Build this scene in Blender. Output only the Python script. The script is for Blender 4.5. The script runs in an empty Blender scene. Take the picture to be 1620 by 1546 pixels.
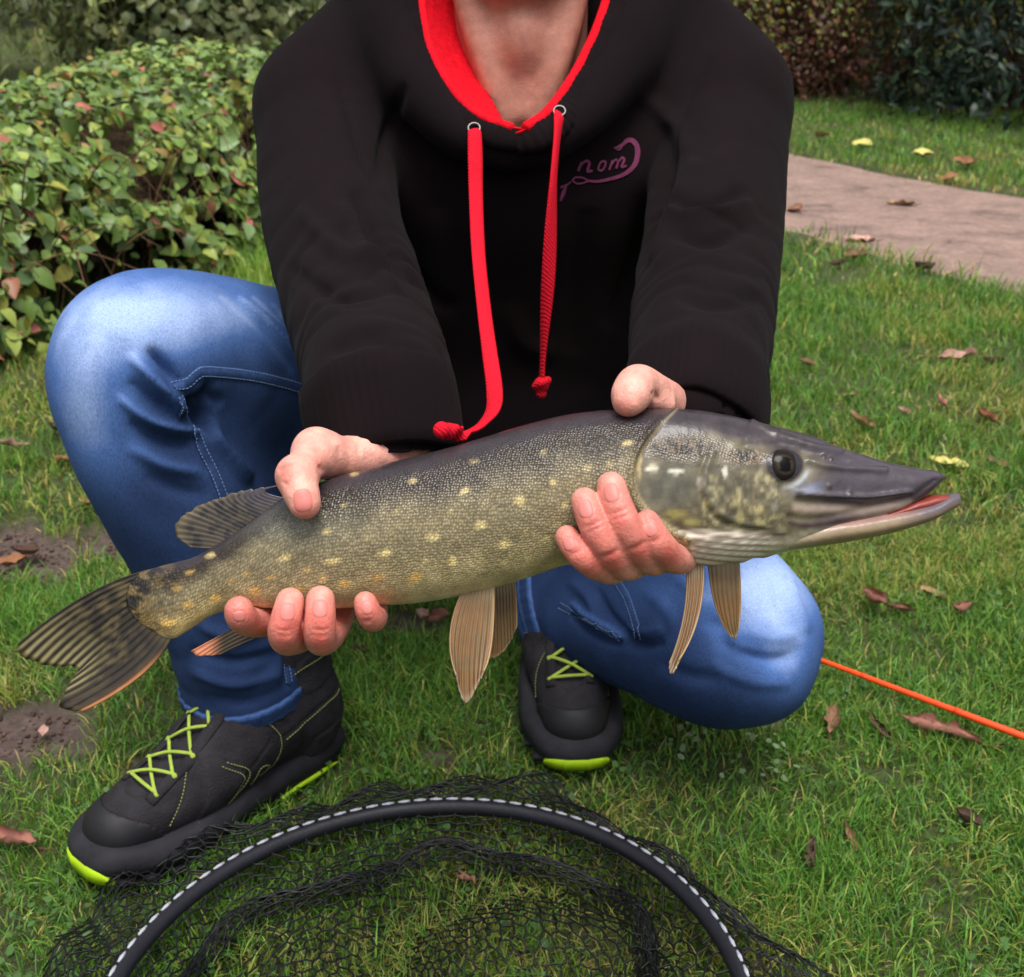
import bpy, math, random
import numpy as np
from mathutils import Vector, Matrix
from mathutils.bvhtree import BVHTree

random.seed(7)
RNG = np.random.default_rng(11)
scene = bpy.context.scene
COL = scene.collection

# ------------------------------------------------------------------ camera
PW, PH, FPX = 1620.0, 1546.0, 1900.0          # photograph size and focal length in its pixels
TILT = math.radians(25.0)
CAMH = 0.88
cam_d = bpy.data.cameras.new('camera')
cam = bpy.data.objects.new('camera', cam_d)
COL.objects.link(cam)
cam.location = (0, 0, CAMH)
cam.rotation_euler = (math.radians(90) - TILT, 0, 0)
cam_d.sensor_fit = 'HORIZONTAL'
cam_d.sensor_width = 36.0
cam_d.lens = 36.0 * FPX / PW
cam_d.clip_start = 0.02
cam_d.clip_end = 500
cam_d.dof.use_dof = True
cam_d.dof.focus_distance = 0.80
cam_d.dof.aperture_fstop = 16.0
scene.camera = cam

# ------------------------------------------------------------------ sky, sun, exposure
SUN_EL, SUN_AZ = math.radians(74), math.radians(165)   # soft overcast light from above, a little behind the camera
world = bpy.data.worlds.new('World')
scene.world = world
world.use_nodes = True
wn, wl = world.node_tree.nodes, world.node_tree.links
wn.clear()
sky = wn.new('ShaderNodeTexSky')
sky.sky_type = 'NISHITA'
sky.sun_disc = False
sky.sun_elevation = SUN_EL
sky.sun_rotation = SUN_AZ
sky.dust_density = 6.0
sky.air_density = 1.2
sky.ozone_density = 1.0
hs = wn.new('ShaderNodeHueSaturation')
hs.inputs['Saturation'].default_value = 0.30
bg = wn.new('ShaderNodeBackground')
bg.inputs['Strength'].default_value = 0.108
wo = wn.new('ShaderNodeOutputWorld')
wl.new(sky.outputs[0], hs.inputs['Color'])
wl.new(hs.outputs[0], bg.inputs['Color'])
wl.new(bg.outputs[0], wo.inputs['Surface'])
sun_d = bpy.data.lights.new('sun', 'SUN')
sun_d.energy = 1.5
sun_d.angle = math.radians(30)
sun_d.color = (1.0, 0.965, 0.92)
sun = bpy.data.objects.new('sun', sun_d)
COL.objects.link(sun)
sun.rotation_euler = (math.radians(90) - SUN_EL, 0, math.radians(180) - SUN_AZ + math.radians(0))
sun.location = (0, 0, 6)
vs = scene.view_settings
vs.view_transform = 'Standard'
vs.look = 'None'
vs.gamma = 1.0
vs.exposure = 0.76
vs.use_curve_mapping = False
scene.cycles.use_denoising = True
scene.cycles.max_bounces = 7
scene.cycles.transparent_max_bounces = 6
scene.cycles.caustics_reflective = False
scene.cycles.caustics_refractive = False
scene.cycles.sample_clamp_indirect = 4.0

# ------------------------------------------------------------------ pixel <-> world
CT, ST = math.cos(TILT), math.sin(TILT)
CAMP = np.array([0, 0, CAMH])
FWD = np.array([0, CT, -ST]); UPV = np.array([0, ST, CT]); RGT = np.array([1.0, 0, 0])

def P(px, py, z):
    """photo pixel + distance along the optical axis -> world point"""
    return CAMP + z * FWD - (py - 773.0) / FPX * z * UPV + (px - 810.0) / FPX * z * RGT

def G(px, py, h=0.0):
    """photo pixel on the ground (height h)"""
    v = FWD - (py - 773.0) / FPX * UPV + (px - 810.0) / FPX * RGT
    t = (h - CAMH) / v[2]
    return CAMP + t * v

def proj(V):
    R = V - CAMP
    z = R @ FWD
    return 810 + (R @ RGT) / z * FPX, 773 - (R @ UPV) / z * FPX, z

def PP(lst):
    """[(px,py,z,r),...] -> Nx4 world points + radius"""
    return np.array([list(P(a[0], a[1], a[2])) + [a[3]] for a in lst])

# ------------------------------------------------------------------ small maths
def sm(a, b, x):
    t = np.clip((x - a) / (b - a), 0, 1)
    return t * t * (3 - 2 * t)

def _hash(ix, iy, iz, seed):
    n = (ix * 374761393 + iy * 668265263 + iz * 2147483647 + seed * 974634721).astype(np.int64)
    n = (n ^ (n >> 13)) * 1274126177
    n = n ^ (n >> 16)
    return (n & 0xffff).astype(np.float64) / 65535.0

def vnoise(p, seed=0):
    """value noise 0..1 for Nx3 points"""
    p = np.asarray(p, dtype=np.float64)
    i = np.floor(p).astype(np.int64)
    f = p - i
    f = f * f * (3 - 2 * f)
    r = 0
    for dx in (0, 1):
        wx = f[:, 0] if dx else 1 - f[:, 0]
        for dy in (0, 1):
            wy = f[:, 1] if dy else 1 - f[:, 1]
            for dz in (0, 1):
                wz = f[:, 2] if dz else 1 - f[:, 2]
                r = r + wx * wy * wz * _hash(i[:, 0] + dx, i[:, 1] + dy, i[:, 2] + dz, seed)
    return r

def fbm(p, seed=0, o=3):
    r, a, s = 0, 0.5, 0
    for k in range(o):
        r = r + a * vnoise(p * 2 ** k, seed + k)
        s += a
        a *= 0.5
    return r / s

def crom(pts, n=8, closed=False):
    """Catmull-Rom resample of NxK points"""
    p = np.asarray(pts, float)
    m = len(p)
    out = []
    rng = range(m) if closed else range(m - 1)
    for i in rng:
        if closed:
            p0, p1, p2, p3 = p[(i - 1) % m], p[i], p[(i + 1) % m], p[(i + 2) % m]
        else:
            p1, p2 = p[i], p[i + 1]
            p0 = p[i - 1] if i > 0 else 2 * p1 - p2
            p3 = p[i + 2] if i + 2 < m else 2 * p2 - p1
        for k in range(n):
            t = k / n
            out.append(0.5 * ((2 * p1) + (-p0 + p2) * t + (2 * p0 - 5 * p1 + 4 * p2 - p3) * t * t + (-p0 + 3 * p1 - 3 * p2 + p3) * t ** 3))
    if not closed:
        out.append(p[-1])
    return np.array(out)

def pldist(x, y, pts):
    """distance of 2d points to a polyline"""
    d = np.full(len(x), 1e9)
    for (ax, ay), (bx, by) in zip(pts[:-1], pts[1:]):
        ux, uy = bx - ax, by - ay
        t = np.clip(((x - ax) * ux + (y - ay) * uy) / (ux * ux + uy * uy + 1e-9), 0, 1)
        d = np.minimum(d, np.hypot(x - ax - t * ux, y - ay - t * uy))
    return d

def pldist_t(x, y, pts):
    """distance to a polyline and the parameter 0..1 along it"""
    d = np.full(len(x), 1e9); tt = np.zeros(len(x))
    n = len(pts) - 1
    for i, ((ax, ay), (bx, by)) in enumerate(zip(pts[:-1], pts[1:])):
        ux, uy = bx - ax, by - ay
        t = np.clip(((x - ax) * ux + (y - ay) * uy) / (ux * ux + uy * uy + 1e-9), 0, 1)
        e = np.hypot(x - ax - t * ux, y - ay - t * uy)
        m = e < d
        d[m] = e[m]; tt[m] = (i + t[m]) / n
    return d, tt

# ------------------------------------------------------------------ mesh output
def lin(r, g, b):
    """sRGB 0..255 -> linear"""
    f = lambda c: (c / 255 / 12.92) if c / 255 <= 0.04045 else ((c / 255 + 0.055) / 1.055) ** 2.4
    return np.array([f(r), f(g), f(b)])

def tag(o, label=None, cat=None, group=None, kind=None):
    if label: o['label'] = label
    if cat: o['category'] = cat
    if group: o['group'] = group
    if kind: o['kind'] = kind
    return o

def wloc(o):
    r = Vector((0, 0, 0))
    while o is not None:
        r = r + o.location
        o = o.parent
    return np.array(r)

def mesh_data(name, V, F, mat=None, col=None, smooth=True, uv=None, attrs=None):
    V = np.asarray(V, np.float32)
    me = bpy.data.meshes.new(name)
    if isinstance(F, np.ndarray):
        F = [F]
    F = [np.asarray(f, np.int32) for f in F if len(f)]
    me.vertices.add(len(V))
    me.vertices.foreach_set('co', V.ravel())
    loops = np.concatenate([f.ravel() for f in F])
    tot = np.concatenate([np.full(len(f), f.shape[1], np.int32) for f in F])
    st = np.concatenate([[0], np.cumsum(tot)[:-1]]).astype(np.int32)
    me.loops.add(len(loops))
    me.loops.foreach_set('vertex_index', loops)
    me.polygons.add(len(tot))
    me.polygons.foreach_set('loop_start', st)
    me.polygons.foreach_set('loop_total', tot)
    me.polygons.foreach_set('use_smooth', np.full(len(tot), bool(smooth)))
    if col is not None:
        c = np.ones((len(V), 4), np.float32)
        c[:, :3] = col
        a = me.color_attributes.new('Col', 'FLOAT_COLOR', 'POINT')
        a.data.foreach_set('color', c.ravel())
    if attrs:
        for k, v in attrs.items():
            a = me.attributes.new(k, 'FLOAT', 'POINT')
            a.data.foreach_set('value', np.asarray(v, np.float32))
    if uv is not None:
        l = me.uv_layers.new(name='UVMap')
        l.data.foreach_set('uv', np.asarray(uv, np.float32)[loops].ravel())
    me.update(calc_edges=True)
    me.validate()
    if mat is not None:
        me.materials.append(mat)
    return me

def mk(name, V, F, mat, parent=None, base=None, **kw):
    """one mesh object from world-space vertices"""
    V = np.asarray(V, float)
    if parent is not None:
        org = wloc(parent)
        loc = (0, 0, 0)
    else:
        org = np.array(base if base is not None else (0, 0, 0), float)
        loc = tuple(org)
    o = bpy.data.objects.new(name, mesh_data(name, V - org, F, mat, **kw))
    COL.objects.link(o)
    o.location = loc
    if parent is not None:
        o.parent = parent
    return o

def empty(name, loc, label, cat, group=None):
    o = bpy.data.objects.new(name, None)
    o.empty_display_size = 0.1
    COL.objects.link(o)
    o.location = tuple(float(v) for v in loc)
    return tag(o, label, cat, group)

class MB:
    """collects pieces into one mesh"""
    def __init__(s):
        s.V, s.Q, s.T, s.C, s.n = [], [], [], [], 0
    def add(s, V, F, col=None):
        V = np.asarray(V, float)
        fs = F if isinstance(F, (list, tuple)) else [F]
        for f in fs:
            if len(f):
                f = np.asarray(f)
                (s.Q if f.shape[1] == 4 else s.T).append(f + s.n)
        s.V.append(V)
        s.n += len(V)
        if col is not None:
            c = np.asarray(col, float)
            s.C.append(np.broadcast_to(c, (len(V), 3)))
    def out(s):
        F = []
        if s.Q: F.append(np.concatenate(s.Q))
        if s.T: F.append(np.concatenate(s.T))
        return np.concatenate(s.V), F, (np.concatenate(s.C) if s.C else None)
    def make(s, name, mat, parent=None, **kw):
        V, F, C = s.out()
        return mk(name, V, F, mat, parent, col=C, **kw)

def tube(pts, rad, n=8, flat=1.0, nrm=None, cap=True):
    """sweep a (flattened) circle along points; nrm = direction of the flat side's normal"""
    p = np.asarray(pts, float)[:, :3]
    m = len(p)
    rad = np.broadcast_to(np.asarray(rad, float), (m,))
    t = np.gradient(p, axis=0)
    t /= np.linalg.norm(t, axis=1)[:, None] + 1e-12
    if nrm is None:
        a = np.array([0, 0, 1.0]) if abs(t[0][2]) < 0.9 else np.array([1.0, 0, 0])
        N = np.zeros((m, 3)); cur = a
        for i in range(m):
            cur = cur - t[i] * (cur @ t[i]); cur = cur / (np.linalg.norm(cur) + 1e-12); N[i] = cur
    else:
        N = np.broadcast_to(np.asarray(nrm, float), (m, 3)).copy()
        N -= t * np.sum(N * t, 1)[:, None]
        N /= np.linalg.norm(N, axis=1)[:, None] + 1e-12
    B = np.cross(t, N)
    a = np.linspace(0, 2 * np.pi, n, endpoint=False)
    V = p[:, None, :] + rad[:, None, None] * (np.cos(a)[None, :, None] * B[:, None, :] + flat * np.sin(a)[None, :, None] * N[:, None, :])
    V = V.reshape(-1, 3)
    i = np.arange(m - 1)[:, None] * n
    j = np.arange(n)[None, :]
    j2 = (j + 1) % n
    Q = np.stack([i + j, i + j2, i + n + j2, i + n + j], -1).reshape(-1, 4)
    if not cap:
        return V, Q
    V = np.concatenate([V, p[:1], p[-1:]])
    c0, c1 = m * n, m * n + 1
    jj = np.arange(n)
    T = np.concatenate([np.stack([np.full(n, c0), (jj + 1) % n, jj], 1), np.stack([np.full(n, c1), (m - 1) * n + jj, (m - 1) * n + (jj + 1) % n], 1)])
    return V, [Q, T]

def grid_faces(a, b, wrap=False):
    i = np.arange(a - 1)[:, None]
    jn = b if wrap else b - 1
    j = np.arange(jn)[None, :]
    j2 = (j + 1) % b
    return np.stack([i * b + j, i * b + j2, (i + 1) * b + j2, (i + 1) * b + j], -1).reshape(-1, 4)

# ------------------------------------------------------------------ distance-field solids
class Vol:
    def __init__(s, lo, hi, h):
        s.lo = np.asarray(lo, float); s.h = h
        n = np.ceil((np.asarray(hi, float) - s.lo) / h).astype(int) + 1
        s.n = n
        s.D = np.full(tuple(n), 0.5, np.float32)
        s.ax = [(s.lo[i] + np.arange(n[i]) * h).astype(np.float32) for i in range(3)]
    def box(s, lo, hi):
        a = np.clip(np.floor((lo - s.lo) / s.h).astype(int), 0, s.n)
        b = np.clip(np.ceil((hi - s.lo) / s.h).astype(int) + 1, 0, s.n)
        return tuple(slice(a[i], b[i]) for i in range(3))
    def pts(s, sl):
        return s.ax[0][sl[0]][:, None, None], s.ax[1][sl[1]][None, :, None], s.ax[2][sl[2]][None, None, :]
    def blend(s, sl, d, k, mode):
        A = s.D[sl]
        if mode == 'sub':
            hh = np.maximum(k - np.abs(A + d), 0) / k if k > 0 else 0
            s.D[sl] = np.maximum(A, -d) + hh * hh * k * 0.25
        else:
            hh = np.maximum(k - np.abs(A - d), 0) / k if k > 0 else 0
            s.D[sl] = np.minimum(A, d) - hh * hh * k * 0.25
    def chain(s, pr, k=0.01, n=None, sc=1.0, mode='add', smooth=6):
        """round tube through Nx4 points (x,y,z,r); n,sc widen the section along n"""
        pr = crom(pr, smooth) if smooth and len(pr) > 2 else np.asarray(pr, float)
        rm = pr[:, 3].max() * max(1.0, sc) + max(k, 0) + 2 * s.h
        sl = s.box(pr[:, :3].min(0) - rm, pr[:, :3].max(0) + rm)
        X, Y, Z = s.pts(sl)
        if 0 in (X.size, Y.size, Z.size): return
        d = None
        if n is not None:
            n = np.asarray(n, float) / np.linalg.norm(n)
        for a, b in zip(pr[:-1], pr[1:]):
            u = b[:3] - a[:3]; L = float(u @ u) + 1e-12
            t = np.clip(((X - a[0]) * u[0] + (Y - a[1]) * u[1] + (Z - a[2]) * u[2]) / L, 0, 1)
            qx, qy, qz = X - a[0] - t * u[0], Y - a[1] - t * u[1], Z - a[2] - t * u[2]
            if n is not None:
                q = (qx * n[0] + qy * n[1] + qz * n[2]) * (1.0 / sc - 1.0)
                qx, qy, qz = qx + q * n[0], qy + q * n[1], qz + q * n[2]
            e = np.sqrt(qx * qx + qy * qy + qz * qz) - (a[3] + t * (b[3] - a[3]))
            d = e if d is None else np.minimum(d, e)
        s.blend(sl, d.astype(np.float32), k, mode)
    def ell(s, c, r, k=0.01, R=None, mode='add'):
        """ellipsoid; R rows = its axes"""
        c = np.asarray(c, float); r = np.asarray(r, float)
        m = r.max() + max(k, 0) + 2 * s.h
        sl = s.box(c - m, c + m)
        X, Y, Z = s.pts(sl)
        if 0 in (X.size, Y.size, Z.size): return
        x, y, z = X - c[0], Y - c[1], Z - c[2]
        if R is not None:
            R = np.asarray(R)
            x, y, z = (R[i][0] * x + R[i][1] * y + R[i][2] * z for i in range(3))
        q = np.sqrt((x / r[0]) ** 2 + (y / r[1]) ** 2 + (z / r[2]) ** 2)
        g = np.sqrt((x / r[0] ** 2) ** 2 + (y / r[1] ** 2) ** 2 + (z / r[2] ** 2) ** 2) + 1e-9
        s.blend(sl, (q * (q - 1) / g).astype(np.float32), k, mode)
    def mesh(s, smooth=2):
        D = s.D
        S = D < 0
        cnt = np.zeros(tuple(s.n - 1), np.int8)
        for dx in (0, 1):
            for dy in (0, 1):
                for dz in (0, 1):
                    cnt += S[dx:s.n[0] - 1 + dx, dy:s.n[1] - 1 + dy, dz:s.n[2] - 1 + dz]
        act = (cnt > 0) & (cnt < 8)
        I = np.argwhere(act)
        idx = np.full(act.shape, -1, np.int64)
        idx[act] = np.arange(len(I))
        pos = np.zeros((len(I), 3)); w = np.zeros(len(I))
        cor = [(0, 0, 0), (1, 0, 0), (0, 1, 0), (1, 1, 0), (0, 0, 1), (1, 0, 1), (0, 1, 1), (1, 1, 1)]
        ed = [(0, 1), (2, 3), (4, 5), (6, 7), (0, 2), (1, 3), (4, 6), (5, 7), (0, 4), (1, 5), (2, 6), (3, 7)]
        val = [D[I[:, 0] + c[0], I[:, 1] + c[1], I[:, 2] + c[2]] for c in cor]
        for a, b in ed:
            m = (val[a] < 0) != (val[b] < 0)
            t = val[a][m] / (val[a][m] - val[b][m])
            ca, cb = np.array(cor[a], float), np.array(cor[b], float)
            pos[m] += ca + t[:, None] * (cb - ca)
            w[m] += 1
        V = s.lo + s.h * (I + pos / w[:, None])
        Q = []
        for ax in range(3):
            o1, o2 = [(1, 2), (2, 0), (0, 1)][ax]
            sa = [slice(1, -1)] * 3; sb = [slice(1, -1)] * 3
            sa[ax] = slice(0, -1); sb[ax] = slice(1, None)
            # interior grid edges along ax
            A, B = S[tuple(sa)], S[tuple(sb)]
            E = np.argwhere(A != B)
            if len(E) == 0: continue
            off = np.ones(3, int); off[ax] = 0
            E = E + off
            ins = S[E[:, 0], E[:, 1], E[:, 2]]
            def cell(d1, d2):
                c = E.copy(); c[:, o1] -= d1; c[:, o2] -= d2
                return idx[c[:, 0], c[:, 1], c[:, 2]]
            q = np.stack([cell(1, 1), cell(0, 1), cell(0, 0), cell(1, 0)], 1)
            q[~ins] = q[~ins][:, ::-1]
            Q.append(q)
        Q = np.concatenate(Q)
        Q = Q[(Q >= 0).all(1)]
        for _ in range(smooth):
            V = lapl(V, Q, 0.5)
        return V, Q

def lapl(V, Q, f):
    a = np.concatenate([Q[:, 0], Q[:, 1], Q[:, 2], Q[:, 3]])
    b = np.concatenate([Q[:, 1], Q[:, 2], Q[:, 3], Q[:, 0]])
    n = len(V)
    c = np.bincount(a, minlength=n) + np.bincount(b, minlength=n)
    out = V.copy()
    for i in range(3):
        sN = np.bincount(a, V[b, i], n) + np.bincount(b, V[a, i], n)
        out[:, i] = V[:, i] * (1 - f) + f * sN / np.maximum(c, 1)
    return out

def vnormals(V, Q):
    if Q.shape[1] == 4:
        fn = np.cross(V[Q[:, 2]] - V[Q[:, 0]], V[Q[:, 3]] - V[Q[:, 1]])
    else:
        fn = np.cross(V[Q[:, 1]] - V[Q[:, 0]], V[Q[:, 2]] - V[Q[:, 0]])
    N = np.zeros_like(V)
    for i in range(3):
        for k in range(Q.shape[1]):
            N[:, i] += np.bincount(Q[:, k], fn[:, i], len(V))
    return N / (np.linalg.norm(N, axis=1)[:, None] + 1e-12)

def fold(V, Q, folds, zmin=0, zmax=9):
    """raise ridges / press valleys traced on the visible side of a cloth mesh: (pixel polyline, metres, width px)"""
    N = vnormals(V, Q)
    px, py, z = proj(V)
    D = (V - CAMP); D /= np.linalg.norm(D, axis=1)[:, None]
    face = sm(0.0, 0.35, -np.sum(N * D, 1)) * (z > zmin) * (z < zmax)
    amt = np.zeros(len(V))
    for pts, a, w in folds:
        pts = crom(pts, 6) if len(pts) > 2 else np.array(pts, float)
        bx0, bx1 = pts[:, 0].min() - 3 * w, pts[:, 0].max() + 3 * w
        by0, by1 = pts[:, 1].min() - 3 * w, pts[:, 1].max() + 3 * w
        m = (px > bx0) & (px < bx1) & (py > by0) & (py < by1) & (face > 0)
        d, t = pldist_t(px[m], py[m], pts)
        amt[m] += a * np.exp(-(d / w) ** 2) * np.sqrt(np.clip(np.sin(np.pi * t), 0, 1))
    return V + N * (amt * face)[:, None]

class Surf:
    """raycasts photo pixels onto a mesh"""
    def __init__(s, V, Q):
        s.t = BVHTree.FromPolygons(V.tolist(), Q.tolist())
    def hit(s, px, py, off=0.0):
        v = P(px, py, 1.0) - CAMP
        v = Vector(v / np.linalg.norm(v))
        l, n, i, d = s.t.ray_cast(Vector(CAMP), v)
        if l is None: return None
        if n.dot(v) > 0: n = -n
        return np.array(l + n * off), np.array(n)
    def line(s, pts, off=0.0, n=8):
        q = crom(pts, n) if len(pts) > 2 else np.array([np.array(pts[0]) + (np.array(pts[1]) - np.array(pts[0])) * t for t in np.linspace(0, 1, n)], float)
        r = [s.hit(a, b, off) for a, b in q]
        r = [x for x in r if x is not None]
        return np.array([x[0] for x in r]), np.array([x[1] for x in r])

# ------------------------------------------------------------------ materials
def new_mat(name):
    m = bpy.data.materials.new(name)
    m.use_nodes = True
    nt = m.node_tree
    b = nt.nodes['Principled BSDF']
    return m, nt, b

def N_(nt, t, **kw):
    n = nt.nodes.new(t)
    for k, v in kw.items():
        if k in n.inputs: n.inputs[k].default_value = v
        else: setattr(n, k, v)
    return n

def col_mat(name, rough=0.7, spec=0.3, bump=0.0, bscale=300.0, vary=0.0, vscale=30.0, sss=0.0, coat=0.0, sheen=0.0, color=None, bdist=0.001, transl=0.0, metal=0.0, detail=3.0):
    """vertex-colour (or plain colour) material with grain and relief"""
    m, nt, b = new_mat(name)
    L = nt.links.new
    if color is None:
        a = N_(nt, 'ShaderNodeAttribute', attribute_name='Col'); src = a.outputs['Color']
    else:
        a = N_(nt, 'ShaderNodeRGB'); a.outputs[0].default_value = (*color, 1); src = a.outputs[0]
    tc = N_(nt, 'ShaderNodeTexCoord')
    if vary > 0:
        n1 = N_(nt, 'ShaderNodeTexNoise'); n1.inputs['Scale'].default_value = vscale; n1.inputs['Detail'].default_value = 5
        L(tc.outputs['Object'], n1.inputs['Vector'])
        mr = N_(nt, 'ShaderNodeMapRange')
        mr.inputs['From Min'].default_value = 0.25; mr.inputs['From Max'].default_value = 0.75
        mr.inputs['To Min'].default_value = 1 - vary; mr.inputs['To Max'].default_value = 1 + vary
        L(n1.outputs['Fac'], mr.inputs['Value'])
        mx = N_(nt, 'ShaderNodeVectorMath', operation='SCALE')
        L(src, mx.inputs[0]); L(mr.outputs[0], mx.inputs['Scale'])
        src = mx.outputs[0]
    L(src, b.inputs['Base Color'])
    b.inputs['Roughness'].default_value = rough
    b.inputs['Specular IOR Level'].default_value = spec
    b.inputs['Metallic'].default_value = metal
    if sss > 0:
        b.inputs['Subsurface Weight'].default_value = sss
        b.inputs['Subsurface Radius'].default_value = (0.006, 0.0022, 0.0012)
        b.inputs['Subsurface Scale'].default_value = 1.0
    if coat > 0:
        b.inputs['Coat Weight'].default_value = coat; b.inputs['Coat Roughness'].default_value = 0.12
    if sheen > 0:
        b.inputs['Sheen Weight'].default_value = sheen; b.inputs['Sheen Roughness'].default_value = 0.5
    if bump > 0:
        n2 = N_(nt, 'ShaderNodeTexNoise'); n2.inputs['Scale'].default_value = bscale; n2.inputs['Detail'].default_value = detail
        L(tc.outputs['Object'], n2.inputs['Vector'])
        bp = N_(nt, 'ShaderNodeBump'); bp.inputs['Strength'].default_value = bump; bp.inputs['Distance'].default_value = bdist
        L(n2.outputs['Fac'], bp.inputs['Height']); L(bp.outputs[0], b.inputs['Normal'])
    if transl > 0:
        t = N_(nt, 'ShaderNodeBsdfTranslucent'); L(src, t.inputs['Color'])
        mxs = N_(nt, 'ShaderNodeMixShader'); mxs.inputs[0].default_value = transl
        L(b.outputs[0], mxs.inputs[1]); L(t.outputs[0], mxs.inputs[2])
        L(mxs.outputs[0], nt.nodes['Material Output'].inputs['Surface'])
    return m
# ================================================================== ground, path, grass
PATH_NEAR = [(9.0, 0.55), (4.0, 2.05)] + [tuple(G(x, y)[:2]) for x, y in ((1620, 486), (1500, 444), (1380, 398), (1255, 354))] + [(0.35, 4.3), (-0.1, 4.9), (-0.35, 6.0), (-0.4, 8.0), (-0.2, 14.0)]
PATH_FAR = [(9.0, 2.2), (4.2, 3.6)] + [tuple(G(x, y)[:2]) for x, y in ((1620, 308), (1500, 285), (1380, 262), (1255, 240))] + [(1.15, 5.9), (0.95, 6.5), (0.8, 7.2), (0.8, 9.0), (1.1, 14.0)]
def smooth_line(c, n=300, k=13):
    c = np.array(c, float)
    d = np.concatenate([[0], np.cumsum(np.hypot(*np.diff(c, axis=0).T))]); t = np.linspace(0, d[-1], n)
    q = np.stack([np.interp(t, d, c[:, 0]), np.interp(t, d, c[:, 1])], 1)
    w = np.hanning(2 * k + 3)[1:-1]; w /= w.sum()
    q = np.stack([np.convolve(np.pad(q[:, i], k, mode='reflect', reflect_type='odd'), w, 'valid') for i in (0, 1)], 1)
    wob = (fbm(np.stack([t * 2.5, t * 0, t * 0], 1), 6, 4) - 0.5) * 0.12
    q[:, 1] += wob
    return q
pn, pf = smooth_line(PATH_NEAR), smooth_line(PATH_FAR)
PATH_POLY = np.concatenate([pn, pf[::-1]])

def in_poly(x, y, poly):
    r = np.zeros(len(x), bool)
    n = len(poly)
    for i in range(n):
        x1, y1 = poly[i]; x2, y2 = poly[(i + 1) % n]
        c = ((y1 > y) != (y2 > y)) & (x < (x2 - x1) * (y - y1) / (y2 - y1 + 1e-12) + x1)
        r ^= c
    return r

def path_edge_dist(x, y):
    return np.minimum(pldist(x, y, pn), pldist(x, y, pf))

SOILS = [(G(60, 868), 0.20, 0.12, 0.25), (G(5, 1160), 0.13, 0.07, 0.1), (G(250, 1205), 0.05, 0.028, 0.3), (G(640, 985), 0.08, 0.035, 0.0),
         (G(690, 1190), 0.03, 0.025, 0.0), (G(1395, 1220), 0.018, 0.012, 0.0), (G(1245, 1140), 0.03, 0.015, 0.0), (G(-60, 900), 0.14, 0.06, 0.1), (G(1410, 1110), 0.03, 0.014, 0.3)]
def soil_mask(x, y):
    m = np.zeros(len(x))
    wob = fbm(np.stack([x * 16, y * 16, x * 0], 1), 5, 5) - 0.5
    for c, a, b, r in SOILS:
        dx, dy = x - c[0], y - c[1]
        u = (dx * math.cos(r) + dy * math.sin(r)) / a
        v = (-dx * math.sin(r) + dy * math.cos(r)) / b
        q = np.sqrt(u * u + v * v) + wob * 1.5
        m = np.maximum(m, 1 - sm(0.55, 1.15, q))
    return m

def ground_h(x, y):
    p = np.stack([x, y, x * 0], 1)
    near = 1 - sm(8, 20, np.hypot(x, y))
    return ((fbm(p * 2.2, 3) - 0.5) * 0.035 + (fbm(p * 11, 4) - 0.5) * 0.016) * near - 0.004

def axis_pts(lo, hi, step, far):
    c = np.arange(lo, hi + 1e-6, step)
    g = [step]; e = []
    s = step
    x = 0
    while x < far:
        s *= 1.22; x += s; e.append(x)
    e = np.array(e)
    return np.concatenate([(lo - e)[::-1], c, hi + e])
gx = axis_pts(-1.5, 2.9, 0.029, 160)
gy = axis_pts(0.35, 6.3, 0.029, 160)
X, Y = np.meshgrid(gx, gy, indexing='ij')
xf, yf = X.ravel(), Y.ravel()
inp = in_poly(xf, yf, PATH_POLY)
ped = path_edge_dist(xf, yf)
Zg = ground_h(xf, yf) - 0.05 * inp * sm(0.0, 0.06, ped)
soil = soil_mask(xf, yf)
Zg = Zg - 0.010 * soil

gm, nt, b = new_mat('lawn_ground')
L = nt.links.new
tc = N_(nt, 'ShaderNodeTexCoord')
n1 = N_(nt, 'ShaderNodeTexNoise', Scale=55.0, Detail=9.0, Roughness=0.78)
n2 = N_(nt, 'ShaderNodeTexNoise', Scale=4.0, Detail=4.0)
L(tc.outputs['Object'], n1.inputs['Vector']); L(tc.outputs['Object'], n2.inputs['Vector'])
r1 = N_(nt, 'ShaderNodeValToRGB')
r1.color_ramp.elements[0].position = 0.32; r1.color_ramp.elements[0].color = (0.022, 0.024, 0.008, 1)
r1.color_ramp.elements[1].position = 0.70; r1.color_ramp.elements[1].color = (0.085, 0.115, 0.022, 1)
e = r1.color_ramp.elements.new(0.5); e.color = (0.050, 0.062, 0.016, 1)
L(n1.outputs['Fac'], r1.inputs['Fac'])
r2 = N_(nt, 'ShaderNodeValToRGB')
r2.color_ramp.elements[0].position = 0.3; r2.color_ramp.elements[0].color = (0.030, 0.020, 0.017, 1)
r2.color_ramp.elements[1].position = 0.75; r2.color_ramp.elements[1].color = (0.20, 0.135, 0.115, 1)
L(n1.outputs['Fac'], r2.inputs['Fac'])
at = N_(nt, 'ShaderNodeAttribute', attribute_name='soil')
mx = N_(nt, 'ShaderNodeMix', data_type='RGBA')
L(at.outputs['Fac'], mx.inputs['Factor']); L(r1.outputs[0], mx.inputs['A']); L(r2.outputs[0], mx.inputs['B'])
L(mx.outputs['Result'], b.inputs['Base Color'])
b.inputs['Roughness'].default_value = 0.85
bp = N_(nt, 'ShaderNodeBump', Strength=0.8, Distance=0.012)
L(n1.outputs['Fac'], bp.inputs['Height']); L(bp.outputs[0], b.inputs['Normal'])
ground = mk('ground', np.stack([xf, yf, Zg], 1), grid_faces(len(gx), len(gy))[:, ::-1], gm, attrs={'soil': soil})
tag(ground, 'short lawn soil with bare muddy patches', 'ground', kind='structure')

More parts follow.
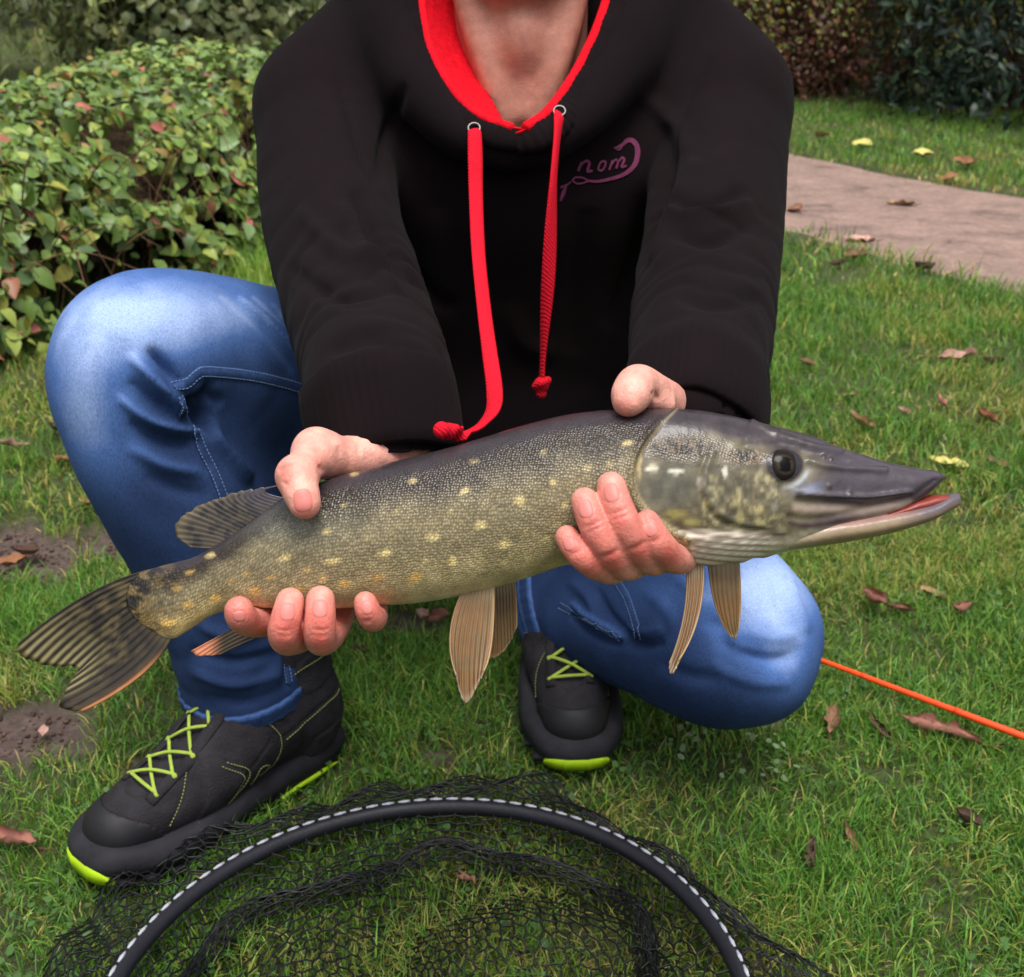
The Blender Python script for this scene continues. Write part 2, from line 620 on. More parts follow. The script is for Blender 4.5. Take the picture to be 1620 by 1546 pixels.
# path of trodden pinkish grit
npt, nac = 420, 30
def rs(c, n):
    d = np.concatenate([[0], np.cumsum(np.hypot(*np.diff(c, axis=0).T))]); t = np.linspace(0, d[-1], n)
    return np.stack([np.interp(t, d, c[:, 0]), np.interp(t, d, c[:, 1])], 1)
# match stations by control parameter so that both edges stay opposite each other
ti = np.linspace(0, len(pn) - 1, npt)
ea = np.stack([np.interp(ti, np.arange(len(pn)), pn[:, k]) for k in (0, 1)], 1)
eb = np.stack([np.interp(ti, np.arange(len(pf)), pf[:, k]) for k in (0, 1)], 1)
wv = np.linspace(0, 1, nac)
PXY = ea[:, None, :] * (1 - wv)[None, :, None] + eb[:, None, :] * wv[None, :, None]
px_, py_ = PXY[..., 0].ravel(), PXY[..., 1].ravel()
edge = np.minimum(np.tile(wv, npt), 1 - np.tile(wv, npt))
pz = -0.012 + (fbm(np.stack([px_ * 6, py_ * 6, px_ * 0], 1), 9) - 0.5) * 0.012 - 0.022 * (1 - sm(0, 0.05, edge)) + 0.004
pm, nt, b = new_mat('path_grit')
L = nt.links.new
tc = N_(nt, 'ShaderNodeTexCoord')
n1 = N_(nt, 'ShaderNodeTexNoise', Scale=60.0, Detail=8.0, Roughness=0.75)
mp = N_(nt, 'ShaderNodeMapping'); mp.inputs['Scale'].default_value = (2.4, 3.4, 1.0); mp.inputs['Rotation'].default_value = (0, 0, 0.45)
n2 = N_(nt, 'ShaderNodeTexNoise', Scale=2.2, Detail=9.0, Roughness=0.72)
L(tc.outputs['Object'], n1.inputs['Vector']); L(tc.outputs['Object'], mp.inputs['Vector']); L(mp.outputs[0], n2.inputs['Vector'])
r1 = N_(nt, 'ShaderNodeValToRGB')
r1.color_ramp.elements[0].position = 0.33; r1.color_ramp.elements[0].color = (0.105, 0.068, 0.055, 1)
r1.color_ramp.elements[1].position = 0.66; r1.color_ramp.elements[1].color = (0.36, 0.24, 0.195, 1)
e = r1.color_ramp.elements.new(0.45); e.color = (0.25, 0.165, 0.135, 1)
L(n2.outputs['Fac'], r1.inputs['Fac'])
mr = N_(nt, 'ShaderNodeMapRange'); mr.inputs['From Min'].default_value = 0.3; mr.inputs['From Max'].default_value = 0.7
mr.inputs['To Min'].default_value = 0.62; mr.inputs['To Max'].default_value = 1.25
L(n1.outputs['Fac'], mr.inputs['Value'])
mx = N_(nt, 'ShaderNodeVectorMath', operation='SCALE'); L(r1.outputs[0], mx.inputs[0]); L(mr.outputs[0], mx.inputs['Scale'])
L(mx.outputs[0], b.inputs['Base Color'])
mr2 = N_(nt, 'ShaderNodeMapRange'); mr2.inputs['From Min'].default_value = 0.3; mr2.inputs['From Max'].default_value = 0.5
mr2.inputs['To Min'].default_value = 0.45; mr2.inputs['To Max'].default_value = 0.85
L(n2.outputs['Fac'], mr2.inputs['Value']); L(mr2.outputs[0], b.inputs['Roughness'])
bp = N_(nt, 'ShaderNodeBump', Strength=0.7, Distance=0.01); L(n1.outputs['Fac'], bp.inputs['Height']); L(bp.outputs[0], b.inputs['Normal'])
PV = np.stack([px_, py_, pz], 1)
path = mk('path', PV, grid_faces(npt, nac)[:, ::-1], pm)
tag(path, 'trodden pinkish grit footpath between two strips of lawn', 'path', kind='structure')

# ------------------------------------------------------------------ grass blades
def blades(x, y, h, w, col, lean, nseg=3):
    n = len(x)
    a = RNG.uniform(0, 2 * np.pi, n)
    f = RNG.uniform(0, 2 * np.pi, n)
    dx, dy = np.cos(a), np.sin(a)            # leaning direction
    sx, sy = np.cos(f), np.sin(f)            # blade width direction
    z0 = ground_h(x, y) - 0.004
    V = np.zeros((n, 2 * nseg + 1, 3)); C = np.zeros((n, 2 * nseg + 1, 3))
    for i in range(nseg + 1):
        t = i / nseg
        off = lean * h * t ** 1.7
        zz = z0 + h * t * np.sqrt(np.maximum(0.05, 1 - (lean * t) ** 2 * 0.5)) - 0.25 * h * lean ** 2 * t ** 3
        cx, cy = x + dx * off, y + dy * off
        ww = w * (1 - 0.75 * t)
        shade = 0.72 + 0.38 * t
        if i < nseg:
            V[:, 2 * i] = np.stack([cx - sx * ww, cy - sy * ww, zz], 1)
            V[:, 2 * i + 1] = np.stack([cx + sx * ww, cy + sy * ww, zz], 1)
            C[:, 2 * i] = C[:, 2 * i + 1] = col * np.array([1 + 0.25 * (1 - t), 1.0, 1.0])
        else:
            V[:, 2 * i] = np.stack([cx, cy, zz], 1)
            C[:, 2 * i] = col
    b = np.arange(n)[:, None] * (2 * nseg + 1)
    Q = np.concatenate([b + np.array([2 * i, 2 * i + 1, 2 * i + 3, 2 * i + 2]) for i in range(nseg - 1)]) if nseg > 1 else np.zeros((0, 4), int)
    T = b + np.array([2 * nseg - 2, 2 * nseg - 1, 2 * nseg])
    return V.reshape(-1, 3), [Q, T], C.reshape(-1, 3)

GREENS = np.array([lin(88, 132, 46), lin(104, 146, 60), lin(70, 112, 44), lin(128, 152, 62), lin(150, 152, 74), lin(180, 164, 104), lin(84, 124, 66)]) * np.array([0.98, 1.12, 1.05])
def grass_field(n, xlo, xhi, ylo, yhi, hmul, wmul, nseg, keep=None, frus=True):
    x = RNG.uniform(xlo, xhi, n); y = RNG.uniform(ylo, yhi, n)
    z = y * CT + CAMH * ST
    m = np.abs(x) < (0.47 * z + 0.12 if frus else 99)
    m &= ~(in_poly(x, y, PATH_POLY) & (path_edge_dist(x, y) > 0.13 * RNG.uniform(0, 1, n) ** 2 * (0.3 + 1.4 * fbm(np.stack([x * 5, y * 5, x * 0], 1), 2))))
    sk = soil_mask(x, y)
    m &= RNG.uniform(0, 1, n) > sk * 1.05
    pt = fbm(np.stack([x * 9, y * 9, x * 0 + 3], 1), 21)           # tussocks
    m &= RNG.uniform(0.0, 1.0, n) < 0.45 + 1.5 * np.clip(pt - 0.28, 0, 1)
    if keep is not None: m &= keep(x, y)
    x, y, pt, sk = x[m], y[m], pt[m], sk[m]
    n = len(x)
    dry = fbm(np.stack([x * 3.1, y * 3.1, x * 0 + 8], 1), 33)
    r = RNG.uniform(0, 1, n)
    pd = 0.10 + 0.45 * sm(0.46, 0.68, dry) + 0.25 * sm(0.0, 0.5, sk)
    ci = np.where(r < pd * 0.55, 4, np.where(r < pd, 5, np.where(r < pd + (1 - pd) * 0.3, 0, np.where(r < pd + (1 - pd) * 0.55, 1, np.where(r < pd + (1 - pd) * 0.75, 2, np.where(r < pd + (1 - pd) * 0.9, 3, 6))))))
    c = GREENS[ci] * RNG.uniform(0.7, 1.25, (n, 1))
    h = (0.016 + 0.038 * RNG.beta(2, 2.6, n)) * (0.6 + 0.9 * pt) * hmul
    h = np.where(ci == 5, h * 0.8, h)
    lean = RNG.uniform(0.15, 1.05, n) + 0.25 * (ci == 5)
    w = RNG.uniform(0.0006, 0.0014, n) * wmul
    return blades(x, y, h, w, c, lean, nseg)

gmat = col_mat('grass_blade', rough=0.5, spec=0.35, transl=0.25)
mb = MB()
def strip_keep(x, y): return y > 0
for (n, a, bb, c, d, hm, wm, ns) in ((170000, -0.85, 0.85, 0.66, 1.75, 0.85, 1.1, 3), (100000, -1.35, 1.5, 1.75, 3.2, 1.1, 1.6, 2), (75000, -1.3, 2.9, 3.2, 6.8, 1.3, 2.6, 2)):
    V, F, C = grass_field(n, a, bb, c, d, hm, wm, ns)
    mb.add(V, F, C)
V, F, C = grass_field(40000, -7, 7, 0.2, 12, 1.5, 5.0, 1, keep=lambda x, y: (np.abs(x) > 0.47 * (y * CT + CAMH * ST) + 0.1) | (y > 6.8), frus=False)
mb.add(V, F, C)
# long taller blades at the bush foot and scattered tufts
tx, ty = [], []
for q in range(60):
    c = G(RNG.uniform(380, 470), RNG.uniform(330, 520)); k = 26
    tx.append(c[0] + RNG.normal(0, 0.05, k)); ty.append(c[1] + RNG.normal(0, 0.07, k))
tx = np.concatenate(tx); ty = np.concatenate(ty)
V, F, C = blades(tx, ty, RNG.uniform(0.05, 0.16, len(tx)), RNG.uniform(0.0012, 0.0028, len(tx)), GREENS[RNG.choice([0, 1, 3, 4], len(tx))] * RNG.uniform(0.9, 1.3, (len(tx), 1)), RNG.uniform(0.2, 0.9, len(tx)), 3)
mb.add(V, F, C)
grass = mb.make('grass', gmat)
tag(grass, 'short green lawn grass with straw coloured blades', 'grass', kind='stuff')

# low clover and moss leaves between the blades
n = 9000
x = RNG.uniform(-0.8, 0.9, n); y = RNG.uniform(0.62, 2.0, n)
cc = G(1160, 1175); cd = np.hypot(x - cc[0], y - cc[1])
pt = fbm(np.stack([x * 7, y * 7, x * 0 + 1], 1), 51)
c2 = G(760, 1250); cd2 = np.hypot(x - c2[0], (y - c2[1]) * 1.2)
k = ((pt > 0.56) | (cd < 0.07 * RNG.uniform(0.3, 1.4, n)) | (cd2 < 0.16 * RNG.uniform(0.2, 1.3, n))) & (soil_mask(x, y) < 0.3) & ~in_poly(x, y, PATH_POLY)
x, y = x[k], y[k]; n = len(x)
near = np.hypot(x - cc[0], y - cc[1]) < 0.09
r = RNG.uniform(0.0022, 0.0048, n)
z = ground_h(x, y) + RNG.uniform(0.006, 0.022, n)
base = np.where(near[:, None], lin(150, 176, 128) * 0.75, lin(84, 122, 62) * 0.75) * RNG.uniform(0.7, 1.25, (n, 1))
a0 = RNG.uniform(0, 6.28, n); tl = RNG.normal(0, 0.35, (n, 2))
ang = np.linspace(0, 2 * np.pi, 6, endpoint=False)
lx = np.cos(ang[None] + a0[:, None]) * r[:, None]; ly = np.sin(ang[None] + a0[:, None]) * r[:, None]
V = np.stack([x[:, None] + lx, y[:, None] + ly, z[:, None] + lx * tl[:, :1] + ly * tl[:, 1:]], -1)
F6 = np.arange(n)[:, None] * 6
F = [np.concatenate([F6 + np.array([0, 1, 2, 3]), F6 + np.array([0, 3, 4, 5])])]
clover = mk('clover_patch', V.reshape(-1, 3), F, gmat, col=np.repeat(base, 6, 0))
tag(clover, 'tiny pale clover leaves low between the grass blades', 'clover', kind='stuff')

# crumbs of earth on the bare patches
n = 26000
x = RNG.uniform(-0.9, 0.9, n); y = RNG.uniform(0.7, 2.0, n)
k = soil_mask(x, y) > 0.45 * RNG.uniform(0.6, 1.4, n)
x, y = x[k][:2600], y[k][:2600]; n = len(x)
r = 0.0012 + 0.0055 * RNG.beta(1.1, 5, n)
CB = np.array([[a_, b_, c_] for a_ in (-1, 1) for b_ in (-1, 1) for c_ in (-1, 1)], float)
V = CB[None] * r[:, None, None] * RNG.uniform(0.45, 1.0, (n, 8, 3)) * np.array([1, 1, 0.7])
V = V + np.stack([x, y, ground_h(x, y) - 0.010 + r * 0.4], 1)[:, None]
FB = np.array([[0, 1, 3, 2], [4, 6, 7, 5], [0, 4, 5, 1], [2, 3, 7, 6], [0, 2, 6, 4], [1, 5, 7, 3]])
cb = np.array([lin(96, 76, 68), lin(74, 58, 52), lin(118, 96, 86)])[RNG.integers(0, 3, n)] * RNG.uniform(0.6, 1.1, (n, 1))
crumb = mk('earth_crumbs', V.reshape(-1, 3), (np.arange(n)[:, None, None] * 8 + FB[None]).reshape(-1, 4), col_mat('earth_crumb', rough=0.9, spec=0.15), col=np.repeat(cb, 8, 0))
tag(crumb, 'crumbs of bare brown earth between the grass', 'soil', kind='stuff')

# ================================================================== leaves
def leaf_shape(kind, fold=0.25, curl=0.3, n=6, tooth=0.0):
    """outline along +y, width x; returns verts (unit length) and faces"""
    t = np.linspace(0, 1, n + 1)
    if kind == 'ovate': w = 0.36 * np.sin(np.pi * t ** 0.75) ** 0.85 * (1 - 0.12 * t)
    elif kind == 'lance': w = 0.17 * np.sin(np.pi * t ** 0.85) ** 0.9
    elif kind == 'narrow': w = 0.075 * np.sin(np.pi * t ** 0.9)
    else: w = 0.30 * np.sin(np.pi * t) ** 0.8
    w[0] = 0.02; w[-1] = 0.002
    if tooth: w = w * (1 + tooth * (np.arange(n + 1) % 2))
    z = -curl * t ** 2 * 0.5 + 0.10 * curl * np.sin(3 * t)
    V = np.zeros((3 * (n + 1), 3))
    V[0::3] = np.stack([-w, t, z + fold * w], 1)
    V[1::3] = np.stack([w * 0, t, z], 1)
    V[2::3] = np.stack([w, t, z + fold * w], 1)
    i = np.arange(n)[:, None] * 3
    F = np.concatenate([i + np.array([0, 1, 4, 3]), i + np.array([1, 2, 5, 4])])
    return V, F

def frames(N, up=None):
    """rotation rows for leaves: local z -> N, local y random in plane (biased downwards)"""
    n = len(N)
    T = RNG.normal(0, 1, (n, 3)); T[:, 2] -= 0.7
    T -= N * np.sum(T * N, 1)[:, None]
    T /= np.linalg.norm(T, axis=1)[:, None]
    Bx = np.cross(T, N)
    return np.stack([Bx, T, N], 2)          # columns = local axes

def scatter(shape, pos, R, size, col, mb):
    LV, LF = shape
    n, k = len(pos), len(LV)
    V = pos[:, None, :] + np.einsum('nij,kj->nki', R, LV) * size[:, None, None]
    mb.add(V.reshape(-1, 3), (np.arange(n)[:, None, None] * k + LF[None]).reshape(-1, LF.shape[1]), np.repeat(col, k, 0))

def leafy(parent, shapes, pos, N, size, col, mat, nparts, cols_pal, mesh_name='leaf', stuff_name='foliage', rank=None):
    """the nparts leaves that show largest become single leaf objects (shared meshes), the rest one mass"""
    N = N / np.linalg.norm(N, axis=1)[:, None]
    R = frames(N)
    order = np.argsort(-rank) if rank is not None else np.arange(len(pos))
    big, rest = order[:nparts], order[nparts:]
    sid = RNG.integers(0, len(shapes), len(pos))
    mb = MB()
    for s in range(len(shapes)):
        m = rest[sid[rest] == s]
        if len(m): scatter(shapes[s], pos[m], R[m], size[m], col[m], mb)
    o = mb.make(stuff_name, mat, parent)
    o['kind'] = 'stuff'
    if nparts:
        lib = {}
        org = wloc(parent)
        cd = np.argmin(np.linalg.norm(col[big][:, None] - cols_pal[None], axis=2), 1)
        for q, i in enumerate(big):
            key = (int(sid[i]), int(cd[q]))
            if key not in lib:
                LV, LF = shapes[key[0]]
                lib[key] = mesh_data(mesh_name, LV, LF, mat, col=np.broadcast_to(cols_pal[key[1]], (len(LV), 3)))
            l = bpy.data.objects.new(mesh_name, lib[key])
            COL.objects.link(l)
            l.parent = parent
            M = Matrix(R[i].tolist()).to_4x4()
            l.matrix_local = Matrix.Translation(Vector(pos[i] - org)) @ M @ Matrix.Scale(float(size[i]), 4)
    return o

leafmat = col_mat('bush_leaf', rough=0.45, spec=0.4, transl=0.18, vary=0.18, vscale=60)
stemmat = col_mat('bramble_stem', rough=0.8, spec=0.2, vary=0.3, vscale=40)

# ------------------------------------------------------------------ bramble bush behind the person
F0, F1 = G(0, 585)[:2], G(440, 395)[:2]
ud = (F1 - F0) / np.linalg.norm(F1 - F0); nd = np.array([-ud[1], ud[0]])        # nd points away, into the bush
def bush_top(t, s):
    q = np.clip(s / 0.52, 0, 1)
    p = np.stack([t * 3.2, s * 3.2, t * 0], 1)
    return (0.475 - 0.13 * np.clip((0.85 - t) / 1.0, 0, 1) + 0.02 * np.clip(t - 1, 0, 2)) * np.sqrt(np.clip(1 - (1 - q) ** 2, 0, 1)) * (0.86 + 0.3 * fbm(p, 61)) 
bush = empty('bramble_bush', (F0[0] + nd[0] * .6 + ud[0] * .6, F0[1] + nd[1] * .6 + ud[1] * .6, 0), 'dense green bramble bush with some reddish leaves', 'bush')
n = 26000
t = RNG.uniform(-1.3, 2.0, n); s = RNG.uniform(0.0, 2.0, n) ** 1.0
top = bush_top(t, s)
# leaves live in a rind under the outer surface
zz = top - np.abs(RNG.normal(0, 0.05, n)) 
side = RNG.uniform(0, 1, n) < 0.42
s = np.where(side, np.abs(RNG.normal(0.0, 0.07, n)) , s)
t = np.where(side, RNG.uniform(-1.0, 2.0, n), t)
sw = RNG.uniform(0, 1, n)
zz = np.where(side, sw * 0.42, zz)
# invert the profile so that side leaves sit on the bulging front face
qz = np.clip(zz / 0.49, 0, 1)
s = np.where(side, 0.52 * (1 - np.sqrt(np.clip(1 - qz ** 2, 0, 1))) + s * 1.0 - 0.03, s)
pxyz = np.stack([F0[0] + ud[0] * t + nd[0] * s, F0[1] + ud[1] * t + nd[1] * s, zz], 1)
pp = proj(pxyz)
back_y = np.interp(pp[0], [-400, 0, 100, 250, 400, 600, 800], [200, 140, 104, 70, 50, 30, 20]) + 26 * (fbm(pxyz * 6, 12) - 0.5)
# hollows where the dry stems show
hol = np.zeros(n)
for cx, cy, rx, ry in ((270, 290, 80, 36), (215, 400, 110, 52), (110, 440, 70, 52), (385, 230, 22, 44), (330, 345, 60, 26), (60, 380, 40, 22)):
    hol = np.maximum(hol, 1 - sm(0.6, 1.15, np.hypot((pp[0] - cx) / rx, (pp[1] - cy) / ry)))
gap = fbm(pxyz * 7.5, 71)
keep = (zz > 0.03) & (pp[1] > back_y) & (RNG.uniform(0, 1, n) > hol * 0.97) & (gap > 0.36) & (pp[2] > 1.5)
keep &= ~(side & (zz < 0.16) & (RNG.uniform(0, 1, n) < 0.45))
pxyz, s, t, zz, side, pp = pxyz[keep], s[keep], t[keep], zz[keep], side[keep], [q[keep] for q in pp]
n = len(pxyz)
NN = np.stack([-nd[0] * np.where(side, 1.0, 0.25) , -nd[1] * np.where(side, 1.0, 0.25), np.where(side, 0.65, 1.0)], 1) + RNG.normal(0, 0.42, (n, 3))
PALB = np.array([lin(98, 124, 66), lin(116, 142, 80), lin(84, 108, 58), lin(136, 150, 80), lin(108, 132, 98), lin(130, 130, 66), lin(140, 92, 78), lin(178, 102, 104), lin(142, 118, 78), lin(74, 98, 66)]) * np.array([1.16, 1.14, 0.86])
pr = np.array([0.24, 0.19, 0.15, 0.11, 0.08, 0.07, 0.016, 0.007, 0.03, 0.06])
ci = RNG.choice(len(PALB), n, p=pr / pr.sum())
bc = PALB[ci] * RNG.uniform(0.75, 1.2, (n, 1))
size = (0.020 + 0.052 * RNG.beta(1.6, 2.6, n)) * np.where(side, 1.1, 0.9)
vis = (pp[0] > -40) & (pp[0] < 600) & (pp[1] > 0) & (pp[1] < 620)
rank = np.where(vis, size / pp[2] * (np.where(side, 1.0, 0.9)) - 0.25 * np.where(side, s, 0.03) , -9) 
shapesB = [leaf_shape('ovate', 0.3, 0.35, 4), leaf_shape('ovate', 0.15, 0.6, 4), leaf_shape('ovate', 0.45, 0.15, 4)]
leafy(bush, shapesB, pxyz, NN, size, bc, leafmat, 290, PALB, rank=rank)
# dry arching stems inside
mb = MB()
for q in range(330):
    t0 = RNG.uniform(-0.9, 1.9); s0 = RNG.uniform(0.08, 0.6)
    a = np.array([*(F0 + ud * t0 + nd * s0), 0.0])
    h = RNG.uniform(0.2, 0.42); out = RNG.uniform(-0.30, 0.1); al = RNG.normal(0, 0.18)
    pts = np.array([a, a + np.array([*(ud * al * .4 + nd * out * .25), h * 0.7]), a + np.array([*(ud * al + nd * out * .7), h]), a + np.array([*(ud * al * 1.5 + nd * out * 1.2), h * RNG.uniform(0.35, 0.9)])])
    V, F = tube(crom(pts, 5), np.linspace(RNG.uniform(0.0018, 0.0035), 0.0008, 16), 4, cap=False)
    mb.add(V, F, lin(112, 84, 62) * RNG.uniform(0.4, 0.9))
mb.make('stem', stemmat, bush, smooth=True)['kind'] = 'stuff'
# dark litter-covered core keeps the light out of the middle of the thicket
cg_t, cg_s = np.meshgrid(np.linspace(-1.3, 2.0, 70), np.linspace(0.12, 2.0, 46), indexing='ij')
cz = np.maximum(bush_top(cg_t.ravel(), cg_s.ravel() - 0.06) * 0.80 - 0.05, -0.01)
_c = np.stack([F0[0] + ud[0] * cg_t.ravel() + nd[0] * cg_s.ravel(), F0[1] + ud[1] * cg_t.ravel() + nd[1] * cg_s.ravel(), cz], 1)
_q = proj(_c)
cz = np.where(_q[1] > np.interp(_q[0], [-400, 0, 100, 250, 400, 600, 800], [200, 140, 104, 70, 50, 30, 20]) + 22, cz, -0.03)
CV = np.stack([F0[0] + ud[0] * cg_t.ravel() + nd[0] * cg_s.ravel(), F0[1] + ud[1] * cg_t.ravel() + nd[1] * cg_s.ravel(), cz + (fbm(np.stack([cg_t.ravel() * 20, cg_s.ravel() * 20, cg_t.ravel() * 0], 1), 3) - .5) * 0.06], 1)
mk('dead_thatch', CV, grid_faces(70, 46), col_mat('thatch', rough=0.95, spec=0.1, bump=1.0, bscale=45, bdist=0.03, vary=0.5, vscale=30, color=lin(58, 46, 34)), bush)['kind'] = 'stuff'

# ------------------------------------------------------------------ shrubs beyond the path and trees behind
def shrub(name, label, cat, c, rad, nleaf, size, shapes, pal, prob, mat, nparts, twigs=60, twigcol=(80, 60, 48), group=None, seed=0, core=0.72, spread=0.5, shell=0.35, trunk_r=0.012, hi=None):
    o = empty(name, (c[0], c[1], 0), label, cat, group)
    u = RNG.normal(0, 1, (nleaf, 3)); u /= np.linalg.norm(u, axis=1)[:, None]
    u[:, 2] = np.where(u[:, 2] < -0.75, -u[:, 2], u[:, 2])
    k = 1 - shell * RNG.uniform(0, 1, nleaf) ** 1.6
    k *= 0.80 + 0.42 * fbm(u * 2.6 + seed, 80 + seed)
    pos = np.array(c) + u * k[:, None] * np.array(rad)
    m = pos[:, 2] > 0.02
    m &= fbm(pos * 4.0 + 3, 90 + seed) > 0.34
    pos, u = pos[m], u[m]
    nl = len(pos)
    Nn = u * np.array([1, 1, 0.8]) + np.array([0, -0.2, 0.6]) + RNG.normal(0, spread, (nl, 3))
    ci = RNG.choice(len(pal), nl, p=np.array(prob) / sum(prob))
    if hi is not None:      # fresher leaves near the top of the shrub
        ci = np.where((pos[:, 2] + RNG.normal(0, 0.09, nl) > hi) & (RNG.uniform(0, 1, nl) < 0.75), RNG.choice([2, 3, 4, 4], nl), ci)
    col = pal[ci] * RNG.uniform(0.7, 1.25, (nl, 1))
    sz = RNG.uniform(*size, nl)
    q = proj(pos)
    vis = (q[0] > -40) & (q[0] < 1660) & (q[1] > -40) & (q[1] < 560)
    rank = np.where(vis, sz / np.maximum(q[2], .1) - 0.1 * (q[2] - q[2].min()), -99)
    leafy(o, shapes, pos, Nn, sz, col, mat, nparts if vis.sum() > nparts else 0, pal, rank=rank)
    mbt = MB()
    for j in range(twigs):
        d = RNG.normal(0, 1, 3); d[2] = abs(d[2]) * 1.0 + 0.25; d /= np.linalg.norm(d)
        L_ = RNG.uniform(0.6, 1.02)
        e = np.array(c) + d * np.array(rad) * L_
        st_ = np.array([c[0] + RNG.normal(0, 0.12) * rad[0], c[1] + RNG.normal(0, 0.12) * rad[1], -0.02])
        mid = (st_ + e) / 2 + RNG.normal(0, 0.08, 3) * np.array(rad)
        V, F = tube(crom(np.array([st_, mid, e]), 5), np.linspace(trunk_r, trunk_r * 0.2, 11), 5, cap=False)
        mbt.add(V, F, lin(*twigcol) * RNG.uniform(0.5, 1.1))
    tw = mbt.make('branch', stemmat, o); tw['kind'] = 'stuff'
    return o

glossleaf = col_mat('evergreen_leaf', rough=0.45, spec=0.28, vary=0.15, vscale=50)
PALD = np.array([lin(44, 66, 50), lin(36, 56, 46), lin(58, 84, 56), lin(70, 92, 70), lin(30, 44, 40)]) * 0.62
PALW = np.array([lin(128, 82, 66), lin(106, 74, 60), lin(136, 138, 56), lin(166, 154, 62), lin(96, 110, 52), lin(150, 94, 74)]) * 0.75
PALO = np.array([lin(102, 112, 66), lin(86, 98, 60), lin(118, 126, 76), lin(66, 82, 50), lin(132, 132, 82)]) * 1.35
LANCE = [leaf_shape('lance', 0.25, 0.4, 3), leaf_shape('lance', 0.1, 0.8, 3)]
OVA = [leaf_shape('ovate', 0.25, 0.4, 3), leaf_shape('ovate', 0.1, 0.7, 3)]
p = G(1560, 215)
shrub('laurel_shrub', 'large dark glossy evergreen shrub beyond the path', 'shrub', (p[0] + 0.60, p[1] + 0.75, 0.62), (0.98, 0.85, 1.05), 13000, (0.045, 0.085), LANCE, PALD, (4, 4, 3, 1.0, 3), glossleaf, 280, seed=1, twigs=40)
p = G(1290, 170)
shrub('autumn_shrub', 'brown and yellow autumn shrub with thin bare twigs', 'shrub', (p[0] + 0.06, p[1] + 0.62, 0.55), (0.86, 0.70, 0.95), 19000, (0.018, 0.040), [leaf_shape('lance', 0.2, 0.6, 3), leaf_shape('ovate', 0.2, 0.6, 3)], PALW, (5, 6, 0.3, 0.15, 0.5, 2.4), leafmat, 200, seed=2, twigs=420, twigcol=(112, 78, 66), trunk_r=0.005, hi=0.36)
p = G(1150, 140)
shrub('dark_shrub', 'nearly black evergreen bush behind the crouching man', 'shrub', (p[0] - 0.25, p[1] + 0.9, 0.6), (0.95, 0.8, 1.1), 7000, (0.06, 0.10), LANCE, PALD * 0.7, (3, 4, 2, 0.5, 4), glossleaf, 60, seed=3, twigs=40)
shrub('yellow_green_shrub', 'olive yellow leafy shrub rising behind the autumn shrub', 'shrub', (2.3, 8.6, 1.0), (1.3, 1.0, 1.5), 5000, (0.06, 0.11), OVA, np.array([lin(120, 122, 50), lin(98, 106, 46), lin(140, 134, 60)]) * .75, (1, 1, 1), leafmat, 60, seed=4, twigs=60)

willowmat = col_mat('willow_leaf', rough=0.5, spec=0.35, transl=0.35, vary=0.18, vscale=40)
def willow(name, label, c, rx, ry, top, nstr, seed, pal):
    o = empty(name, (c[0], c[1], 0), label, 'tree', 'weeping willows beyond the bramble bush')
    tp = np.array([[c[0], c[1], -0.1, .16], [c[0] + .05, c[1] + .03, 1.0, .12], [c[0] - .05, c[1], top * .6, .09], [c[0] + .08, c[1], top * .95, .03]])
    V, F = tube(crom(tp, 5)[:, :3], crom(tp, 5)[:, 3], 10)
    mk('trunk', V, F, col_mat('bark_' + name, rough=0.9, bump=1, bscale=18, bdist=0.05, vary=0.4, vscale=8, color=lin(70, 62, 50)), o)
    mb, ms = MB(), MB()
    P0, NN, SZ, CC = [], [], [], []
    for q in range(nstr):
        a = RNG.uniform(0, 6.283); rr = math.sqrt(RNG.uniform(0.1, 1))
        ex, ey = c[0] + math.cos(a) * rx * rr, c[1] + math.sin(a) * ry * rr
        ht = top * (1 - 0.35 * rr * rr) * RNG.uniform(0.75, 1.0)
        lo = RNG.uniform(0.02, 0.45) if rr > 0.5 else RNG.uniform(0.4, 1.2)
        if lo > ht: continue
        sway = RNG.normal(0, 0.10, 2)
        pts = np.array([[c[0] + (ex - c[0]) * .45, c[1] + (ey - c[1]) * .45, top * .9], [c[0] + (ex - c[0]) * .85, c[1] + (ey - c[1]) * .85, ht], [ex, ey, (ht + lo) / 2], [ex + sway[0], ey + sway[1], lo]])
        st_ = crom(pts, 6)
        V, F = tube(st_, np.linspace(0.006, 0.0015, len(st_)), 3, cap=False)
        ms.add(V, F, lin(112, 104, 66) * .7)
        k = 46
        ti = RNG.uniform(4, len(st_) - 1.01, k); i0 = ti.astype(int); f = (ti - i0)[:, None]
        pos = st_[i0] * (1 - f) + st_[i0 + 1] * f + RNG.normal(0, 0.012, (k, 3))
        P0.append(pos); NN.append(RNG.normal(0, 1, (k, 3)) + np.array([0, -.5, .2])); SZ.append(RNG.uniform(0.05, 0.10, k))
        cl = pal[RNG.integers(0, len(pal))]
        CC.append(np.broadcast_to(cl, (k, 3)) * RNG.uniform(0.7, 1.3, (k, 1)))
    P0, NN, SZ, CC = map(np.concatenate, (P0, NN, SZ, CC))
    rank = -proj(P0)[2]
    leafy(o, [leaf_shape('narrow', 0.2, 0.6, 3), leaf_shape('lance', 0.2, 0.6, 3)], P0, NN, SZ, CC * 1.25, willowmat, 0, pal, stuff_name='crown', rank=rank)
    ms.make('branch', stemmat, o)['kind'] = 'stuff'
    return o
willow('weeping_willow', 'weeping willow with pale olive curtains beside the bramble bush', (-3.75, 7.6), 2.1, 1.1, 2.6, 430, 1, PALO)
willow('weeping_willow', 'weeping willow standing deeper behind the bramble bush near the path', (-0.95, 8.6), 1.6, 1.1, 2.9, 240, 2, PALO * 1.1)
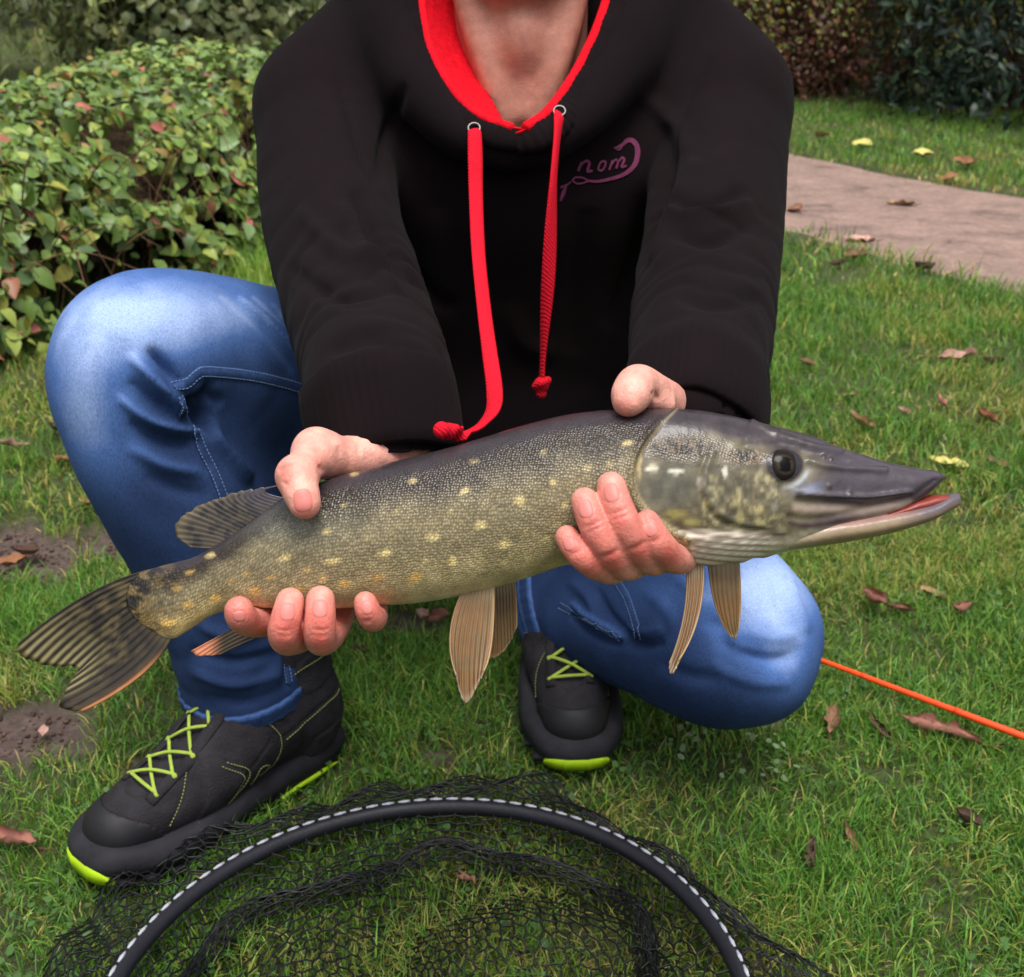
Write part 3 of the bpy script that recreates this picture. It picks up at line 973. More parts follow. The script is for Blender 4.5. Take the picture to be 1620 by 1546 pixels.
shrub('hazel_shrub', 'olive leafy shrub in the gap between the willows', 'shrub', (-1.9, 7.6, 0.35), (0.75, 0.6, 0.75), 4500, (0.05, 0.09), OVA, np.array([lin(92, 100, 62), lin(78, 90, 56), lin(110, 114, 72)]) * 1.1, (1, 1, 1), leafmat, 0, seed=6, twigs=30)
# woodland edge closing the view beyond the shrubs
WL = ['rounded dark tree far behind the pale olive willow', 'broad dark tree far behind the willow near the path', 'dark tree far beyond where the path runs out', 'dark tree far behind the olive yellow shrub', 'dark tree far behind the glossy evergreen shrub']
for q, (x, y, r, h) in enumerate(((-7.5, 12, 2.6, 3.2), (-3.6, 14, 2.8, 3.8), (0.6, 13.5, 2.6, 3.6), (4.6, 12.5, 2.6, 3.2), (8.2, 10, 2.5, 3.0))):
    shrub('woodland_tree', WL[q], 'tree', (x, y, h * 0.52), (r, r * .7, h * .62), 3600, (0.16, 0.30), [leaf_shape('ovate', 0.25, 0.4, 2)], np.array([lin(56, 74, 44), lin(44, 60, 38), lin(74, 88, 50), lin(96, 92, 48)]) * .7, (3, 3, 2, 1), leafmat, 0, group='trees along the woodland edge', seed=10 + q, twigs=24, twigcol=(70, 58, 46), trunk_r=0.09)
# ================================================================== the crouching person
person = empty('person', G(640, 1180), 'person in black hoodie and blue jeans crouching and holding out the pike', 'person')
XW = np.array([1.0, 0, 0])

# ---- joints, traced as photo pixel + distance
SHL, ELL, WRL = (516, 172, 1.25), (548, 455, 1.07), (628, 655, 0.855)
SHR, ELR, WRR = (1139, 162, 1.25), (1124, 442, 1.07), (1084, 640, 0.855)

# ------------------------------------------------------------------ hoodie
lo = np.min([P(380, 700, 1.0), P(380, -80, 1.45), P(600, 690, 0.76)], 0) - 0.06
hi = np.max([P(1270, 700, 1.7), P(1270, -120, 1.3), P(1100, 690, 0.8)], 0) + 0.06
lo[2] = 0.20
hv = Vol(lo, hi, 0.0050)
# trunk
hv.chain(PP([(806, 690, 1.56, .135), (812, 600, 1.49, .130), (818, 480, 1.41, .128), (828, 340, 1.345, .128), (832, 230, 1.315, .118), (834, 160, 1.31, .10)]), 0.02, XW, 1.42)
# belly of cloth hanging over the belt
hv.chain(PP([(700, 640, 1.45, .055), (800, 655, 1.40, .07), (900, 640, 1.45, .055)]), 0.04)
# chest
hv.chain(PP([(690, 270, 1.285, .085), (830, 290, 1.265, .085), (970, 265, 1.285, .085)]), 0.05)
# shoulders and trapezius
hv.chain(PP([(516, 172, 1.25, .068), (570, 105, 1.275, .070), (655, 50, 1.30, .072), (750, 30, 1.33, .075)]), 0.045)
hv.chain(PP([(1139, 162, 1.25, .068), (1095, 100, 1.275, .070), (1010, 45, 1.30, .072), (900, 30, 1.33, .075)]), 0.045)
# sleeves
sleeveL = PP([(516, 172, 1.25, .069), (516, 255, 1.205, .069), (527, 360, 1.135, .066), (556, 462, 1.06, .0635), (584, 555, .965, .058), (600, 606, .895, .0545), (608, 646, .850, .0515), (613, 674, .838, .0500), (617, 696, .836, .0490)])
sleeveR = PP([(1139, 162, 1.25, .069), (1137, 250, 1.21, .069), (1130, 350, 1.14, .066), (1118, 450, 1.065, .0635), (1108, 540, .975, .058), (1104, 596, .905, .053), (1100, 640, .853, .0495), (1097, 672, .838, .0480)])
hv.chain(sleeveL, 0.03)
hv.chain(sleeveR, 0.03)
# rolled hood lying on the shoulders
hv.chain(PP([(596, -110, 1.27, .040), (604, -20, 1.225, .038), (628, 70, 1.19, .034), (672, 150, 1.165, .029), (730, 210, 1.15, .024), (800, 240, 1.145, .018)]), 0.03)
hv.chain(PP([(1040, -110, 1.27, .040), (1030, -20, 1.225, .038), (1000, 70, 1.19, .034), (955, 140, 1.165, .029), (915, 190, 1.15, .023), (860, 232, 1.145, .018)]), 0.03)
hv.chain(PP([(596, -110, 1.27, .042), (700, -60, 1.42, .055), (820, 0, 1.45, .065), (940, -60, 1.42, .055), (1040, -110, 1.27, .042)]), 0.04)
# openings: neck and cuffs
hv.chain(np.array([[0.012, 1.275, 0.66, .062], [0.010, 1.285, 0.72, .068], [0.008, 1.30, 0.80, .078], [0.005, 1.31, 1.1, .10]]), 0.012, mode='sub')
wl_in = PP([(610, 655, .842, .030), (614, 680, .837, .0385), (619, 706, .835, .0400), (622, 730, .834, .0410)])
wr_in = PP([(1100, 646, .852, .030), (1097, 674, .837, .0385), (1096, 704, .832, .041)])
hv.chain(wl_in, 0.006, mode='sub')
hv.chain(wr_in, 0.006, mode='sub')
HV, HQ = hv.mesh(2)
del hv

def along(V, ch, n=10):
    """nearest parameter (0..1), distance and angle-free position along a limb"""
    c = crom(ch, n)[:, :3]
    best = np.full(len(V), 1e9); tt = np.zeros(len(V))
    L_ = np.concatenate([[0], np.cumsum(np.linalg.norm(np.diff(c, axis=0), axis=1))])
    for i, (a, b) in enumerate(zip(c[:-1], c[1:])):
        u = b - a
        t = np.clip((V - a) @ u / (u @ u + 1e-12), 0, 1)
        d = np.linalg.norm(V - a - t[:, None] * u, axis=1)
        m = d < best
        best[m] = d[m]; tt[m] = L_[i] + t[m] * (L_[i + 1] - L_[i])
    return tt / L_[-1], best, L_[-1]

# sleeve wrinkles: rings bunching towards the elbow and the cuff, broken up by noise
HN = vnormals(HV, HQ)
disp = np.zeros(len(HV))
for ch, sd in ((sleeveL, 0), (sleeveR, 5)):
    t, d, Ln = along(HV, ch)
    m = (d < 0.085)
    w = fbm(HV * 13 + sd, 40 + sd) - 0.5
    ph = t * Ln * 120 + w * 22 + (HV @ np.array([30.0, 12.0, -18.0])) * 0.55
    amp = (0.0006 + 0.0022 * sm(0.45, 0.7, t) * (1 - sm(0.90, 0.97, t)) + 0.0010 * np.exp(-((t - 0.5) / 0.12) ** 2))
    disp += m * amp * (np.abs(np.sin(ph * 0.5)) - 0.6) * (0.4 + 1.2 * fbm(HV * 9 + sd, 44)) * sm(0.085, 0.07, d)
disp += 0.006 * (fbm(HV * 7.0, 47) - 0.5)
HV = HV + HN * disp[:, None]
HV = fold(HV, HQ, [
    # upper arm and arm-pit folds of the image-left sleeve
    ([(560, 300), (600, 380), (660, 440), (720, 490)], -0.0180, 11.9), ([(540, 320), (575, 400), (630, 460)], 0.0120, 10.2),
    ([(470, 330), (540, 400), (620, 430)], 0.0090, 10.2), ([(455, 420), (530, 470), (610, 470)], -0.0090, 10.2),
    ([(530, 600), (600, 575), (690, 590)], 0.0075, 7.6), ([(540, 630), (610, 610), (700, 625)], -0.0075, 7.6), ([(520, 560), (590, 530), (680, 560)], -0.0090, 9.3), ([(560, 655), (620, 640), (700, 660)], 0.0060, 6.8),
    # chest and image-right sleeve
    ([(1060, 200), (1045, 300), (1000, 420), (960, 520)], -0.0150, 13.6), ([(1100, 250), (1070, 330), (1030, 420)], 0.0105, 11.9),
    ([(1060, 345), (1130, 345), (1190, 320)], 0.0135, 8.5), ([(1060, 330), (1120, 325), (1180, 300)], -0.0120, 8.5), ([(1060, 370), (1130, 380), (1200, 350)], -0.0090, 8.5),
    ([(1050, 540), (1120, 530), (1190, 560)], 0.0105, 8.5), ([(1040, 565), (1110, 560), (1180, 600)], -0.0090, 7.6), ([(1060, 590), (1120, 590), (1170, 630)], 0.0075, 6.8), ([(1070, 470), (1140, 480), (1210, 470)], -0.0075, 10.2),
    ([(690, 330), (700, 450), (690, 560)], 0.0090, 18.7), ([(930, 330), (915, 450), (900, 560)], -0.0090, 20.4), ([(800, 480), (830, 540), (880, 560)], 0.0090, 17.0), ([(640, 130), (610, 220), (600, 290)], -0.0090, 8.5), ([(1010, 150), (1060, 190), (1080, 240)], 0.0060, 13.6),
    # armhole seams
    ([(520, 90), (548, 170), (575, 260), (620, 330)], -0.0060, 4.2), ([(1125, 90), (1085, 170), (1065, 240), (1050, 310)], -0.0060, 4.2)], 0.7, 1.45)
HV = lapl(HV, HQ, 0.35)

clothm = col_mat('hoodie_fleece', rough=1.0, spec=0.06, bump=0.35, bscale=520, bdist=0.0008, vary=0.22, vscale=9, color=lin(24, 18, 20), sheen=0.012)
redm = col_mat('red_cotton', rough=0.9, spec=0.1, bump=0.9, bscale=700, bdist=0.0012, vary=0.22, vscale=160, color=lin(216, 16, 34))
cordm, nt_, b_ = new_mat('red_braided_cord')
tc_ = N_(nt_, 'ShaderNodeTexCoord')
wv1 = N_(nt_, 'ShaderNodeTexWave', Scale=150.0, Distortion=3.0, Detail=2.0); wv1.bands_direction = 'DIAGONAL'
nz1 = N_(nt_, 'ShaderNodeTexNoise', Scale=700.0, Detail=3.0)
nt_.links.new(tc_.outputs['Object'], wv1.inputs['Vector']); nt_.links.new(tc_.outputs['Object'], nz1.inputs['Vector'])
ad1 = N_(nt_, 'ShaderNodeMath', operation='ADD'); nt_.links.new(wv1.outputs['Fac'], ad1.inputs[0]); nt_.links.new(nz1.outputs['Fac'], ad1.inputs[1])
cr1 = N_(nt_, 'ShaderNodeValToRGB'); cr1.color_ramp.elements[0].position = 0.35; cr1.color_ramp.elements[0].color = (0.46, 0.006, 0.016, 1); cr1.color_ramp.elements[1].position = 1.1 / 1.6; cr1.color_ramp.elements[1].color = (0.64, 0.010, 0.026, 1)
nt_.links.new(ad1.outputs[0], cr1.inputs['Fac']); nt_.links.new(cr1.outputs[0], b_.inputs['Base Color'])
b_.inputs['Roughness'].default_value = 0.9; b_.inputs['Specular IOR Level'].default_value = 0.1
bp1 = N_(nt_, 'ShaderNodeBump', Strength=0.5, Distance=0.0008); nt_.links.new(ad1.outputs[0], bp1.inputs['Height']); nt_.links.new(bp1.outputs[0], b_.inputs['Normal'])
hoodie = mk('hoodie', HV, HQ, clothm, person)
hoodie['label'] = 'black hooded sweatshirt with red lining'
hsurf = Surf(HV, HQ)

# ribbed cuffs where the sleeves end
def cuff(ch, n=40):
    c = crom(ch, 8)
    a, b = c[-7], c[-1]
    ax = (b - a)[:3]; ax /= np.linalg.norm(ax)
    u = np.cross(ax, [0, 0, 1.0]); u /= np.linalg.norm(u); v = np.cross(ax, u)
    an = np.linspace(0, 2 * np.pi, 150, endpoint=False)
    prof = [(-0.050, 1.0), (-0.046, 1.075), (-0.034, 1.10), (-0.014, 1.095), (0.004, 1.07), (0.012, 1.03), (0.014, 0.97), (0.011, 0.91), (0.0, 0.86), (-0.02, 0.84)]
    V = []
    for o, k in prof:
        rr = (b[3] + 0.0005) * k * (1 + 0.010 * np.sin(an * 50) * (k > 0.95) + 0.035 * np.sin(an * 3 + 1) + 0.02 * np.sin(an * 7))
        V.append(b[:3] + ax * (o + 0.004 * np.sin(an * 2 + 0.6))[:, None] + rr[:, None] * (np.cos(an)[:, None] * u + np.sin(an)[:, None] * v))
    return np.concatenate(V), grid_faces(len(prof), 150, True)
for ch in (sleeveL, sleeveR):
    V, Q = cuff(ch)
    mk('cuff', V, Q, clothm, hoodie)

# hood edge: gathered black casing, red lining inside
casL = [(640, -95, 1.215), (645, -40, 1.195), (652, 20, 1.178), (664, 80, 1.163), (690, 135, 1.150), (724, 178, 1.140), (762, 204, 1.130), (806, 219, 1.122), (846, 224, 1.122)]
casR = [(1004, -95, 1.215), (992, -40, 1.195), (976, 20, 1.178), (955, 75, 1.163), (928, 128, 1.150), (900, 170, 1.137), (874, 200, 1.127), (842, 221, 1.118), (818, 231, 1.122)]
back = [(1004, -95, 1.215), (990, -140, 1.33), (930, -110, 1.42), (820, -90, 1.45), (715, -110, 1.42), (650, -140, 1.33), (640, -95, 1.215)]
def casing(pts, r0):
    c = crom(PP([(*a, r0) for a in pts]), 16)
    L_ = np.concatenate([[0], np.cumsum(np.linalg.norm(np.diff(c[:, :3], axis=0), axis=1))])
    rr = c[:, 3] * (1 + 0.10 * np.abs(np.sin(L_ * 430)) + 0.05 * np.sin(L_ * 170)) * sm(-0.02, 0.02, L_) * (0.55 + 0.45 * sm(L_[-1], L_[-1] - 0.03, L_))
    return tube(c, rr, 14, flat=0.62, nrm=-FWD)
mbc = MB()
for a, r in ((casL, 0.0125), (casR, 0.0150), (back, 0.014)):
    V, F = casing(a, r); mbc.add(V, F)
mbc.make('hood_casing', clothm, hoodie)
def ribbon(A, B, n=12, m=9, sag=0.006, lift=0.0):
    A = crom(PP([(*a, 0) for a in A]), n)[:, :3]; B = crom(PP([(*a, 0) for a in B]), n)[:, :3]
    s = np.linspace(0, 1, m)
    V = A[:, None] * (1 - s)[None, :, None] + B[:, None] * s[None, :, None]
    wob = (fbm(V.reshape(-1, 3) * 40, 77).reshape(V.shape[:2]) - 0.5) * 0.003
    V = V + (sag * np.sin(np.pi * s)[None, :, None] + wob[..., None]) * FWD
    return V.reshape(-1, 3), grid_faces(len(A), m)
mbl = MB()
inL = [(712, -95, 1.245), (718, -40, 1.232), (724, 20, 1.222), (736, 75, 1.210), (758, 125, 1.198), (778, 160, 1.184), (794, 190, 1.164), (806, 212, 1.136), (838, 220, 1.124)]
inR = [(962, -95, 1.235), (960, -40, 1.222), (950, 20, 1.200), (934, 75, 1.180), (908, 128, 1.162), (884, 166, 1.150), (862, 194, 1.138), (838, 216, 1.124), (822, 226, 1.122)]
def inner(cas, d, dz):
    """shift the casing line towards the neck by d pixels"""
    q = np.array(cas, float); t = np.gradient(q[:, :2], axis=0); t /= np.linalg.norm(t, axis=1)[:, None]
    n = np.stack([-t[:, 1], t[:, 0]], 1)
    n *= np.sign(np.sum(n * (np.array([835.0, -40.0]) - q[:, :2]), 1))[:, None]
    q[:, :2] += n * d; q[:, 2] += dz
    return [tuple(r) for r in q]
eL = inner(casL, 17, -0.004)
V, F = ribbon(eL, inL); mbl.add(V, F)
eR = inner(casR, 21, -0.004)
V, F = ribbon(eR, inR, sag=0.002); mbl.add(V, F)
inB = [(962, -95, 1.235), (930, -120, 1.33), (890, -100, 1.40), (820, -85, 1.43), (750, -100, 1.40), (720, -120, 1.33), (700, -95, 1.235)]
V, F = ribbon(back, inB); mbl.add(V, F)
# rolled red piping along the opening
for e, r in ((eL, 0.0030), (eR, 0.0040)):
    V, F = tube(crom(PP([(*a, 0) for a in e[:-1]]), 12)[4:, :3], r, 8); mbl.add(V, F)
lining = mbl.make('hood_lining', redm, hoodie)
lining['label'] = 'bright red hood lining'
sol = lining.modifiers.new('thick', 'SOLIDIFY'); sol.thickness = 0.0015

# eyelets and drawstrings
metalm = col_mat('eyelet_metal', rough=0.35, metal=1.0, color=(0.12, 0.115, 0.115))
def torus(c, nrm, R, r, nu=24, nv=8):
    nrm = np.array(nrm) / np.linalg.norm(nrm)
    u = np.cross(nrm, [0.3, 0, 1.0]); u /= np.linalg.norm(u); v = np.cross(nrm, u)
    a = np.linspace(0, 2 * np.pi, nu, endpoint=False); b = np.linspace(0, 2 * np.pi, nv, endpoint=False)
    A, B_ = np.meshgrid(a, b, indexing='ij')
    rad = R + r * np.cos(B_)
    V = np.array(c) + rad[..., None] * (np.cos(A)[..., None] * u + np.sin(A)[..., None] * v) + (r * np.sin(B_))[..., None] * nrm
    i = np.arange(nu)[:, None]; j = np.arange(nv)[None]
    Q = np.stack([i * nv + j, ((i + 1) % nu) * nv + j, ((i + 1) % nu) * nv + (j + 1) % nv, i * nv + (j + 1) % nv], -1).reshape(-1, 4)
    return V.reshape(-1, 3), Q
for px, py, z in ((750, 203, 1.119), (885, 176, 1.122)):
    V, F = torus(P(px, py, z), -FWD + 0.35 * UPV, 0.0055, 0.0014)
    mk('eyelet', V, F, metalm, hoodie)
cordL = [(750, 206, 1.121, 0.0055), (751, 212, 1.114, .0066), (752, 250, 1.108, .0072), (753, 310, 1.098, .0070), (757, 400, 1.066, .0068), (766, 490, 1.01, .0066), (775, 560, .955, .0064), (782, 615, .912, .0064), (780, 648, .868, .0064), (762, 672, .825, .0060), (736, 686, .793, .0056), (712, 683, .774, .0054)]
cordR = [(885, 179, 1.124, .0055), (884, 186, 1.117, .0066), (881, 220, 1.113, .0074), (876, 280, 1.110, .0076), (872, 350, 1.118, .0075), (868, 430, 1.135, .0066), (863, 500, 1.155, .0070), (859, 560, 1.172, .0066), (857, 605, 1.182, .0062)]
for cd, tw in ((cordL, 0.5), (cordR, 1.6)):
    c = crom(PP(cd), 12)
    s = np.linspace(0, 1, len(c))
    an = tw * np.sin(s * 5.0) * 0.8
    nr = -FWD[None] * np.cos(an)[:, None] + RGT[None] * np.sin(an)[:, None]
    V, F = tube(c, c[:, 3], 12, flat=0.34, nrm=nr)
    dsg = mk('drawstring', V, F, cordm, hoodie)
    kn = Vol(c[-1, :3] - 0.02, c[-1, :3] + 0.02, 0.0011)
    e = c[-1, :3]; dirv = c[-1, :3] - c[-4, :3]; dirv /= np.linalg.norm(dirv)
    kr = 0.72 if tw < 1 else 1.0
    kn.ell(e + dirv * 0.002, (0.0078 * kr,) * 3, 0.002)
    kn.chain(np.array([[*(e + dirv * 0.001 + RGT * 0.006 * kr + UPV * .003 * kr), .004 * kr], [*(e + dirv * 0.001 - FWD * 0.006 * kr), .0045 * kr], [*(e + dirv * 0.001 - RGT * 0.006 * kr - UPV * .003 * kr), .004 * kr]]), 0.0015)
    kn.chain(np.array([[*(e + dirv * 0.006), .0048], [*(e + dirv * 0.011), .0055]]), 0.002)
    KV, KQ = kn.mesh(1)
    mk('cord_knot', KV, KQ, cordm, hoodie)

# faded print on the chest: fish-hook and slanted lettering
def print_line(pts, w, n=8, off=0.0012):
    c, nr = hsurf.line(pts, off, n)
    t = np.gradient(c, axis=0); t /= np.linalg.norm(t, axis=1)[:, None] + 1e-9
    b = np.cross(t, nr)
    ww = np.interp(np.linspace(0, 1, len(c)), np.linspace(0, 1, len(w)), w)[:, None] * 0.5 / FPX * 1.2
    V = np.stack([c - b * ww, c + b * ww], 1).reshape(-1, 3)
    return V, grid_faces(len(c), 2)
mbp = MB()
for pts, w in (
    ([(970, 235), (979, 232), (986, 228), (992, 223), (1000, 223), (1007, 231), (1009, 243), (1006, 257), (998, 268), (984, 277), (965, 283), (945, 287), (929, 286)], [1, 4, 5, 7, 8, 8, 8, 8, 7, 6, 5, 4, 3]),
    ([(973, 236), (979, 237), (986, 229)], [1, 3, 2]),
    ([(929, 285), (920, 281), (910, 281), (906, 285), (911, 290), (920, 290), (929, 287)], [2.6]),
    ([(904, 287), (897, 292), (886, 297)], [1, 3, 3.5]), ([(895, 294), (891, 305), (886, 318)], [3, 7, 3]),
    ([(914, 271), (917, 263), (920, 256)], [4]), ([(918, 262), (926, 255), (932, 258), (929, 271), (937, 270)], [3, 4, 4.5, 4.5, 3]),
    ([(946, 265), (950, 257), (957, 256), (956, 264), (951, 270), (946, 268), (947, 263)], [3]),
    ([(963, 269), (966, 261), (969, 254)], [3.4]), ([(967, 260), (973, 253), (977, 256), (974, 267)], [2.6, 3, 3.4, 3.4]), ([(976, 259), (983, 250), (987, 253), (983, 264), (991, 262)], [2.6, 3.4, 4, 4, 3])):
    V, F = print_line(pts, w); mbp.add(V, F)
pr_ = mbp.make('chest_print', col_mat('purple_print', rough=0.8, spec=0.2, vary=0.25, vscale=200, color=lin(112, 50, 82)), hoodie)
pr_['label'] = 'faded purple fish hook and lettering print'

# ------------------------------------------------------------------ jeans
legL = [(690, 668, 1.555, .112), (560, 630, 1.44, .104), (400, 590, 1.31, .095), (285, 566, 1.235, .088), (224, 574, 1.195, .080), (206, 622, 1.19, .072), (232, 704, 1.205, .073), (284, 802, 1.232, .074), (334, 910, 1.268, .069), (372, 1010, 1.305, .070), (392, 1090, 1.34, .071)]
legR = [(900, 700, 1.555, .110), (980, 790, 1.50, .100), (1070, 890, 1.415, .092), (1128, 962, 1.345, .084), (1164, 1016, 1.305, .078), (1164, 1038, 1.295, .074), (1116, 1038, 1.32, .074), (1040, 1004, 1.372, .074), (950, 972, 1.435, .072), (885, 960, 1.475, .066), (852, 968, 1.485, .060)]
lo = np.min([P(60, 420, 1.1), P(60, 1150, 1.2), P(1300, 1180, 1.2), P(500, 500, 1.2)], 0) - 0.06
hi = np.max([P(1300, 700, 1.7), P(700, 420, 1.7), P(1320, 1100, 1.3), P(250, 400, 1.2)], 0) + 0.07
lo[2] = 0.03
jv = Vol(lo, hi, 0.0048)
jv.chain(PP([(700, 665, 1.57, .13), (805, 655, 1.585, .14), (900, 670, 1.57, .13)]), 0.03)
def leg(vol, pts, k):
    c = PP(pts)
    vol.chain(c[:5], 0.03, smooth=8)
    vol.chain(c[4:], k, smooth=8)
leg(jv, legL, 0.035)
leg(jv, legR, 0.03)
# calf pressed out against the thigh
jv.chain(PP([(318, 660, 1.26, .052), (345, 730, 1.285, .056), (372, 800, 1.30, .052)]), 0.05)
jv.chain(PP([(985, 880, 1.45, .055), (930, 905, 1.48, .05)]), 0.04)
# cloth stretched square over the low knee
jv.chain(PP([(1196, 925, 1.325, .034), (1232, 975, 1.30, .033), (1238, 1015, 1.29, .032), (1218, 1070, 1.285, .034)]), 0.03)
# trouser ends are hollow
eL_, eR_ = PP(legL)[-1], PP(legR)[-1]
dL = (PP(legL)[-1] - PP(legL)[-2])[:3]; dL /= np.linalg.norm(dL)
dR = (PP(legR)[-1] - PP(legR)[-2])[:3]; dR /= np.linalg.norm(dR)
def endcut(vol, e, d, r):
    # cut the round end flat, then hollow it
    c = np.array([[*(e[:3] + d * (r * 0.55 + 0.09)), .16]])
    vol.chain(np.array([[*(e[:3] + d * (0.005 + 0.20)), .20], [*(e[:3] + d * (0.25)), .205]]), 0.004, mode='sub', smooth=0)
    vol.chain(np.array([[*(e[:3] - d * 0.07), r - 0.016], [*(e[:3] + d * 0.06), r - 0.007]]), 0.004, mode='sub', smooth=0)
endcut(jv, eL_, dL, eL_[3])
endcut(jv, eR_, dR, eR_[3])
JV, JQ = jv.mesh(2)
del jv
JN = vnormals(JV, JQ)
dj = 0.006 * (fbm(JV * 9.0, 57) - 0.5)
for ch, sd in ((PP(legL), 0), (PP(legR), 3)):
    t, d, Ln = along(JV, ch, 6)
    m = d < 0.12
    ph = t * Ln * 120 + (fbm(JV * 12 + sd, 60) - 0.5) * 9 + JV @ np.array([25.0, 30.0, 20.0]) * 0.4
    amp = 0.0005 + 0.0028 * sm(0.80, 0.95, t) + 0.0016 * np.exp(-((t - 0.30) / 0.12) ** 2)
    dj += m * amp * (np.abs(np.sin(ph * 0.5)) - 0.6) * (0.3 + 1.3 * fbm(JV * 8 + sd, 64))
JV = JV + JN * dj[:, None]
JV = fold(JV, JQ, [
    ([(208, 562), (240, 596), (268, 622), (292, 654)], 0.0135, 7.6), ([(236, 552), (262, 584), (282, 612)], -0.0162, 8.5), ([(205, 600), (236, 632), (270, 655)], -0.0095, 7.6),
    ([(190, 628), (232, 660), (275, 676), (312, 682)], 0.0121, 6.8), ([(205, 668), (250, 695), (300, 705)], -0.0095, 8.5), ([(205, 706), (262, 735), (322, 748)], 0.0081, 9.3), ([(230, 752), (280, 775), (330, 785)], -0.0054, 10.2),
    ([(296, 630), (318, 664), (332, 690)], -0.0189, 8.5), ([(330, 660), (344, 700), (372, 735), (396, 760)], 0.0135, 9.3), ([(300, 640), (330, 628), (350, 640)], -0.0108, 7.6),
    ([(335, 600), (325, 640), (338, 680)], -0.0108, 6.8), ([(380, 470), (440, 520), (490, 580)], 0.0034, 6.8), ([(350, 460), (410, 510), (470, 590)], -0.0034, 6.8), ([(410, 500), (450, 540), (485, 600)], -0.0041, 6.0), ([(330, 470), (390, 530), (440, 585)], 0.0027, 6.8),
    ([(310, 985), (360, 1005), (430, 990)], 0.0068, 7.6), ([(300, 1030), (370, 1048), (450, 1030)], -0.0081, 7.6), ([(300, 1062), (370, 1082), (450, 1066)], 0.0068, 6.8), ([(440, 1000), (458, 1040), (452, 1090)], -0.0081, 7.6), ([(320, 1100), (390, 1110), (460, 1085)], -0.0041, 5.1),
    ([(905, 954), (925, 972), (950, 986), (988, 1008)], 0.0121, 5.1), ([(905, 972), (940, 1000), (985, 1022)], -0.0121, 6.0), ([(940, 930), (965, 975), (1000, 1010)], -0.0095, 6.8), ([(985, 1015), (1020, 1022), (1050, 1012)], -0.0108, 6.8), ([(990, 990), (1020, 1000), (1050, 992)], 0.0081, 6.0),
    ([(1130, 1010), (1185, 1040), (1262, 1045)], -0.0050, 8), ([(1120, 1050), (1190, 1078), (1255, 1080)], 0.0045, 9), ([(1100, 985), (1160, 985), (1235, 960)], -0.0035, 10), ([(1060, 905), (1095, 935), (1115, 985)], 0.0040, 10), ([(1245, 900), (1262, 960), (1283, 1000)], 0.0054, 7.6), ([(1225, 905), (1240, 970), (1270, 1010)], -0.0054, 8.5), ([(1180, 1000), (1230, 1010), (1278, 990)], 0.0054, 8.5), ([(1170, 1030), (1225, 1045), (1275, 1025)], -0.0061, 9.3), ([(1100, 960), (1140, 1000), (1150, 1060)], -0.0041, 11.9), ([(1010, 930), (1050, 960), (1070, 1000)], 0.0041, 11.9), ([(1040, 1050), (1090, 1070), (1140, 1075)], -0.0054, 11.9), ([(900, 920), (930, 945), (945, 975)], 0.0081, 7.6)], 0.9, 1.6)
JV = lapl(JV, JQ, 0.3)
px, py, pz_ = proj(JV)
# worn-in fading of the cloth: knees, thigh front and crease edges
JN = vnormals(JV, JQ)
fade = 0.95 * np.exp(-(((px - 215) / 150) ** 2 + ((py - 500) / 80) ** 2)) + 0.55 * np.exp(-(((px - 120) / 60) ** 2 + ((py - 620) / 110) ** 2)) + 0.35 * np.exp(-(((px - 160) / 55) ** 2 + ((py - 700) / 90) ** 2))
fade += 0.35 * np.exp(-(((px - 390) / 110) ** 2 + ((py - 500) / 55) ** 2))
fade += 1.05 * np.exp(-(((px - 1210) / 95) ** 2 + ((py - 930) / 95) ** 2)) + 0.35 * np.exp(-(((px - 1060) / 70) ** 2 + ((py - 930) / 50) ** 2)) + 0.45 * np.exp(-(((px - 1245) / 45) ** 2 + ((py - 1050) / 60) ** 2))
for pts, a, w in (([(380, 470), (440, 520), (490, 580)], .22, 3), ([(400, 470), (455, 520), (495, 560)], .2, 3), ([(430, 480), (470, 520), (500, 550)], .2, 3), ([(350, 470), (410, 525), (460, 585)], .16, 4), ([(440, 495), (480, 545), (500, 590)], .2, 3), ([(190, 628), (232, 660), (275, 676), (312, 682)], .25, 6), ([(208, 562), (240, 596), (268, 622), (292, 654)], .2, 6), ([(205, 706), (262, 735), (322, 748)], .2, 8), ([(905, 954), (925, 972), (950, 986), (988, 1008)], .3, 4)):
    fade += a * np.exp(-(pldist(px, py, crom(pts, 5)) / w) ** 2)
fade *= 0.78 + 0.45 * fbm(JV * np.array([55, 55, 22.0]), 91)
fade += 0.16 * (fbm(JV * 25, 93) - 0.4)
fade = np.clip(fade, 0, 1)
dark, lightc = lin(32, 50, 86), lin(152, 174, 216)
mid = lin(70, 101, 158)
f = fade[:, None]
jc = np.where(f < 0.5, dark * (1 - f * 2) + mid * f * 2, mid * (2 - 2 * f) + lightc * (2 * f - 1))

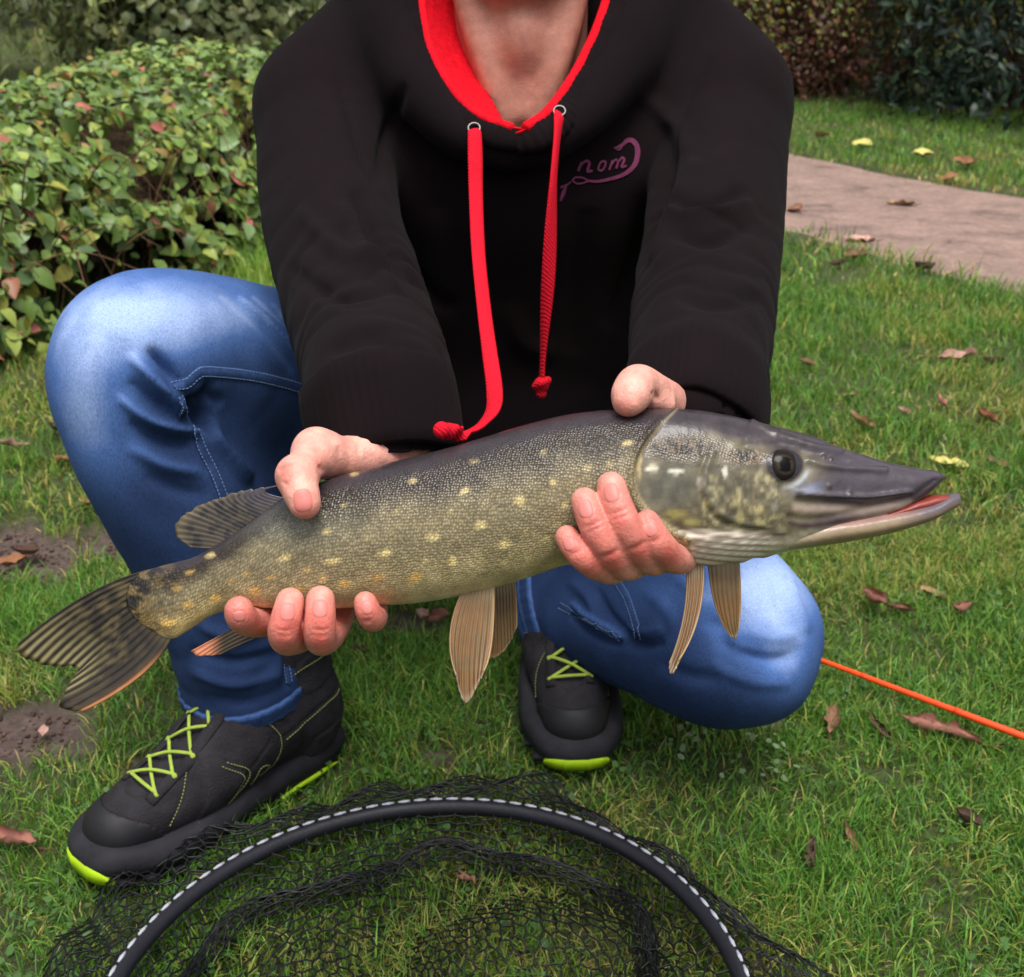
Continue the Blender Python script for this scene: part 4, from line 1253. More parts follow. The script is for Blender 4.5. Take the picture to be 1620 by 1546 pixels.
dm, nt, b = new_mat('denim')
L = nt.links.new
at = N_(nt, 'ShaderNodeAttribute', attribute_name='Col')
tc = N_(nt, 'ShaderNodeTexCoord')
mp1 = N_(nt, 'ShaderNodeMapping'); mp1.inputs['Scale'].default_value = (820, 820, 300)
n1 = N_(nt, 'ShaderNodeTexNoise', Scale=1.0, Detail=2.0)
L(tc.outputs['Object'], mp1.inputs['Vector']); L(mp1.outputs[0], n1.inputs['Vector'])
wv_ = N_(nt, 'ShaderNodeTexWave', Scale=260.0, Distortion=2.5); wv_.wave_type = 'BANDS'; wv_.bands_direction = 'DIAGONAL'
L(tc.outputs['Object'], wv_.inputs['Vector'])
ad = N_(nt, 'ShaderNodeMath', operation='ADD'); L(n1.outputs['Fac'], ad.inputs[0])
ms_ = N_(nt, 'ShaderNodeMath', operation='MULTIPLY'); ms_.inputs[1].default_value = 0.45; L(wv_.outputs['Fac'], ms_.inputs[0]); L(ms_.outputs[0], ad.inputs[1])
mr = N_(nt, 'ShaderNodeMapRange'); mr.inputs['From Min'].default_value = 0.35; mr.inputs['From Max'].default_value = 1.0
mr.inputs['To Min'].default_value = 0.55; mr.inputs['To Max'].default_value = 1.42
L(ad.outputs[0], mr.inputs['Value'])
sc_ = N_(nt, 'ShaderNodeVectorMath', operation='SCALE'); L(at.outputs['Color'], sc_.inputs[0]); L(mr.outputs[0], sc_.inputs['Scale'])
L(sc_.outputs[0], b.inputs['Base Color'])
b.inputs['Roughness'].default_value = 0.85; b.inputs['Specular IOR Level'].default_value = 0.2
bp = N_(nt, 'ShaderNodeBump', Strength=0.35, Distance=0.0008); L(ad.outputs[0], bp.inputs['Height']); L(bp.outputs[0], b.inputs['Normal'])
jeans = mk('jeans', JV, JQ, dm, person, col=jc)
jeans['label'] = 'blue denim jeans faded at the knees'
jsurf = Surf(JV, JQ)

# felled seams with stitching
seam_col, stitch_m = lin(58, 84, 140), col_mat('denim_thread', rough=0.8, color=lin(122, 146, 186))
def seam(pts, w=0.0055, stitch=True):
    c, nr = jsurf.line(pts, 0.0004, 10)
    if len(c) < 4: return
    tw_ = np.sqrt(np.clip(np.sin(np.pi * np.linspace(0.02, 0.98, len(c))) * 2.2, 0, 1))
    V, F = tube(c, w * tw_, 8, flat=0.28, nrm=nr)
    near_ = [JQ[jsurf.t.find_nearest(Vector(q))[2]][0] for q in c]
    loc_ = np.concatenate([np.repeat(jc[near_], 8, 0), jc[near_[:1]], jc[near_[-1:]]])
    cc = loc_ * (0.72 + 0.75 * vnoise(V * 300, 5))[:, None]
    so = mk('seam', V, F, dm, jeans, col=cc)
    if stitch:
        t = np.gradient(c, axis=0); t /= np.linalg.norm(t, axis=1)[:, None] + 1e-9
        bb = np.cross(t, nr)
        mbs = MB()
        for sgn in (-1, 1):
            e = c + bb * sgn * w * 0.82 + nr * 0.0010
            d = np.concatenate([[0], np.cumsum(np.linalg.norm(np.diff(e, axis=0), axis=1))])
            s0 = 0.0
            while s0 + 0.003 < d[-1]:
                q = np.stack([np.interp([s0, s0 + 0.0014, s0 + 0.0028], d, e[:, k]) for k in range(3)], 1)
                V, F = tube(q, [0.0003, 0.0005, 0.0003], 5); mbs.add(V, F)
                s0 += 0.0040
        if mbs.n: mbs.make('stitching', stitch_m, so)['kind'] = 'stuff'
seam([(274, 612), (296, 606), (312, 592), (330, 588), (399, 595), (455, 608), (507, 624)])
seam([(284, 628), (290, 644), (288, 660)])
seam([(308, 676), (319, 710), (337, 746), (350, 778), (362, 812)])
seam([(969, 900), (980, 925), (992, 945), (1004, 980), (1010, 1011)], 0.0045)
seam([(886, 958), (915, 974), (945, 990), (985, 1012)], 0.004)
seam([(442, 1010), (452, 1050), (458, 1085)], 0.004)
# hems
def hem(e, d, r, pts_n=90):
    u = np.cross(d, [0, 0, 1.0]); u /= np.linalg.norm(u); v = np.cross(d, u)
    tr = BVHTree.FromPolygons(JV.tolist(), JQ.tolist())
    rings = []
    an = np.linspace(0, 2 * np.pi, pts_n, endpoint=False)
    for o, ex in ((-0.022, 0.0002), (-0.0205, 0.0022), (-0.014, 0.0026), (-0.006, 0.0026), (-0.001, 0.0022)):
        ring = []
        for a in an:
            w = np.cos(a) * u + np.sin(a) * v
            org = e[:3] + d * o + w * 0.12
            l, nn, i_, ds = tr.ray_cast(Vector(org), Vector(-w), 0.12)
            q = np.array(l) if l is not None else e[:3] + d * o + w * r
            ring.append(q + w * (ex + 0.0009 * math.sin(a * 31)))
        rings.append(np.array(ring))
    last = rings[-1]
    c = e[:3]
    rings.append(c + d * 0.001 + (last - c) * 0.93)
    V = np.concatenate(rings)
    cc = np.repeat(np.array([dark, mid * .9, dark * 1.1, dark * 1.1, mid * 1.2, dark]), pts_n, 0) * (0.75 + 0.5 * vnoise(V * 220, 8))[:, None]
    mk('hem', V, grid_faces(len(rings), pts_n, True), dm, jeans, col=cc)
hem(eL_, dL, eL_[3]); hem(eR_, dR, eR_[3])
# ------------------------------------------------------------------ skin: head, neck, trunk, arms and hands in one mesh
skinm = col_mat('skin', rough=0.40, spec=0.42, bump=0.6, bscale=520, bdist=0.0009, vary=0.17, vscale=110, sss=0.14, detail=6.0)
bodyV, bodyF, bodyC = [], [], []
nbody = 0
def addbody(V, Q, C):
    global nbody
    bodyV.append(V); bodyF.append(Q + nbody); bodyC.append(C); nbody += len(V)

# head, neck and upper trunk (world metres; the face looks towards the camera, slightly down)
HC = np.array([0.006, 1.312, 0.955])
hb = Vol((-0.17, 1.14, 0.56), (0.18, 1.46, 1.10), 0.0032)
ft = np.array([0, -math.cos(0.12), -math.sin(0.12)]); hu = np.array([0, -math.sin(0.12), math.cos(0.12)])   # face forward / head up
def hp(x, f, u): return HC + XW * x + ft * f + hu * u
RH = np.array([XW, -ft, hu])
hb.ell(hp(0, -0.012, 0.030), (0.077, 0.098, 0.088), 0.01, RH)
hb.ell(hp(0, 0.018, -0.030), (0.066, 0.075, 0.080), 0.03, RH)
hb.chain(np.array([[*hp(-0.052, 0.0, -0.075), .020], [*hp(-0.030, 0.055, -0.103), .019], [*hp(0, 0.070, -0.108), .020], [*hp(0.030, 0.055, -0.103), .019], [*hp(0.052, 0.0, -0.075), .020]]), 0.03)
hb.chain(np.array([[*hp(0, 0.082, 0.012), .008], [*hp(0, 0.094, -0.012), .010], [*hp(0, 0.106, -0.030), .012]]), 0.014)
for s in (-1, 1):
    hb.ell(hp(s * 0.014, 0.094, -0.034), (.009, .010, .008), 0.008, RH)
    hb.ell(hp(s * 0.032, 0.091, 0.008), (.018, .016, .012), 0.012, RH, mode='sub')
    hb.chain(np.array([[*hp(s * 0.012, 0.086, 0.026), .006], [*hp(s * 0.032, 0.085, 0.031), .006], [*hp(s * 0.052, 0.066, 0.024), .006]]), 0.012)
    hb.ell(hp(s * 0.045, 0.058, -0.022), (.022, .020, .018), 0.02, RH)
    hb.ell(hp(s * 0.076, -0.010, 0.000), (.009, .020, .031), 0.006, RH)
    hb.ell(hp(s * 0.083, -0.006, 0.004), (.006, .012, .020), 0.004, RH, mode='sub')
hb.chain(np.array([[*hp(-0.024, 0.078, -0.062), .005], [*hp(0, 0.090, -0.058), .0065], [*hp(0.024, 0.078, -0.062), .005]]), 0.006)
hb.chain(np.array([[*hp(-0.022, 0.077, -0.070), .005], [*hp(0, 0.088, -0.072), .008], [*hp(0.022, 0.077, -0.070), .005]]), 0.006)
hb.chain(np.array([[*hp(-0.026, 0.086, -0.0655), .0015], [*hp(0, 0.098, -0.0645), .0018], [*hp(0.026, 0.086, -0.0655), .0015]]), 0.003, mode='sub')
hb.chain(np.array([[0.010, 1.330, 0.60, .075], [0.010, 1.314, 0.685, .064], [0.009, 1.310, 0.76, .060], [0.009, 1.325, 0.86, .060], [0.008, 1.335, 0.92, .057]]), 0.03, XW, 1.14)
hb.chain(np.array([[-0.10, 1.33, 0.66, .05], [0.01, 1.30, 0.665, .055], [0.12, 1.33, 0.66, .05]]), 0.04)
for s in (-1, 1):      # neck cords and collar bones
    hb.chain(np.array([[0.010 + s * 0.012, 1.248, 0.692, .007], [0.010 + s * 0.034, 1.254, 0.75, .010], [0.008 + s * 0.056, 1.285, 0.83, .012], [0.007 + s * 0.062, 1.33, 0.90, .012]]), 0.018)
    hb.chain(np.array([[0.010 + s * 0.016, 1.244, 0.686, .007], [0.010 + s * 0.06, 1.256, 0.690, .007], [0.010 + s * 0.12, 1.29, 0.70, .009]]), 0.014)
hb.ell(np.array([0.009, 1.254, 0.780]), (.012, .009, .016), 0.024)
hb.ell(np.array([0.010, 1.236, 0.694]), (.011, .012, .010), 0.012, mode='sub')
V, Q = hb.mesh(2)
del hb
px, py, z = proj(V)
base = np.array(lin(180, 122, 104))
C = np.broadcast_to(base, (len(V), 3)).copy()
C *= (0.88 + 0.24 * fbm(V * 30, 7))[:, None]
lipm = np.exp(-(np.linalg.norm((V - hp(0, 0.088, -0.066)) / np.array([.026, .03, .010]), axis=1)) ** 2)[:, None]
C = C * (1 - 0.7 * lipm) + lin(176, 92, 88) * 0.7 * lipm
beard = sm(-0.03, -0.06, (V - HC) @ hu) * sm(-0.03, 0.02, (V - HC) @ ft) * sm(-0.16, -0.115, (V - HC) @ hu)
C *= (1 - 0.22 * beard)[:, None]
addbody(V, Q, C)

# arms down to the wrists (inside the sleeves) and trunk under the hoodie
tv = Vol(np.min([P(420, 700, 1.2), P(600, 700, .75)], 0) - 0.08, np.max([P(1240, 60, 1.45), P(900, 720, 1.66)], 0) + 0.06, 0.009)
tv.chain(PP([(806, 660, 1.58, .10), (818, 500, 1.44, .10), (832, 280, 1.36, .095), (834, 180, 1.35, .07)]), 0.02, XW, 1.4)
tv.chain(PP([(834, 170, 1.35, .06), (570, 150, 1.30, .045), (516, 180, 1.25, .047), (530, 370, 1.13, .042), (556, 462, 1.06, .038), (600, 590, .94, .032), (628, 662, .845, .026)]), 0.02)
tv.chain(PP([(834, 170, 1.35, .06), (1085, 150, 1.30, .045), (1139, 170, 1.25, .047), (1130, 350, 1.14, .042), (1118, 450, 1.065, .038), (1100, 580, .935, .032), (1086, 655, .845, .026)]), 0.02)
V, Q = tv.mesh(1)
del tv
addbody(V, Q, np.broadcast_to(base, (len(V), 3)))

def hand(lo_px, chains, palm, extra=()):
    pts = np.concatenate([PP(c)[:, :3] for c in chains] + [PP(palm)[:, :3]])
    v = Vol(pts.min(0) - 0.024, pts.max(0) + 0.024, 0.0013)
    v.chain(PP(palm), 0.012, XW, 1.0)
    for c in extra: v.chain(PP(c), 0.010)
    for c in chains:
        c = PP(c); c[:, 3] *= 0.955
        # knuckle swellings are kept by a modest smoothing radius
        vv = Vol.__new__(Vol)
        v.chain(c, 0.0014, smooth=7)
    return v
# image-left hand: thumb over the back, four fingertips curling up in front of the belly
thumbL = [(640, 712, .822, .0215), (596, 718, .806, .0180), (548, 724, .790, .0150), (503, 721, .773, .0148), (486, 734, .756, .0128), (471, 757, .740, .0124), (476, 778, .733, .0118), (482, 796, .730, .0104)]
fL = [[(378, 966, .7385, .0094), (381, 974, .742, .0100), (394, 984, .757, .0100), (430, 980, .785, .0102), (480, 940, .812, .0110)],
      [(459, 952, .7355, .0092), (454, 974, .7315, .0099), (449, 1000, .734, .0104), (458, 1012, .752, .0106), (490, 995, .785, .0106), (520, 930, .815, .0112)],
      [(507, 949, .7345, .0092), (507, 975, .7305, .0099), (506, 1001, .733, .0104), (511, 1012, .752, .0106), (530, 990, .785, .0106), (550, 925, .815, .0112)],
      [(578, 954, .7365, .0076), (582, 966, .736, .0083), (589, 978, .744, .0087), (592, 975, .765, .0090), (590, 950, .79, .0095), (585, 905, .815, .0102)]]
palmL = [(520, 900, .826, .017), (560, 830, .834, .020), (596, 760, .832, .022), (628, 690, .836, .024), (628, 650, .85, .026)]
hl = hand(None, [thumbL] + fL, palmL, [[(500, 915, .822, .013), (585, 890, .826, .013)], [(520, 860, .832, .016), (590, 850, .832, .016)], [(560, 790, .832, .017), (610, 800, .834, .016)]])
# web of the thumb and IP bulge
hl.ell(P(470, 752, .741), (.0135, .0125, .0130), 0.004)
hl.chain(PP([(500, 712, .772, .0150), (508, 716, .774, .0152)]), 0.006)
VL, QL = hl.mesh(2)
# image-right hand: thumb across the back near the gills, fingers rising from below
thumbR = [(1078, 655, .835, .020), (1058, 640, .808, .0160), (1034, 622, .782, .0138), (1010, 607, .762, .0130), (1000, 622, .752, .0136), (994, 634, .7475, .0108)]
fR = [[(1024, 826, .7215, .0080), (1032, 842, .7195, .0090), (1046, 864, .723, .0096), (1064, 882, .740, .0100), (1084, 880, .768, .0104), (1104, 840, .806, .0110)],
      [(967, 769, .7205, .0092), (975, 796, .7165, .0099), (992, 836, .716, .0105), (1016, 870, .728, .0108), (1040, 884, .752, .0108), (1078, 840, .806, .0114)],
      [(925, 793, .7205, .0088), (935, 820, .7165, .0095), (953, 854, .7165, .0101), (976, 882, .729, .0104), (1002, 892, .752, .0106), (1050, 850, .806, .0112)],
      [(897, 850, .7245, .0077), (908, 866, .7205, .0083), (926, 884, .722, .0090), (950, 898, .738, .0094), (978, 898, .762, .0098), (1024, 860, .806, .0104)]]
palmR = [(1060, 830, .825, .018), (1068, 770, .836, .020), (1078, 710, .84, .022), (1086, 660, .848, .025), (1088, 640, .86, .026)]
hr = hand(None, [thumbR] + fR, palmR, [[(1020, 850, .818, .013), (1106, 830, .818, .013)], [(1040, 790, .832, .016), (1100, 790, .832, .016)], [(1048, 740, .836, .016), (1096, 740, .836, .016)]])
hr.chain(PP([(1040, 633, .772, .0075), (1052, 640, .776, .007)]), 0.004)
VR, QR = hr.mesh(2)
del hl, hr

# creases over the finger joints
def crease(V, Q, lst):
    return fold(V, Q, lst, 0.6, 0.86)
VL = crease(VL, QL, [([(440, 746), (452, 738), (462, 736)], -0.00119, 2.7), ([(446, 762), (456, 768)], -0.00102, 2.7), ([(505, 735), (512, 748)], -0.00170, 4.1), ([(436, 995), (450, 999), (464, 996)], -0.00102, 3.0), ([(436, 1004), (450, 1007), (464, 1004)], -0.00085, 3.0), ([(492, 995), (507, 998), (522, 995)], -0.00102, 3.0), ([(492, 1004), (507, 1007), (522, 1004)], -0.00085, 3.0), ([(573, 984), (588, 982)], -0.00085, 2.7), ([(535, 706), (540, 722)], -0.00119, 4.1), ([(566, 704), (570, 722)], -0.00102, 4.1)])
VR = crease(VR, QR, [([(962, 815), (980, 810), (996, 802)], -0.00102, 3.0), ([(966, 823), (984, 818), (1000, 810)], -0.00085, 3.0), ([(920, 836), (938, 830), (952, 822)], -0.00102, 3.0), ([(924, 843), (942, 838), (956, 830)], -0.00085, 3.0), ([(900, 878), (914, 874), (922, 866)], -0.00085, 2.7), ([(1026, 858), (1040, 854), (1048, 846)], -0.00085, 2.7), ([(990, 872), (1008, 866), (1024, 856)], -0.00119, 4.1), ([(948, 882), (966, 878), (980, 868)], -0.00119, 4.1), ([(1033, 618), (1040, 634)], -0.00204, 4.1)])

def handcol(V, tips, knuck, pale=()):
    """blood under the skin: redder fingertips and joints, paler thumb root"""
    px, py, z = proj(V)
    C = np.broadcast_to(lin(224, 160, 144), (len(V), 3)).copy()
    red = np.zeros(len(V))
    for x, y, r, a in tips: red = np.maximum(red, a * np.exp(-(((px - x) ** 2 + (py - y) ** 2) / r ** 2)))
    for x, y, r, a in knuck: red = np.maximum(red, a * np.exp(-(((px - x) ** 2 + (py - y) ** 2) / r ** 2)))
    red = np.clip(red * (0.8 + 0.4 * fbm(V * 120, 17)), 0, 1)[:, None]
    C = C * (1 - red) + lin(200, 92, 82) * red
    C *= (0.82 + 0.36 * fbm(V * 260, 19))[:, None]
    C *= (0.90 + 0.2 * fbm(V * 60, 20))[:, None]
    return C
CL = handcol(VL, [(380, 970, 40, .75), (452, 985, 48, .85), (507, 985, 48, .85), (584, 968, 40, .8), (484, 806, 26, .45)], [(452, 752, 22, .5), (450, 1010, 26, .9), (507, 1012, 26, .9), (506, 735, 16, .35)])
CR = handcol(VR, [(1032, 840, 50, .75), (985, 820, 70, .72), (945, 835, 70, .75), (915, 872, 55, .75)], [(984, 822, 24, .95), (942, 840, 22, .9), (1010, 870, 30, .9), (970, 882, 30, .9), (940, 894, 30, .8), (1060, 876, 30, .9), (985, 645, 18, .4)])
addbody(VL, QL, CL)
addbody(VR, QR, CR)
body = mk('body', np.concatenate(bodyV), np.concatenate(bodyF), skinm, person, col=np.concatenate(bodyC))

# fingernails
nailm = col_mat('fingernail', rough=0.42, spec=0.3, sss=0.1, color=lin(210, 126, 118))
sL, sR = Surf(VL, QL), Surf(VR, QR)
def nail(s, cx, cy, ax, ay, rx, ry, col=None):
    """rounded plate lying on the finger: centre, long axis direction (px), half width and half length"""
    L_ = math.hypot(ax, ay); ax, ay = ax / L_, ay / L_
    nu, nv = 11, 13
    V, ok = [], True
    for j in range(nv):
        for i in range(nu):
            u, v = -1 + 2 * i / (nu - 1), -1 + 2 * j / (nv - 1)
            k = (1 - 0.35 * abs(v) ** 3)
            x = cx + (-ay) * u * rx * k + ax * v * ry * (1 - 0.18 * u * u * (v > 0) - 0.22 * u * u * (v < 0))
            y = cy + ax * u * rx * k + ay * v * ry * (1 - 0.18 * u * u * (v > 0) - 0.22 * u * u * (v < 0))
            edge = max(abs(u), abs(v))
            h = s.hit(x, y, 0.00045 * (1 - edge ** 8) - 0.0003 * (edge > .99))
            if h is None: return
            V.append(h[0])
    o = mk('fingernail', np.array(V), grid_faces(nv, nu), nailm, body)
    sub = o.modifiers.new('smooth', 'SMOOTH'); sub.iterations = 2; sub.factor = 0.4
nail(sL, 479, 792, 0.12, 1.0, 17, 21)
nail(sL, 455, 968, 0.05, -1.0, 14, 16)
nail(sL, 506, 963, -0.02, -1.0, 14, 16)
nail(sL, 581, 961, -0.1, -1.0, 10.5, 12.5)
nail(sL, 379, 975, -0.1, -1.0, 11, 9)
nail(sR, 967, 780, -0.22, -1.0, 13.5, 17)
nail(sR, 926, 805, -0.25, -1.0, 13, 16.5)
nail(sR, 900, 860, -0.35, -1.0, 10.5, 13)
nail(sR, 1029, 837, -0.35, -1.0, 11, 14)

# eyes and hair
eyem = col_mat('eye_white', rough=0.15, spec=0.6, color=(0.75, 0.72, 0.70), coat=0.5)
irism = col_mat('eye_iris', rough=0.1, spec=0.6, color=(0.06, 0.05, 0.035), coat=1.0)
def ball(c, r, nu=24, nv=14, sc=(1, 1, 1), R=None):
    a = np.linspace(0, 2 * np.pi, nu, endpoint=False); b_ = np.linspace(0, np.pi, nv)
    V = np.stack([np.outer(np.sin(b_), np.cos(a)), np.outer(np.sin(b_), np.sin(a)), np.outer(np.cos(b_), np.ones(nu))], -1).reshape(-1, 3) * np.array(sc) * r
    if R is not None: V = V @ np.asarray(R)
    return V + np.asarray(c), grid_faces(nv, nu, True)
for s in (-1, 1):
    V, F = ball(hp(s * 0.032, 0.072, 0.008), 0.0125)
    ey = mk('eye', V, F, eyem, body)
    V, F = ball(hp(s * 0.032, 0.0808, 0.007), 0.0058, 16, 10)
    mk('iris', V, F, irism, body)
hv2 = Vol(HC - 0.15, HC + 0.15, 0.0045)
hv2.ell(hp(0, -0.018, 0.036), (0.086, 0.104, 0.093), 0.01, RH)
hv2.ell(hp(0, 0.085, -0.03), (0.085, 0.075, 0.085), 0.02, RH, mode='sub')
hv2.ell(hp(0, 0.0, -0.11), (0.12, 0.12, 0.09), 0.02, RH, mode='sub')
V, Q = hv2.mesh(1)
Nn = vnormals(V, Q)
st_ = fbm(np.stack([V[:, 0] * 160, (V @ ft) * 30, (V @ hu) * 45], 1), 23)
V = V + Nn * ((st_ - 0.5) * 0.012)[:, None]
mk('hair', V, Q, col_mat('hair', rough=0.5, spec=0.4, bump=1.0, bscale=160, bdist=0.004, vary=0.35, vscale=90, color=lin(74, 54, 38)), person)
# ------------------------------------------------------------------ boots (built once in their own frame: +y toe, z up)
upm = col_mat('boot_nubuck', rough=0.85, spec=0.2, bump=1.0, bscale=480, bdist=0.0016, vary=0.45, vscale=45, color=lin(40, 38, 42), detail=5.0)
capm = col_mat('boot_rubber_cap', rough=0.6, spec=0.35, bump=0.4, bscale=600, bdist=0.0006, vary=0.15, vscale=30, color=lin(25, 24, 28))
solem = col_mat('boot_sole', rough=0.8, spec=0.2, bump=0.5, bscale=200, bdist=0.0015, vary=0.35, vscale=40, color=lin(38, 37, 42))
limem = col_mat('lime_rubber', rough=0.55, spec=0.3, vary=0.12, vscale=60, color=lin(160, 196, 24))
lacem = col_mat('lime_lace', rough=0.8, spec=0.2, bump=0.8, bscale=900, bdist=0.0006, vary=0.15, vscale=120, color=lin(150, 172, 70))
threadm = col_mat('boot_thread', rough=0.8, color=lin(134, 140, 84))
linem = col_mat('boot_collar', rough=0.9, spec=0.15, bump=0.5, bscale=500, bdist=0.001, color=lin(24, 24, 28))

def boot_upper(inf=0.0, k=0.02):
    v = Vol((-0.075, -0.03, -0.005), (0.075, 0.325, 0.235), 0.0024)
    i = inf
    v.chain(np.array([[0.004, 0.272, 0.044, .029 + i], [0.003, 0.228, 0.049, .037 + i], [0.000, 0.175, 0.059, .043 + i], [0, 0.12, 0.076, .046 + i], [0, 0.075, 0.090, .044 + i], [0, 0.040, 0.080, .043 + i]]), k, XW, 1.16)
    v.chain(np.array([[0, 0.045, 0.050, .046 + i], [0, 0.050, 0.100, .046 + i], [0, 0.052, 0.150, .050 + i], [0, 0.050, 0.190, .053 + i]]), 0.035)
    v.chain(np.array([[0, 0.155, 0.088, .026 + i], [0, 0.110, 0.122, .030 + i], [0, 0.085, 0.165, .030 + i]]), 0.03, XW, 1.15)
    v.chain(np.array([[0, 0.30, 0.0, .03], [0, 0.0, 0.0, .03]]), 0.001, XW, 3.0, mode='sub', smooth=0)
    return v
bu = boot_upper()
# collar opening
bu.chain(np.array([[0, 0.052, 0.155, .036], [0, 0.055, 0.25, .050]]), 0.008, mode='sub', smooth=0)
BU_V, BU_Q = bu.mesh(2)
# lace-up groove: tongue slightly sunk between the eyelet facings
gl = [(0.0, 0.240), (0, 0.17), (0, 0.13), (0.0, 0.10), (0, 0.085)]
n_ = vnormals(BU_V, BU_Q)
gd = pldist(BU_V[:, 0], BU_V[:, 1], np.array(gl))
m = (n_[:, 2] > 0.15) & (BU_V[:, 2] > 0.06) & (BU_V[:, 1] > 0.085)
BU_V = BU_V - n_ * (m * 0.0055 * (1 - sm(0.013, 0.019, gd)))[:, None]
# overlaid leather panels stand proud of the upper
def poly_in(y, z, poly):
    return in_poly(y, z, poly)
sd_ = np.abs(n_[:, 0]) > 0.25
for poly in ([(0.215, 0.025), (0.195, 0.060), (0.188, 0.100), (0.168, 0.098), (0.150, 0.066), (0.172, 0.025)], [(0.120, 0.025), (0.104, 0.085), (0.124, 0.135), (0.100, 0.135), (0.078, 0.085), (0.075, 0.025)], [(0.062, 0.025), (0.055, 0.062), (-0.02, 0.075), (-0.02, 0.025)], [(0.09, 0.14), (0.06, 0.165), (-0.02, 0.165), (-0.02, 0.125), (0.06, 0.120)]):
    BU_V = BU_V + n_ * (0.0017 * sd_ * poly_in(BU_V[:, 1], BU_V[:, 2], poly))[:, None]
# panel lines pressed into the leather
sxy = lambda pts: pldist(BU_V[:, 1], BU_V[:, 2], np.array(pts))
PANELS = [[(0.235, 0.050), (0.205, 0.085), (0.19, 0.098)], [(0.17, 0.030), (0.15, 0.065), (0.175, 0.095)], [(0.15, 0.065), (0.115, 0.09)], [(0.115, 0.030), (0.10, 0.085), (0.12, 0.13)], [(0.10, 0.085), (0.05, 0.10), (0.0, 0.10)], [(0.07, 0.030), (0.06, 0.06), (0.0, 0.07)]]
for pts in PANELS:
    d = sxy(pts)
    BU_V = BU_V - n_ * (0.0016 * np.exp(-(d / 0.0018) ** 2) * (np.abs(n_[:, 0]) > 0.3))[:, None]
bt = BVHTree.FromPolygons(BU_V.tolist(), BU_Q.tolist())

def foot_sdf(V, off):
    pass
# sole: outline swept as rounded slab with toe spring
oy = np.array([-0.006, 0.0, 0.02, 0.05, 0.09, 0.13, 0.17, 0.21, 0.25, 0.28, 0.30, 0.309, 0.313])
ow = np.array([0.010, 0.026, 0.038, 0.043, 0.043, 0.045, 0.052, 0.056, 0.055, 0.047, 0.035, 0.022, 0.008])
def outline(scale=1.0, grow=0.0, n=72):
    yy = np.interp(np.linspace(0, 1, n), np.linspace(0, 1, len(oy)), oy)
    t = np.linspace(0, 1, len(oy))
    c = crom(np.stack([oy, ow], 1), 6)
    y, w = c[:, 0], np.maximum(c[:, 1], 0.002) + grow
    mid_ = 0.145
    y = mid_ + (y - mid_) * (1 + grow / 0.15)
    L_ = np.stack([-w + 0.004 * sm(0.1, 0.3, y), y], 1); R_ = np.stack([w + 0.004 * sm(0.1, 0.3, y), y], 1)
    return np.concatenate([R_, L_[::-1]])
def slab(levels):
    """levels: (z, grow, wave) -> stacked outline rings"""
    V = []
    for z, g, wv in levels:
        o = outline(grow=g)
        sp = 0.012 * sm(0.22, 0.31, o[:, 1]) ** 1.5 * (1.0) 
        zz = z + sp + wv * np.sin(o[:, 1] * 95)
        V.append(np.stack([o[:, 0], o[:, 1], zz], 1))
    k = len(V[0])
    n = len(levels)
    V = np.concatenate(V)
    F = grid_faces(n, k, True)
    # caps
    cs = k // 2
    i = np.arange(cs - 1)
    bot = np.stack([i, k - 1 - i, k - 2 - i, i + 1], 1)
    topf = bot[:, ::-1] + (n - 1) * k
    return V, np.concatenate([F, bot, topf])
SO_V, SO_F = slab([(0.000, -0.003, 0), (0.002, 0.0, 0), (0.010, 0.0015, 0), (0.012, 0.0035, 0.0), (0.022, 0.0035, 0.0012), (0.028, 0.002, 0.0022), (0.034, -0.002, 0.0025), (0.036, -0.008, 0.0)])
# tread lugs
LUG = MB()
for q in range(13):
    yq = 0.005 + q * 0.0235
    w = np.interp(yq, oy, ow)
    for s in (-1, 1):
        for (x0, x1) in ((0.30, 1.02),):
            xs = sorted((s * w * x0, s * w * x1))
            V = np.array([[x, y, z] for z in (-0.004, 0.003) for y in (yq, yq + 0.014) for x in xs])
            V[:, 2] += 0.012 * sm(0.22, 0.31, V[:, 1]) ** 1.5 + 0.004
            LUG.add(V, np.array([[0, 2, 3, 1], [4, 5, 7, 6], [0, 1, 5, 4], [2, 6, 7, 3], [0, 4, 6, 2], [1, 3, 7, 5]]))
# lime toe bumper and side flashes: sector of the sole edge standing proud
def bumper(y0, y1, z0, z1, g, side=None):
    o = outline(grow=g, n=72)
    m = (o[:, 1] > y0) & (o[:, 1] < y1)
    if side is not None: m &= (o[:, 0] * side > 0)
    o = np.concatenate([np.roll(o, len(o) // 4, 0)[np.roll(m, len(o) // 4)]]) if side is None else o[m]
    if len(o) < 3: return None
    c = crom(o, 4)
    sp = 0.012 * sm(0.22, 0.31, c[:, 1]) ** 1.5
    ctr = np.array([0.003, 0.15])
    inn = ctr + (c - ctr) * 0.93
    n = len(c)
    ed = np.sin(np.linspace(0, np.pi, n)) ** 0.35
    V = np.concatenate([np.column_stack([inn, z0 + sp]), np.column_stack([c, z0 + 0.001 + sp]), np.column_stack([c + (c - ctr) * 0.004, (z0 + z1) / 2 + sp]), np.column_stack([c, z0 + (z1 - z0) * ed + sp]), np.column_stack([inn, z0 + (z1 - z0) * ed + sp])])
    return V, grid_faces(5, n)
# toe cap
tcv = boot_upper(0.0022, 0.02)
X_, Y_, Z_ = tcv.pts((slice(None),) * 3)
cut = (0.270 - 2.2 * (X_ - 0.003) ** 2 * 6.0 + 0.012 * np.clip((Z_ - 0.05) / 0.03, -1, 1)) - Y_
tcv.D = np.maximum(tcv.D, cut.astype(np.float32))
TC_V, TC_Q = tcv.mesh(2)
del bu, tcv

